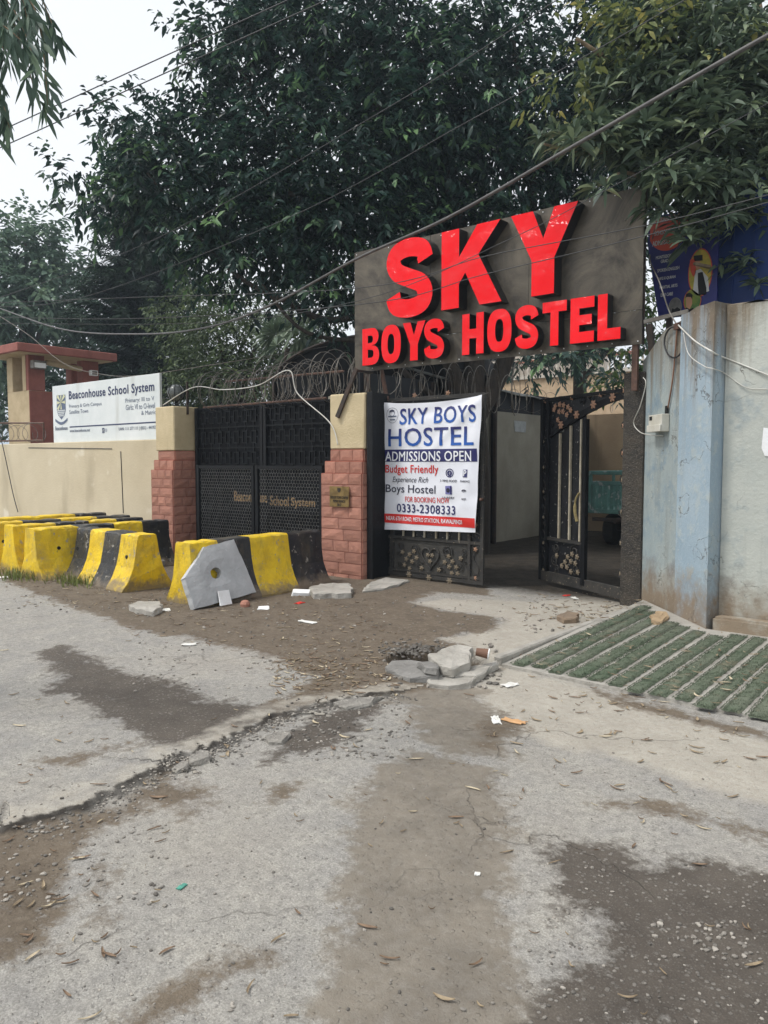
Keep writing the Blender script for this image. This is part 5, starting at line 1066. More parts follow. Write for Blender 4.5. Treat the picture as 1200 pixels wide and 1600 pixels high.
mb = MB(); mb.lathe(((tx0 + tx1) / 2 - .06, 15.95, .29), [(.17, 0), (.28, .01), (.29, .06), (.28, .11), (.17, .12)], 20, axis=Vector((1, 0, 0))); mb.build('wheel', m_rub, TR)
mb = MB(); mb.tube([((tx0 + tx1) / 2, 15.95, .3), ((tx0 + tx1) / 2, 15.75, .95)], .03, 6); mb.tube([((tx0 + tx1) / 2 - .35, 15.65, 1.0), ((tx0 + tx1) / 2 + .35, 15.65, 1.0)], .018, 6); mb.build('handlebar', m_blackrust, TR); tb('driver_seat', (tx0 + tx1) / 2 - .25, (tx0 + tx1) / 2 + .25, 15.25, 15.5, .8, .92, m=m_rub)
# barrel canopy behind the school gate
fc = Frame((0, 11.0, 0), (1, 0, 0), (0, 0, 1)); cl = fc.uv(428, 590)[0]; cap_ = fc.uv(552, 526); 
CN = thing('barrel_canopy', 'dark arched canopy roof behind the school gate', 'canopy', (cap_[0], 12.5, 0)); Rx = cap_[0] - cl; cz0 = fc.uv(428, 600)[1]; Rz = cap_[1] - cz0
mb = MB(); n = 20; ar = [(cap_[0] - Rx * math.cos(math.pi * i / n), cz0 + Rz * math.sin(math.pi * i / n)) for i in range(n + 1)]
mb.add([(x, 11.0, z) for x, z in ar] + [(x, 12.6, z) for x, z in ar] + [(x, 11.0, z - .04) for x, z in ar] + [(x, 12.6, z - .04) for x, z in ar], [(i, i + 1, n + 2 + i, n + 1 + i) for i in range(n)] + [(2 * n + 3 + i, 2 * n + 2 + i, 3 * n + 3 + i, 3 * n + 4 + i) for i in range(n)] + [(i + 1, i, 2 * n + 2 + i, 2 * n + 3 + i) for i in range(n)])
mb.build('roof_sheet', mat('dark_canopy_sheet', lin(24, 27, 32), lin(18, 20, 24), 3, .6), CN, smooth=True)
mb = MB(); mb.tube([(x, 10.98, z) for x, z in ar], .03, 6); mb.build('front_hoop', m_blackrust, CN)
for x in (ar[0][0], ar[-1][0]):
    for y in (11.0, 12.5): mb = MB(); mb.tube([(x, y, 0), (x, y, cz0)], .04, 8); mb.build('post', m_blackrust, CN)
mb = MB(); mb.add([(x, 12.55, z) for x, z in ar] + [(ar[-1][0], 12.55, 0), (ar[0][0], 12.55, 0)], [tuple(range(n + 3))[::-1]]); mb.build('end_wall', m_dark, CN)
mb = MB(); mb.add([(x, 11.03, z - .05) for x, z in ar] + [(ar[-1][0], 11.03, 0), (ar[0][0], 11.03, 0)], [tuple(range(n + 3))[::-1]]); mb.build('front_shade_sheet', mat('black_canopy_shade', lin(14, 15, 18), lin(10, 11, 13), 3, .8, spec=.2), CN)  # black sheet across the open front imitates the shaded interior

# ------------------------------------------------------------------ razor wire
def coil(label, p0, p1, r, turns, seed, squash=1.0, rail=None, wob=.04):
    p0, p1 = Vector(p0), Vector(p1); ax = (p1 - p0).normalized(); up = Vector((0, 0, 1)); sd_ = ax.cross(up).normalized(); rr = random.Random(seed); mb = MB(); K = 18; pts = []; ph = rr.uniform(0, 6)
    N_ = int(turns * K)
    for i in range(N_ + 1):
        t = i / N_; a_ = 2 * math.pi * i / K; k = 1 + wob * 3 * math.sin(i / K * 1.7 + ph) + wob * math.sin(i / K * 5.1)
        pts.append(p0.lerp(p1, t) + ax * (.06 * math.sin(i / K * 2.3 + ph)) + up * (math.sin(a_) * r * k * squash) + sd_ * (math.cos(a_) * r * k))
    t_ = thing('razor_wire', label, 'razor wire', p0.lerp(p1, .5) - up * r, 'razor wire coils')
    mb.tube(pts, .005, 4); mb.build('wire', m_wire, t_); mb = MB()
    for i in range(1, N_, 3):
        p = pts[i]; d = (pts[i + 1] - pts[i - 1]).normalized() if i < N_ else ax; q = d.orthogonal().normalized()
        mb.add([p - d * .03 + q * .018, p - d * .006, p + d * .03 + q * .018, p + d * .03 - q * .018, p + d * .006, p - d * .03 - q * .018], [(0, 1, 4), (1, 2, 4), (5, 1, 4), (1, 3, 4)])
    o = mb.build('barbs', m_wire, t_); o['kind'] = 'stuff'
    if rail:
        for a_, b_ in rail: mb = MB(); mb.tube([a_, b_], .018, 6); mb.build('rail', m_rustpipe, t_)
    return t_
fw = Frame((0, 8.05, 0), (1, 0, 0), (0, 0, 1)); W8 = lambda px, py: fw.pt(*fw.uv(px, py))
coil('tangled razor wire coil along the top of the school gate', W8(322, 613), W8(512, 596), .27, 23, 2, 1.0, wob=.07, rail=[(W8(318, 637), W8(510, 622)), (W8(330, 594) + Vector((0, .3, 0)), W8(515, 577) + Vector((0, .3, 0)))])
coil('second looser razor wire coil over the right half of the school gate', W8(400, 606) + Vector((0, .2, .05)), W8(520, 588) + Vector((0, .2, .1)), .25, 9, 21, 1.1, wob=.14)
coil('razor wire coil tangled under the left end of the hostel sign', W8(520, 590), W8(600, 592) + Vector((0, .2, 0)), .26, 11, 5, 1.2, wob=.08)
coil('loose razor wire coil above the banner gate leaf', W8(605, 600) + Vector((0, .3, 0)), W8(770, 600) + Vector((0, .9, 0)), .28, 16, 8, 1.0, wob=.09)
coil('razor wire coil running along the driveway wall top', (YX + .05, 9.0, 2.78), (YX + .05, 16.2, 2.78), .22, 14, 11)
coil('razor wire coil on the tan yard wall beyond the wicket door', (YX + .5, 16.45, 2.86), (-3.2, 16.45, 2.86), .24, 12, 12)
fwa = Frame((0, 8.03, 0), (1, 0, 0), (0, 0, 1)); W9 = lambda px, py: fwa.pt(*fwa.uv(px, py))
T = coil('razor wire coil on a rusty rail at the left end of the beige wall', W9(-120, 676), W9(66, 676), .19, 16, 14, rail=[(W9(-120, 661), W9(68, 661)), (W9(-120, 691), W9(68, 688)), (W9(68, 660), W9(68, 690))])
coil('razor wire coil running behind the white school sign', W9(66, 640) + Vector((0, .5, 0)), W9(250, 650) + Vector((0, .5, 0)), .3, 14, 15)

# ------------------------------------------------------------------ overhead wires
def cable(label, pts, r, m=m_cable, sag=None, name='overhead_cable', group='overhead cables'):
    pts = [Vector(p) for p in pts]
    if sag is not None:
        a, b = pts; pts = [a.lerp(b, i / 24) - Vector((0, 0, sag * 4 * (i / 24) * (1 - i / 24))) for i in range(25)]
    else: pts = spline(pts, 8)
    mb = MB(); mb.tube(pts, r, 5); return tag(mb.build(name, m, smooth=True), label, 'cable', group)
cable('thickest overhead cable sloping from upper right across the sign corner', [DP(1330, -10, 4.6), DP(1200, 55, 5.2), DP(900, 226, 6.4), DP(700, 340, 7.6), DP(556, 405, 8.8), DP(420, 478, 10.6), DP(320, 512, 12.5), DP(220, 522, 15), DP(100, 515, 18), DP(0, 482, 21), DP(-90, 450, 23)], .017, mat('grey_cable', lin(96, 94, 92), lin(72, 70, 70), 6, .5))
cable('upper of the two dark wires against the bright sky', [DP(-60, 232, 9), DP(450, 0, 8.0), DP(560, -50, 7.8)], .0065)
cable('lower of the two dark wires against the bright sky', [DP(-60, 258, 9), DP(500, 5, 8.0), DP(600, -40, 7.8)], .0065)
cable('thin wire crossing the dark tree crown to the top edge', [DP(0, 465, 14), DP(240, 375, 11), DP(600, 172, 8.5), DP(870, 0, 7.4), DP(900, -20, 7.3)], .005)
cable('thin wire crossing the tree above the sign', [DP(-40, 480, 14), DP(120, 467, 12), DP(440, 345, 9), DP(740, 185, 7.5), DP(1070, 0, 6.5), DP(1120, -28, 6.4)], .0045)
cable('upper of two thin wires passing before the red letters', [DP(-20, 474, 12), DP(200, 465, 10), DP(560, 450, 7.2), DP(760, 400, 6.6), DP(1010, 352, 6.0), DP(1230, 297, 5.4)], .004)
cable('lower of two thin wires passing before the red letters', [DP(-20, 495, 12), DP(200, 498, 10), DP(560, 476, 7.2), DP(760, 428, 6.6), DP(1010, 368, 6.0), DP(1230, 308, 5.4)], .004)
cable('thin service wire slanting across the sign to the poster tree', [DP(0, 505, 13), DP(300, 505, 10), DP(560, 470, 7.6), DP(800, 372, 7.0), DP(960, 290, 6.8), DP(1100, 215, 6.5), DP(1240, 140, 6.2)], .0035)
cable('sagging thin wire from the left edge over the guard tower to the school sign', [DP(-40, 470, 17), DP(40, 520, 16), DP(100, 568, 15.5), DP(160, 585, 15), DP(215, 587, 14), DP(300, 575, 14), DP(520, 540, 14)], .006, m_wire)
cable('white cable drooping from the lamp pillar over the gate to the plaque pillar', [W8(270, 634) - Vector((0, .2, 0)), W8(322, 607) - Vector((0, .25, 0)), W8(372, 611) - Vector((0, .3, 0)), W8(430, 605) - Vector((0, .35, 0)), W8(486, 583) - Vector((0, .45, 0)), W8(500, 618) - Vector((0, .45, 0)), YP(515, 660, 7.60), YP(528, 695, 7.60)], .008, m_white)
cable('black guy wire hanging in front of the beige wall at the left edge', [YP(-10, 640, 7.85), YP(5, 700, 7.85), YP(20, 770, 7.85), YP(28, 800, 7.85)], .010)
# wires on the right wall
def onsplay(px, py, h=.015):
    o_ = Vector((sp0.x, sp0.y, 0)); n_ = Vector((-nrm.x, -nrm.y, 0)).normalized(); return PP(px, py, o_ + n_ * h, n_)
onpan = lambda px, py: YP(px, py, 7.10)
cable('white twisted cable from the wall bracket to the right edge of the picture', [onsplay(1060, 508, .06), onsplay(1085, 532, .09), onsplay(1112, 549, .10), onpan(1130, 558), onpan(1200, 586), onpan(1260, 612)], .0075, m_white)
cable('thin white cable looping lower across the blue pilaster', [onsplay(1068, 520, .09), onsplay(1076, 553, .08), onsplay(1100, 572, .08), onsplay(1114, 576, .09), onpan(1132, 583), onpan(1165, 605), onpan(1200, 608), onpan(1260, 606)], .0045, m_white)
mb = MB(); mb.tube([onsplay(1053 + 15 * math.cos(t) , 535 + 24 * math.sin(t), .03) for t in [i * 6.5 / 26 for i in range(27)]], .009, 5); tag(mb.build('cable_loop', m_cable), 'black cable coiled in a loop on the splayed wall', 'cable')
cable('brown wire running down the wall to the meter box', [onsplay(1058, 512), onsplay(1056, 540), onsplay(1050, 600), onsplay(1040, 655)], .008, mat('brown_cable', lin(142, 104, 80), lin(120, 86, 66), 6, .6))
cable('white wire dangling from the gate post to the meter box', [onsplay(1005, 590, .1), onsplay(1009, 600, .12), onsplay(1000, 635, .12), onsplay(990, 660, .1), onsplay(1000, 675, .08), onsplay(1018, 680, .04), onsplay(1036, 681)], .005, m_white)
cable('pale cable hanging down the poster side to the wall bracket', [fp.pt(*fp.uv(1025, 360), .05), fp.pt(*fp.uv(1018, 405), .05), onsplay(1030, 440, .1), onsplay(1045, 485, .06), onsplay(1058, 508, .04)], .007, m_wire)
mb = MB(); p = onsplay(1060, 510, .04); mb.obox(p, (.03, -.03, 0), (.02, .02, 0), (0, 0, .03)); tag(mb.build('wall_bracket', m_rustpipe), 'small rusty bracket holding cables on the splayed wall', 'bracket')
MBX = thing('meter_box', 'white electricity meter box on the wall beside the gate post', 'meter', onsplay(1036, 672)); f3 = Frame(onsplay(1036, 660, 0), Vector((sp0.x - sp1.x, sp0.y - sp1.y, 0)), (0, 0, 1))
def fbox(nm, r, h0, h1, m, par=MBX): mb = MB(); mb.obox(f3.pt((r[0] + r[1]) / 2, (r[2] + r[3]) / 2, (h0 + h1) / 2), f3.R * (r[1] - r[0]) / 2, f3.U * (r[3] - r[2]) / 2, f3.N * (h1 - h0) / 2); return mb.build(nm, m, par, bevel=.005)
m_meter = mat('offwhite_plastic', lin(206, 204, 194), lin(186, 182, 168), 5, .5)
fbox('case', f3.rect(1025, 1046, 648, 675), 0, .08, m_meter); fbox('cover', f3.rect(1025, 1046, 664, 675), .081, .1, m_meter); fbox('display', f3.rect(1027, 1031, 651, 657), .081, .084, m_hole); fbox('aerial', f3.rect(1043, 1046, 634, 647), .01, .03, m_hole)
# ------------------------------------------------------------------ trees
def leaf_material(name, dark, mid, light, rough=.5, trans=.25):
    m = bpy.data.materials.new(name); m.use_nodes = True; n, l = m.node_tree.nodes, m.node_tree.links; p = n['Principled BSDF']; p.inputs['Roughness'].default_value = rough; p.inputs['Specular IOR Level'].default_value = .4
    a = n.new('ShaderNodeAttribute'); a.attribute_name = 'tint'; r = n.new('ShaderNodeValToRGB'); e = r.color_ramp.elements; e[0].color = (*dark, 1); e[1].color = (*light, 1); x = e.new(.55); x.color = (*mid, 1)
    l.new(a.outputs['Fac'], r.inputs[0]); l.new(r.outputs[0], p.inputs['Base Color'])
    tr = n.new('ShaderNodeBsdfTranslucent'); l.new(r.outputs[0], tr.inputs[0]); mix = n.new('ShaderNodeMixShader'); mix.inputs[0].default_value = trans
    l.new(p.outputs[0], mix.inputs[1]); l.new(tr.outputs[0], mix.inputs[2]); l.new(mix.outputs[0], n['Material Output'].inputs[0]); return m
def norm(a): return a / np.maximum(np.linalg.norm(a, axis=1, keepdims=True), 1e-9)
def leaf_object(parent, name, base, dirv, L, W, tint, m, loc, droop=.25, nrm=None, curl=.12):
    """leaves as folded blades with a drooping tip; base (n,3), dirv (n,3), L, W (n,)"""
    n = len(base); d = norm(dirv); up = np.tile([0, 0, 1.], (n, 1)) if nrm is None else nrm
    s = norm(np.cross(d, up + rng.normal(0, .45, (n, 3)))); nn = np.cross(s, d); L = L[:, None]; W = W[:, None]; dn = np.tile([0, 0, -1.], (n, 1))
    v0 = base; mid = base + d * L * .45 - nn * W * .28; l_ = base + d * L * .42 + s * W * .5; r_ = base + d * L * .42 - s * W * .5; tip = base + d * L + dn * L * droop
    l2 = base + d * L * .78 + s * W * .3 + dn * L * droop * .5; r2 = base + d * L * .78 - s * W * .3 + dn * L * droop * .5
    V = np.stack([v0, l_, mid, r_, l2, r2, tip], 1).reshape(-1, 3) - np.array(loc)
    F = np.array([[0, 2, 1], [0, 3, 2], [1, 2, 4], [2, 3, 5], [2, 5, 4], [4, 5, 6]]); Fi = (np.arange(n)[:, None, None] * 7 + F[None]).reshape(-1)
    me = bpy.data.meshes.new(name); me.vertices.add(n * 7); me.vertices.foreach_set('co', V.ravel().astype(np.float32)); k = n * 6
    me.loops.add(k * 3); me.loops.foreach_set('vertex_index', Fi.astype(np.int32)); me.polygons.add(k); me.polygons.foreach_set('loop_start', (np.arange(k) * 3).astype(np.int32)); me.update(calc_edges=True)
    a = me.attributes.new('tint', 'FLOAT', 'POINT'); a.data.foreach_set('value', np.repeat(tint, 7).astype(np.float32)); me.materials.append(m); me.polygons.foreach_set('use_smooth', [True] * k)
    o = bpy.data.objects.new(name, me); COL.objects.link(o); o.parent = parent; return o
def lobe_twigs(lobes, per_m2, r):
    """twig roots spread through each lobe, denser towards its skin; returns points and outward directions"""
    P, D = [], []
    for (c, rad, dens) in lobes:
        c = np.array(c); rad = np.array(rad); n = max(3, int(per_m2 * dens * 4 * (np.prod(rad)) ** (2 / 3) * math.pi / 3))
        d = norm(r.normal(0, 1, (n, 3))); u = r.random(n) ** .42; bump = 1 + .16 * np.sin(d[:, 0] * 7 + c[0]) * np.sin(d[:, 2] * 6 + c[1]) + .12 * np.sin(d[:, 1] * 11 + c[2])
        P.append(c + d * rad * (u * bump)[:, None]); D.append(norm(d + [0, 0, .1]))
    return np.concatenate(P), np.concatenate(D)
def crown(parent, name, lobes, per_m2, L, W, m, r, leaves=11, twig=.38, droop=.3, tint_c=.4, tint_s=.2, hang=.25):
    P, D = lobe_twigs(lobes, per_m2, r); n = len(P); D = norm(D + r.normal(0, .55, (n, 3)) - np.array([0, 0, hang])); k = leaves
    t = np.tile(np.linspace(.05, 1, k), (n, 1)); pts = P[:, None] + D[:, None] * t[..., None] * twig + r.normal(0, .03, (n, k, 3)); pts[..., 2] -= .1 * t ** 2 * twig
    sgn = np.where(np.arange(k) % 2, 1, -1)[None, :, None]; S = norm(np.cross(D, [0, 0, 1.]))[:, None]
    dv = D[:, None] * .55 + S * sgn * .8 + r.normal(0, .3, (n, k, 3)) - np.array([0, 0, .25])
    base = pts.reshape(-1, 3); dv = dv.reshape(-1, 3); N = len(base)
    tw = r.normal(0, tint_s, n); tint = np.clip(tint_c + np.repeat(tw, k) + r.normal(0, .1, N) + np.tile(np.linspace(-.05, .1, k), n), 0, 1)
    ln = L * r.uniform(.45, 1.3, N)
    return leaf_object(parent, name, base, dv, ln, ln * (W / L) * r.uniform(.85, 1.15, N), tint, m, parent.location, droop)
def limbs(parent, name, paths, m):
    mb = MB()
    for pts, r0, r1 in paths:
        c = spline(pts, 6); k = len(c); mb.tube(c, [r0 + (r1 - r0) * i / (k - 1) for i in range(k)], 8)
    return mb.build(name, m, parent, smooth=True)
m_bark = mat('dark_bark', lin(70, 62, 54), lin(44, 40, 36), 6, .95, .8, 20, stretch=(3, 3, .6)); m_barkp = mat('pale_bark', lin(140, 122, 98), lin(104, 90, 72), 6, .9, .5, 20)
def LB(px, py, rx, ry, d, dens=1.0, rd=None):
    c = DP(px, py, d); k = d / FPX; X, Z = rx * k, ry * k; Dp = rd if rd else (X + Z) / 2 * .8
    return (tuple(c), (X * .8 + Dp * .2, X * .3 + Dp * .7, Z), dens)
r1 = np.random.default_rng(11)
mf = leaf_material('dark_glossy_leaf', lin(27, 43, 43), lin(50, 77, 68), lin(116, 150, 98), .40, .3)
base = DP(735, 845, 13.2); base.z = 0
T1 = thing('broad_tree', 'huge dark evergreen tree rising behind the hostel sign', 'tree', base)
fk = Vector((base.x, base.y, 2.2))
limbs(T1, 'trunk', [([base + Vector((0, 0, -.2)), base + Vector((.05, 0, 1.2)), fk], .34, .26), ([fk, DP(706, 575, 13.0), DP(640, 470, 12.8), DP(560, 380, 12.8), DP(450, 300, 12.6)], .15, .04), ([fk, DP(742, 570, 13.4), DP(735, 420, 13.5), DP(690, 250, 13.4), DP(650, 60, 13.4)], .22, .06), ([fk, DP(785, 575, 13.4), DP(820, 450, 13.6), DP(830, 250, 13.8), DP(800, 60, 13.8)], .19, .05),
    ([DP(640, 470, 12.9), DP(520, 500, 12.7), DP(440, 468, 12.5), DP(370, 430, 12.5), DP(300, 360, 12.4), DP(230, 270, 12.4)], .06, .02), ([fk, DP(640, 590, 12.9), DP(600, 540, 12.7), DP(480, 520, 12.4), DP(410, 445, 12.3)], .07, .02), ([DP(560, 380, 12.8), DP(430, 200, 12.9), DP(360, 80, 13)], .08, .03), ([DP(690, 250, 13.4), DP(560, 140, 13.2), DP(480, 40, 13)], .09, .03)], m_bark)
lob = [LB(*a) for a in ((640, 90, 190, 170, 13.6), (820, 120, 150, 190, 13.9), (520, 40, 140, 140, 13.4), (430, 110, 115, 120, 13.2), (345, 55, 62, 60, 13.0, .9), (335, 130, 50, 55, 13.0, .8), (330, 195, 42, 42, 13.0, .75), (560, 240, 170, 130, 13.2), (720, 290, 150, 110, 13.5, .9), (440, 255, 110, 100, 13.0), (470, 350, 110, 80, 12.8), (600, 380, 110, 62, 13.0, .7), (355, 300, 85, 90, 12.7), (300, 215, 45, 48, 12.6, .8), (275, 330, 90, 90, 12.5), (215, 220, 62, 62, 12.4, .8), (175, 185, 42, 42, 12.4, .7), (105, 270, 48, 24, 12.3, .6), (150, 320, 60, 36, 12.3, .7), (370, 400, 90, 60, 12.5, .9), (230, 290, 70, 70, 12.4, .9), (480, 440, 80, 40, 12.6, .55), (430, 20, 80, 60, 13.1), (300, 90, 24, 60, 13.0, .5), (900, 230, 110, 130, 13.8), (690, 180, 160, 120, 13.0), (780, 360, 120, 60, 13.4, .8), (560, 330, 120, 60, 12.9, .9), (520, 480, 40, 40, 12.6, .6), (700, 450, 200, 80, 14.5, .6), (960, 300, 90, 150, 13.8), (1000, 120, 160, 160, 14.0), (420, 350, 120, 90, 13.6, .9), (540, 420, 120, 50, 13.8, .8), (330, 240, 70, 80, 13.2), (240, 180, 40, 40, 12.6, .7), (640, 300, 130, 90, 14.2))]
crown(T1, 'crown', lob, 46.0, .15, .066, mf, r1, leaves=12, twig=.42, tint_c=.38, tint_s=.2, droop=.35)
# tree further in, over the driveway
T2 = thing('yard_tree', 'dark tree with a straight trunk standing inside the yard right of the driveway opening', 'tree', GP(905, 806)); b2 = T2.location
limbs(T2, 'trunk', [([b2, DP(906, 700, 21.5), DP(906, 600, 21), DP(905, 540, 21), DP(890, 440, 21)], .24, .14), ([DP(906, 600, 21), DP(930, 570, 21), DP(960, 540, 21)], .08, .04), ([DP(905, 570, 21), DP(870, 555, 21), DP(830, 545, 21)], .08, .03)], m_bark)
crown(T2, 'crown', [LB(*a) for a in ((830, 570, 50, 24, 20.5, 1.0), (850, 540, 70, 40, 20.5), (920, 520, 80, 40, 21), (990, 540, 50, 50, 21), (800, 500, 80, 50, 21), (900, 450, 120, 50, 21), (975, 580, 26, 22, 20, .9), (960, 590, 40, 18, 19, 1.0), (880, 556, 44, 20, 19, 1.0), (930, 575, 30, 16, 19.5, 1.0), (760, 420, 120, 60, 15.5), (860, 400, 110, 60, 14.5), (900, 430, 90, 50, 13.0), (820, 440, 90, 40, 12.5, .8))], 15, .22, .09, mf, r1, leaves=10, twig=.5, tint_c=.42, tint_s=.16)  # nearer lobes, unseen behind the sign, are added to shade the yard
# bright shrub behind the right leaf
mg = leaf_material('bright_shrub_leaf', lin(46, 66, 36), lin(84, 110, 58), lin(140, 158, 92), .5, .3)
T3 = thing('shrub', 'light green bushy shrub behind the hinge end of the open gate leaf', 'shrub', GP(985, 800)); b3 = T3.location
limbs(T3, 'stem', [([b3, DP(985, 700, 17), DP(985, 600, 16)], .08, .03)], m_bark); crown(T3, 'crown', [LB(*a) for a in ((970, 595, 45, 24, 15.5), (1000, 560, 40, 40, 15.5), (1030, 480, 40, 60, 15), (1015, 440, 30, 70, 15))], 26, .13, .06, mg, r1, leaves=9, tint_c=.5)
# large-leafed tree over the right wall: whorls of long leaves
ml = leaf_material('long_matt_leaf', lin(46, 62, 53), lin(84, 101, 80), lin(150, 162, 120), .5, .2)
b4 = Vector((-.55, 9.2, 0)); T4 = thing('long_leaf_tree', 'tree with whorls of long leaves overhanging the right wall and sign corner', 'tree', b4)
br4 = [([b4, DP(1195, 480, 9.4), DP(1175, 380, 9.2), DP(1160, 300, 9.0), DP(1100, 240, 8.6)], .12, .05), ([DP(1175, 380, 9.2), DP(1150, 430, 8.8), DP(1120, 420, 8.4), DP(1085, 412, 8.1)], .035, .018), ([DP(1160, 300, 9.0), DP(1120, 280, 8.6), DP(1050, 300, 8.2), DP(1030, 320, 8)], .05, .015), ([DP(1160, 300, 9), DP(1120, 160, 8.8), DP(1000, 120, 8.5), DP(900, 60, 8.4)], .06, .02), ([DP(1160, 300, 9), DP(1200, 180, 9), DP(1190, 40, 9), DP(1170, -60, 9)], .07, .03), ([DP(1120, 160, 8.8), DP(1000, 230, 8.3), DP(900, 235, 8.1), DP(850, 225, 8)], .04, .012), ([DP(1050, 300, 8.2), DP(980, 270, 7.9), DP(935, 290, 7.7)], .03, .01), ([DP(1175, 450, 9.2), DP(1170, 440, 8.9), DP(1165, 480, 8.7)], .03, .02)]
limbs(T4, 'trunk', br4, m_barkp)
r4 = np.random.default_rng(21); rose = []
for (px, py, rx, ry, d, n) in ((1130, 300, 80, 60, 8.2, 60), (1060, 270, 70, 45, 8.0, 50), (1100, 180, 110, 70, 8.3, 120), (980, 215, 90, 45, 8.1, 70), (900, 215, 60, 25, 7.9, 26), (1020, 120, 120, 60, 8.5, 90), (1150, 80, 90, 80, 8.6, 120), (1060, 40, 130, 60, 8.8, 120), (940, 290, 20, 14, 7.6, 3), (1075, 375, 34, 22, 8.0, 6), (1140, 415, 24, 14, 8.0, 3), (1185, 360, 40, 60, 8.3, 14), (1030, 325, 26, 24, 8.0, 7), (1180, 240, 60, 80, 8.6, 80), (1240, 200, 80, 160, 8.8, 90), (1185, 420, 30, 30, 8.2, 7), (1110, 335, 40, 24, 8.1, 9), (1060, 345, 30, 24, 8.0, 6), (1120, 375, 26, 20, 8.0, 4)):
    for _ in range(int(n * (1.7 if n > 20 else 1))):
        v = r4.normal(0, 1, 3); v /= np.linalg.norm(v); v *= r4.random() ** .4; rose.append((DP(px + v[0] * rx, py + v[1] * ry, d + v[2] * .6), v))
Bs, Ds, Ls = [], [], []
for c_, v in rose:
    ax = norm(np.array([[v[0] * .5 + r4.normal(0, .3), -.4 + r4.normal(0, .3), .6 + r4.normal(0, .3)]]))[0]; k = r4.integers(8, 13)
    a = Vector(ax).orthogonal().normalized(); b = Vector(ax).cross(a); sz = r4.uniform(.75, 1.15)
    for i in range(k):
        t = 2.4 * i + r4.normal(0, .15); el_ = r4.uniform(.0, .75); d = (a * math.cos(t) + b * math.sin(t)) * math.cos(el_) + Vector(ax) * math.sin(el_); Bs.append(np.array(c_) + np.array(ax) * r4.uniform(-.04, .04)); Ds.append(np.array(d)); Ls.append(sz * r4.uniform(.15, .27))
Bs, Ds, Ls = np.array(Bs), np.array(Ds), np.array(Ls); leaf_object(T4, 'crown', Bs, Ds, Ls, Ls * .25, np.clip(r4.normal(.48, .17, len(Ls)), 0, 1), ml, T4.location, .32)
my = leaf_material('yellowing_leaf', lin(66, 80, 48), lin(112, 122, 72), lin(182, 170, 100), .5, .3)
crown(T4, 'young_foliage', [LB(*a) for a in ((930, 60, 60, 60, 8.1, .8), (1000, 20, 90, 40, 8.1, .8), (880, 110, 26, 40, 8.0, .7), (1060, 70, 70, 40, 8.1, .5), (860, 145, 26, 20, 8.0, .6), (1120, 20, 60, 30, 8.1, .4))], 46, .095, .045, my, r4, leaves=9, twig=.3, tint_c=.45)
# far and middle trees on the left
mh = leaf_material('hazed_far_leaf', lin(62, 84, 72), lin(92, 116, 98), lin(132, 154, 124), .6, .25); mm_ = leaf_material('olive_leaf', lin(48, 62, 42), lin(84, 100, 66), lin(124, 138, 92), .6, .25); mn = leaf_material('needle_green', lin(18, 34, 26), lin(32, 54, 40), lin(60, 84, 58), .6, .12)  # far leaf colours are raised to paint haze into them
def back_tree(name, label, px, d, lobes, mater, per, L, W, rr_, tint=.45, leaves=9, twig=.5):
    b = DP(px, 700, d); b.z = 0; t = thing(name, label, 'tree', b); cs = [Vector(q[0]) for q in lobes]; f = Vector((b.x, b.y, min(c.z for c in cs) * .7))
    limbs(t, 'trunk', [([b, f], .25, .2)] + [([f, f.lerp(c, .5) + Vector((0, 0, .3)), c], .12, .04) for c in cs[:6]], m_bark); crown(t, 'crown', lobes, per, L, W, mater, rr_, leaves=leaves, twig=twig, tint_c=tint, tint_s=.15); return t
r5 = np.random.default_rng(31)
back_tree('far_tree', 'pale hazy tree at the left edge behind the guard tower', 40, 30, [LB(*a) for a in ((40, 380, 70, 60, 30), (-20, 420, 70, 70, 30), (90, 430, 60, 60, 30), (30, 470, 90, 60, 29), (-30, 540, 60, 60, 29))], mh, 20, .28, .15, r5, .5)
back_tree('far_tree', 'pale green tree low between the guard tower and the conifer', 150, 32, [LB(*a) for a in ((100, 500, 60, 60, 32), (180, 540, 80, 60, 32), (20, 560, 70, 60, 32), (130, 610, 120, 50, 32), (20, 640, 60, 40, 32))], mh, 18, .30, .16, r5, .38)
back_tree('olive_tree', 'grey-green feathery tree behind the lattice school gate', 370, 18.5, [LB(*a) for a in ((340, 520, 60, 60, 18.5), (400, 540, 70, 60, 18.5), (330, 590, 60, 50, 18), (300, 560, 40, 60, 18.5), (440, 560, 40, 50, 18.5), (380, 610, 90, 40, 18), (430, 480, 50, 30, 19, .6), (270, 620, 40, 40, 18), (470, 520, 60, 50, 19.5), (400, 590, 110, 50, 19.5), (300, 500, 70, 60, 20), (480, 470, 60, 40, 20, .8), (360, 470, 70, 40, 20.5, .9))], mm_, 52, .13, .05, r5, .36, 10, .45)
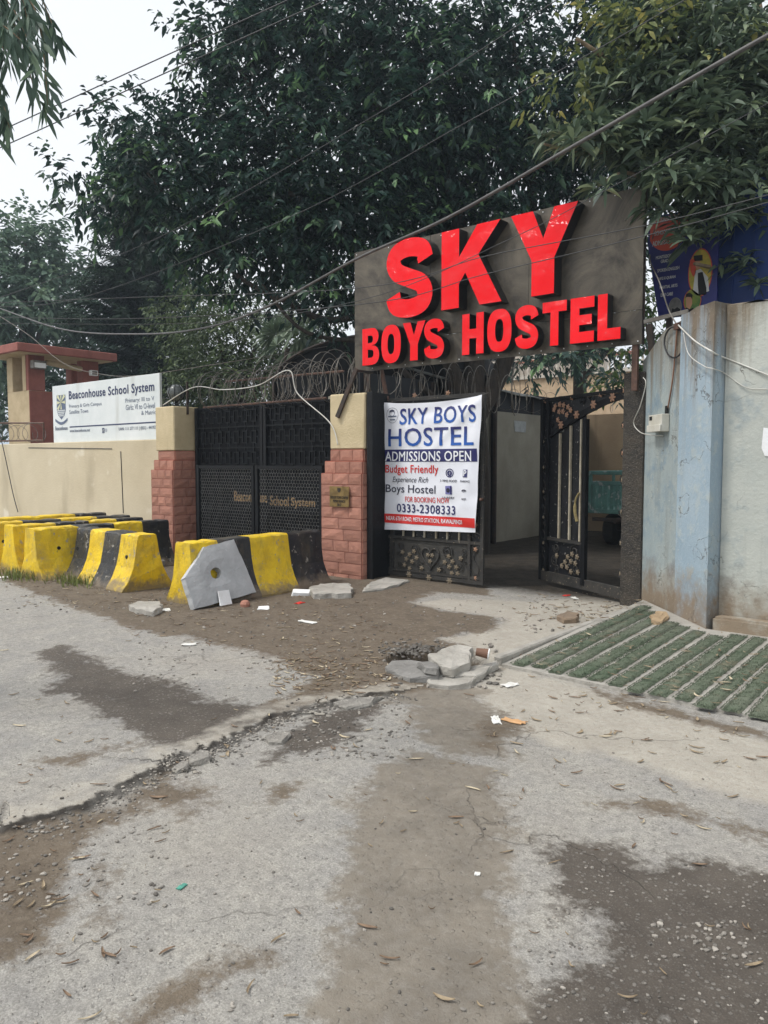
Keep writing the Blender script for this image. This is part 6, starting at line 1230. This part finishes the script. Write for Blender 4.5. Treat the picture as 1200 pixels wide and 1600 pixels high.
# conifer: tiers of drooping needle sprays
cb = DP(222, 700, 25.5); cb.z = 0; TC = thing('conifer', 'dark green conifer between the guard tower and the big tree', 'tree', cb); ctop = DP(205, 235, 25.5).z
limbs(TC, 'trunk', [([cb, cb + Vector((0, 0, ctop * .5)), cb + Vector((0, 0, ctop))], .2, .03)], m_bark)
bs, ds, ls, tn = [], [], [], []; pz_ = []
for i in range(330):
    t = r5.random() ** .7; z = .8 + (ctop - .8) * t; rad_ = 3.5 * (1 - t) ** .75 + .2; a = r5.random() * 6.283; L_ = rad_ * r5.uniform(.7, 1.1)
    p0_ = Vector((cb.x, cb.y, z)); d_ = Vector((math.cos(a), math.sin(a), -.05)); k = int(14 + L_ * 22); pz_.append(([p0_, p0_ + d_ * L_ * .6, p0_ + d_ * L_ + Vector((0, 0, .12 * L_))], .02, .006))
    for j in range(k):
        s_ = (j + .5) / k; q = p0_ + d_ * L_ * s_ + Vector((0, 0, .12 * L_ * s_ * s_)); lat = d_.cross(Vector((0, 0, 1)))
        for sg in (-1, 1):
            for w_ in range(3): bs.append(q + Vector(r5.normal(0, .05, 3))); ds.append(d_ * .7 + lat * sg * r5.uniform(.3, 1) + Vector((0, 0, r5.normal(-.05, .35)))); ls.append(r5.uniform(.2, .42) * (1.1 - .4 * s_)); tn.append(.35 + .25 * s_ + r5.normal(0, .1))
limbs(TC, 'branches', pz_, m_bark); ls = np.array(ls); leaf_object(TC, 'crown', np.array([tuple(b) for b in bs]), np.array([tuple(d) for d in ds]), ls, ls * .16, np.clip(np.array(tn), 0, 1), mn, TC.location, .15)
# fan palm fronds
pb = DP(455, 700, 16.5); pb.z = 0; TP = thing('fan_palm', 'pale fan palm leaves behind the arched canopy', 'palm', pb); pc = DP(452, 545, 16.5)
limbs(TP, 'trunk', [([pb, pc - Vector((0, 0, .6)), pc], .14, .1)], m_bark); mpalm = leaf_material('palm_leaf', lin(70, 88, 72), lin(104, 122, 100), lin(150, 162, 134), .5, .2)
bs, ds = [], []
for i in range(16):
    a = i * 2.4; el_ = r5.uniform(-.1, 1.1); d_ = Vector((math.cos(a) * math.cos(el_), math.sin(a) * math.cos(el_), math.sin(el_))); h_ = pc + d_ * r5.uniform(.35, .6); lat = d_.orthogonal().normalized(); l2_ = d_.cross(lat)
    for k in range(22): th = (k / 21 - .5) * 3.6; bs.append(tuple(h_)); ds.append(tuple(d_ * math.cos(th) + lat * math.sin(th)))
ls = np.full(len(bs), .55) * r5.uniform(.8, 1.1, len(bs)); leaf_object(TP, 'crown', np.array(bs), np.array(ds), ls, ls * .09, np.clip(r5.normal(.5, .15, len(bs)), 0, 1), mpalm, TP.location, .25)
# eucalyptus: trunk out of frame on the left, drooping sprays at the top corner
eb = GP(-700, 1100); TE = thing('eucalyptus_tree', 'drooping narrow eucalyptus leaves hanging in at the top left corner', 'tree', eb)
me_ = leaf_material('eucalyptus_leaf', lin(56, 76, 68), lin(90, 112, 98), lin(130, 152, 122), .5, .3); r6 = np.random.default_rng(41)
sprays = []
for (x0, y0, x1, y1, d) in ((-60, -60, 30, 60, 3.4), (-40, -40, 60, 110, 3.3), (-80, -20, -10, 150, 3.4), (0, -60, 90, 60, 3.5), (-20, -80, 45, 40, 3.2), (-60, 0, 10, 90, 3.6), (-50, 90, 15, 200, 3.5), (30, -30, 75, 170, 3.4), (-120, 120, -12, 215, 3.4), (-70, -80, 50, 20, 3.7), (-60, 20, 40, 70, 3.1), (-20, -10, 55, 150, 3.55)): sprays.append((DP(x0, y0, d), DP((x0 + x1) / 2 + 10, y0 + (y1 - y0) * .35, d), DP(x1, y1, d)))
limbs(TE, 'trunk', [([eb - Vector((0, 0, .2)), eb + Vector((.1, .1, 2)), DP(-500, -260, 3.8)], .2, .12), ([DP(-500, -260, 3.8), DP(-250, -160, 3.6), DP(-60, -60, 3.4), DP(60, -90, 3.4)], .07, .012)] + [([a, b, c], .005, .0015) for a, b, c in sprays] + [([DP(-250, -160, 3.6), a], .02, .005) for a, b, c in sprays[:9]], m_barkp)
bs, ds, ls = [], [], []
for a, b, c in sprays:
    pth = spline([a, b, c], 9)
    for p in pth:
        for _ in range(2): bs.append(tuple(p + Vector(r6.normal(0, .012, 3)))); ds.append((r6.normal(.15, .45), r6.normal(.1, .45), -1 + r6.normal(0, .3))); ls.append(r6.uniform(.08, .15))
ls = np.array(ls); leaf_object(TE, 'crown', np.array(bs), np.array(ds), ls, ls * .21, np.clip(r6.normal(.45, .18, len(ls)), 0, 1), me_, TE.location, .1, nrm=r6.normal(0, 1, (len(ls), 3)))
# ------------------------------------------------------------------ broken cover slabs over the drain
def chunk(name, label, px_poly, z, th, m, cat, tilt=(0, 0), group=None, jit=.016):
    pts = [GP(x, y, z) for x, y in px_poly]; c = sum(pts, Vector()) / len(pts); out = []
    for i in range(len(pts)):
        a, b = pts[i], pts[(i + 1) % len(pts)]; k = max(1, int((b - a).length / .07)); out += [a.lerp(b, j / k) + Vector((random.uniform(-jit, jit), random.uniform(-jit, jit), 0)) * (1 if j else 0) for j in range(k)]
    for p in out: p.z = z + (p.x - c.x) * tilt[0] + (p.y - c.y) * tilt[1] + random.uniform(-.004, .004)
    mb = MB(); mb.prism(out, (0, 0, -th)); o = mb.build(name, m); bm = bmesh.new(); bm.from_mesh(o.data); bmesh.ops.recalc_face_normals(bm, faces=bm.faces[:]); bmesh.ops.bevel(bm, geom=[e for e in bm.edges if e.calc_face_angle(0) > 1.0], offset=.009, segments=1, affect='EDGES')
    big = [f for f in bm.faces if len(f.verts) > 6]; bmesh.ops.inset_region(bm, faces=big, thickness=.025, use_boundary=True); big = [f for f in bm.faces if len(f.verts) > 6]; bmesh.ops.poke(bm, faces=big)
    for v in bm.verts: v.co += Vector((random.uniform(-.006, .006), random.uniform(-.006, .006), random.uniform(-.006, .006)))
    bm.to_mesh(o.data); bm.free()
    return tag(o, label, cat, group)
G_ = 'broken slabs over the drain pit'
chunk('broken_slab', 'left tilted grey slab of the broken drain cover', [(601, 1037), (612, 1031), (655, 1035), (690, 1044), (683, 1056), (640, 1056)], .06, .06, m_concd, 'slab', (.05, .10), G_)
chunk('broken_slab', 'topmost pale square slab of the broken drain cover', [(669, 1022), (715, 1010), (740, 1015), (734, 1032), (708, 1040), (685, 1034)], .13, .07, m_conc, 'slab', (-.03, .06), G_)
chunk('broken_slab', 'front pale slab of the broken drain cover, lying flat', [(667, 1056), (690, 1048), (745, 1058), (735, 1068), (700, 1070), (672, 1066)], .035, .06, m_conc, 'slab', (.02, .02), G_)
chunk('broken_slab', 'right long pale slab of the broken drain cover', [(676, 1050), (720, 1044), (775, 1033), (779, 1036), (757, 1050), (745, 1057), (690, 1054)], .05, .06, m_conc, 'slab', (.03, .0), G_)
chunk('broken_slab', 'small dark lump on the left slab of the drain cover', [(650, 1033), (672, 1033), (686, 1039), (684, 1046), (665, 1044)], .11, .05, m_concd, 'slab', (0, 0), G_)
chunk('concrete_lump', 'flat concrete slab at the foot of the plaque pillar', [(482, 917), (500, 912), (545, 911), (552, 918), (548, 926), (490, 927)], .06, .08, m_conc, 'slab')
chunk('concrete_lump', 'pale concrete bedding under the banner gate post', [(566, 922), (580, 908), (602, 902), (640, 906), (620, 914), (590, 920)], .03, .06, m_conc, 'slab')
chunk('concrete_lump', 'small flat grey block beside the yellow barrier end', [(201, 944), (215, 939), (250, 940), (254, 948), (240, 954), (212, 950)], .06, .07, m_conc, 'block')
chunk('stone', 'tan stone at the top corner of the turf ramp', [(1014, 962), (1025, 955), (1042, 956), (1046, 962), (1036, 970), (1018, 969)], .12, .10, mat('tan_stone', lin(176, 152, 120), lin(150, 128, 100), 8, .9, .6, 30), 'stone')
chunk('stone', 'brown flat stone by the ramp corner near the gate', [(870, 960), (885, 955), (905, 957), (900, 966), (880, 967)], .05, .06, mat('brown_stone', lin(136, 118, 98), lin(112, 98, 84), 8, .9, .6, 30), 'stone')
# paper cup
p = GP(756, 1028, .10); CU = thing('paper_cup', 'brown paper cup lying on the broken drain slabs', 'cup', p); ax = Vector((-.8, -.4, .12)).normalized()
mb = MB(); mb.lathe(p + Vector((.03, .02, .03)), [(.038, 0), (.038, .004), (.028, .095)], 16, axis=ax); mb.build('body', mat('brown_paper', lin(120, 88, 70), lin(104, 76, 60), 9, .7), CU); mb = MB(); mb.lathe(p + Vector((.03, .02, .03)), [(.041, -.003), (.041, .005)], 16, axis=ax); mb.build('rim', m_foam, CU)
# crumpled litter
def scrap(label, px, py, w_, h_, m, cat='litter', z=.0, seed=0, upright=0.0, ang=0.0, name='litter_scrap'):
    r = random.Random(seed + int(px * 3 + py)); p = onground(px, py, z); mb = MB(); n = 4; vs = []; c, s = math.cos(ang), math.sin(ang)
    for j in range(n + 1):
        for i in range(n + 1):
            u, v = (i / n - .5) * w_ + r.uniform(-.08, .08) * w_, (j / n - .5) * h_ + r.uniform(-.08, .08) * h_; k = r.uniform(0, .16) * min(w_, h_) + .004
            vs.append((p.x + c * u - s * v * (1 - upright), p.y + s * u + c * v * (1 - upright), p.z + k * (1 - upright) + (v + h_ / 2) * upright))
    mb.add(vs, [(j * 5 + i, j * 5 + i + 1, j * 5 + i + 6, j * 5 + i + 5) for j in range(n) for i in range(n)])
    o = mb.build(name, m); md = o.modifiers.new('s', 'SOLIDIFY'); md.thickness = .004; return tag(o, label, cat)
m_paper = mat('dirty_white_paper', lin(222, 222, 218), lin(200, 198, 190), 12, .8)
# white foam board propped at the slab foot
mb = MB(); q = [PP(x, y, O + N * .03, N) for x, y in ((340, 924), (356, 922), (362, 944), (344, 947))]; mb.prism(q, N * .012); tag(mb.build('foam_sheet', m_foam, jitter=.004), 'small white foam piece propped against the grey slab', 'foam')
def foam(label, px, py, a, b, h_):
    p = onground(px, py); mb = MB(); mb.obox(p + Vector((0, 0, h_ * .5)), (a * .77, a * .6, 0), (-b * .6, b * .77, .01), (0, 0, h_ * .5)); tag(mb.build('foam_block', m_foam, bevel=.012, jitter=.012), label, 'foam')
foam('white crushed foam block lying left of the flat slab', 471, 929, .11, .05, .06); foam('small white foam bit at the front of the flat slab', 529, 926, .07, .035, .03); foam('white foam crumb left of the crushed block', 412, 951, .06, .03, .02)
for k, (lb, px, py, w_, h_, m) in enumerate((('white torn paper on the dirt below the flat slab', 481, 974, .2, .07, m_paper), ('pale scrap of paper on the light road at the left', 296, 1008, .12, .07, m_paper), ('red wrapper on the dirt near the foam block', 468, 942, .12, .06, m_red), ('red and white wrapper wedged in the drain slabs', 659, 1031, .10, .08, m_red), ('small red scrap in front of the drain slabs', 728, 1066, .05, .03, m_red), ('white wrapper on the concrete right of the drain', 796, 1071, .12, .07, m_paper), ('white wrapper beside an orange leaf on the right', 775, 1127, .13, .05, m_paper), ('orange dry wrapper right of the white one', 803, 1129, .14, .06, mat('orange_paper', lin(204, 164, 120), lin(184, 140, 96), 9, .8)), ('white paper at the left edge of the road', 3, 903, .2, .1, m_paper), ('teal leaf-like scrap in the middle of the road', 284, 1387, .04, .02, mat('teal_scrap', lin(84, 160, 140), lin(70, 130, 116), 20, .7)), ('crumpled white cup beside the grey block at the barrier', 258, 953, .12, .1, m_paper), ('tiny pale paper ball on the brown patch', 746, 1368, .02, .02, m_paper), ('red scrap on the driveway under the open leaf', 885, 930, .09, .05, m_red), ('pale scrap on the driveway under the open leaf', 898, 934, .12, .06, m_paper))):
    scrap(lb, px, py, w_, h_, m, z=.0 if k not in (3,) else .09, seed=k, ang=k * .9)
mb = MB(); p = onground(352, 948); mb.lathe(onground(383, 946), [(.05, 0), (.055, .03), (.04, .06), (.015, .07)], 10); tag(mb.build('clay_cup', m_brick), 'small brown clay cup by the slab corner', 'cup')

# ------------------------------------------------------------------ dry leaves, gravel, weeds
def scatter(n, regions, r):
    out = []
    for (poly, k) in regions:
        for _ in range(k):
            a = r.random(); px = r.uniform(*poly[0]); py = r.uniform(*poly[1]); out.append((px, py))
    return out
rl = random.Random(77); mb = MB()
spots = scatter(0, [(((0, 1200), (1000, 1600)), 75), (((0, 1200), (1090, 1300)), 75), (((430, 620), (1000, 1090)), 170), (((420, 600), (1030, 1075)), 150), (((760, 1200), (1050, 1300)), 50), (((860, 1200), (990, 1120)), 90), (((200, 620), (930, 1010)), 200), (((800, 1000), (925, 985)), 130), (((0, 260), (905, 950)), 120), (((0, 260), (1260, 1500)), 35), (((860, 1010), (945, 970)), 90)], rl)
for (px, py) in spots:
    p = onground(px, py, .003); d = math.hypot(p.x, p.y)
    if p.y > 7.4 and p.x > -2.2: continue
    if p.x > -2.98 and p.y > 4.95: p.z = max(rz(p.y), .02) + .024
    L = rl.uniform(.018, .09) * (.8 if py > 1250 else 1); a = rl.uniform(0, 6.28); W = L * rl.uniform(.12, .24); bend = rl.uniform(-.6, .6); lift = rl.uniform(.001, .007); vs = []; n = 5
    for i in range(n):
        t = i / (n - 1); aa = a + bend * (t - .5); x = p.x + math.cos(aa) * L * (t - .5); y = p.y + math.sin(aa) * L * (t - .5); wv = W * math.sin(math.pi * (t * .86 + .07)) * .5; z = p.z + lift * (2 * t - 1) ** 2 + .001
        vs += [(x - math.sin(aa) * wv, y + math.cos(aa) * wv, z + .004), (x, y, z), (x + math.sin(aa) * wv, y - math.cos(aa) * wv, z + .003)]
    mb.add(vs, [q for i in range(n - 1) for q in ((i * 3, i * 3 + 1, i * 3 + 4, i * 3 + 3), (i * 3 + 1, i * 3 + 2, i * 3 + 5, i * 3 + 4))], rl.choice((0, 0, 0, 1, 2, 2)))
o = mb.build('leaf_litter', [mat('dry_leaf_tan', lin(158, 142, 116), lin(132, 116, 94), 30, .8), mat('dry_leaf_pale', lin(198, 186, 160), lin(172, 158, 132), 30, .8), mat('dry_leaf_brown', lin(134, 112, 90), lin(108, 88, 70), 30, .8)], origin=(0, 0, 0)); tag(o, 'dry fallen leaves scattered over the road and dirt', 'leaves', kind='stuff')
ico = None; bm = bmesh.new(); bmesh.ops.create_icosphere(bm, subdivisions=1, radius=1.0); iv = [v.co.copy() for v in bm.verts]; bm.verts.index_update(); fi = [tuple(v.index for v in f.verts) for f in bm.faces]; bm.free()
mb = MB()
def stone(x, y, z, s, mi):
    a, b, c_ = [rl.uniform(.6, 1.2) for _ in range(3)]; th = rl.uniform(0, 6.28); c, s_ = math.cos(th), math.sin(th)
    mb.add([(x + s * (v.x * a * c - v.y * b * s_), y + s * (v.x * a * s_ + v.y * b * c), z + s * v.z * c_ * .6 + s * .25) for v in [w_ * rl.uniform(.8, 1.15) for w_ in iv]], fi, mi)
cr = [Vector((*p, 0)) for p in CRACK]
for _ in range(1500):
    t = rl.random() ** .8; i = min(int(t * (len(cr) - 1)), len(cr) - 2); f_ = rl.random(); p = cr[i].lerp(cr[i + 1], f_); e = (cr[i + 1] - cr[i]).normalized(); q = Vector((e.y, -e.x, 0)); p = p + q * abs(rl.gauss(0, .10)) + q * .01
    stone(p.x, p.y, gz(p.x, p.y), rl.uniform(.003, .011), rl.choice((0, 2, 1, 2)))
for (px0, px1, py0, py1, k, s0, s1) in ((0, 1200, 1000, 1600, 260, .003, .009), (200, 800, 930, 1080, 420, .005, .018), (600, 780, 1005, 1075, 120, .01, .03), (440, 640, 1090, 1190, 260, .004, .014), (0, 260, 1230, 1420, 160, .004, .012), (1000, 1180, 1440, 1500, 60, .005, .013), (820, 1000, 940, 990, 120, .006, .022), (850, 1200, 1350, 1600, 160, .003, .008), (0, 270, 910, 960, 90, .006, .02)):
    for _ in range(k):
        p = onground(rl.uniform(px0, px1), rl.uniform(py0, py1))
        if p.x > -3.0 and p.y > 4.9: continue
        stone(p.x, p.y, p.z, rl.uniform(s0, s1), rl.choice((0, 0, 1, 2)))
for _ in range(260):       # heap behind the drain
    p = GP(rl.gauss(645, 26), rl.gauss(1018, 5)); stone(p.x, p.y, .01, rl.uniform(.006, .02), 2)
o = mb.build('gravel', [mat('mid_pebble', lin(140, 135, 127), lin(112, 107, 100), 30, .95), mat('pale_pebble', lin(168, 162, 152), lin(142, 136, 128), 30, .95), mat('dark_pebble', lin(108, 104, 98), lin(84, 80, 75), 30, .95)], origin=(0, 0, 0)); tag(o, 'loose gravel and pebbles along the broken road edge and drain', 'gravel', kind='stuff')
# lips of broken asphalt along the road edge
m_asp = mat('broken_asphalt', lin(150, 146, 138), lin(120, 116, 110), 12, .95, .9, 50, c3=lin(184, 180, 170), s3=50, f3=.45)
for k, (poly, lb) in enumerate((([(295, 1182), (312, 1172), (328, 1174), (330, 1184), (312, 1190), (298, 1190)], 'pale asphalt chunk in the road crack, third from the left'), ([(268, 1198), (285, 1186), (296, 1190), (292, 1198), (274, 1204)], 'pale asphalt chunk in the road crack, second from the left'), ([(415, 1148), (440, 1140), (455, 1146), (440, 1158), (420, 1158)], 'pale asphalt chunk below the road crack near its middle'), ([(520, 1096), (560, 1088), (600, 1086), (580, 1098), (540, 1104)], 'long asphalt slab at the right end of the road crack'))):
    chunk('asphalt_chunk', lb, poly, .022, .04, m_asp, 'rubble', jit=.012, group='loose asphalt along the road crack')
# weeds by the barriers
def weeds(label, px, py, n, sp_, seed):
    r = random.Random(seed); c = GP(px, py); mb = MB()
    for _ in range(n):
        x, y = c.x + r.gauss(0, sp_), c.y + r.gauss(0, sp_ * .5); h_ = r.uniform(.05, .16); a = r.uniform(0, 6.28); w_ = .006; bx_, by = r.uniform(-.06, .06), r.uniform(-.06, .06)
        mb.add([(x - w_ * math.cos(a), y - w_ * math.sin(a), 0), (x + w_ * math.cos(a), y + w_ * math.sin(a), 0), (x + bx_ * .4 + w_ * math.cos(a), y + by * .4 + w_ * math.sin(a), h_ * .6), (x + bx_ * .4 - w_ * math.cos(a), y + by * .4 - w_ * math.sin(a), h_ * .6), (x + bx_, y + by, h_)], [(0, 1, 2, 3), (3, 2, 4)])
    tag(mb.build('grass_tuft', mat('weed_green', lin(92, 110, 50), lin(130, 130, 74), 12, .8)), label, 'grass', 'weeds at the barriers')
weeds('green weeds under the sideways striped barrier', 122, 912, 220, .22, 1); weeds('green weeds at the foot of the nearest left barrier', 30, 903, 200, .25, 2)
# ------------------------------------------------------------------ hazy air
mb = MB(); mb.box(-960, 960, -960, 960, -1.6, 26.0); hz_ = mb.build('haze', bpy.data.materials.new('hazy_air'), origin=(0, 0, 0))
hm_ = hz_.data.materials[0]; hm_.use_nodes = True; hn, hl = hm_.node_tree.nodes, hm_.node_tree.links; hn.clear()
ho = hn.new('ShaderNodeOutputMaterial'); pv = hn.new('ShaderNodeVolumePrincipled'); pv.inputs['Density'].default_value = .0016; pv.inputs['Color'].default_value = (.74, .87, 1.0, 1); pv.inputs['Anisotropy'].default_value = .2
hl.new(pv.outputs[0], ho.inputs['Volume']); tag(hz_, 'thin pale haze in the air over the whole street', 'haze', kind='stuff')
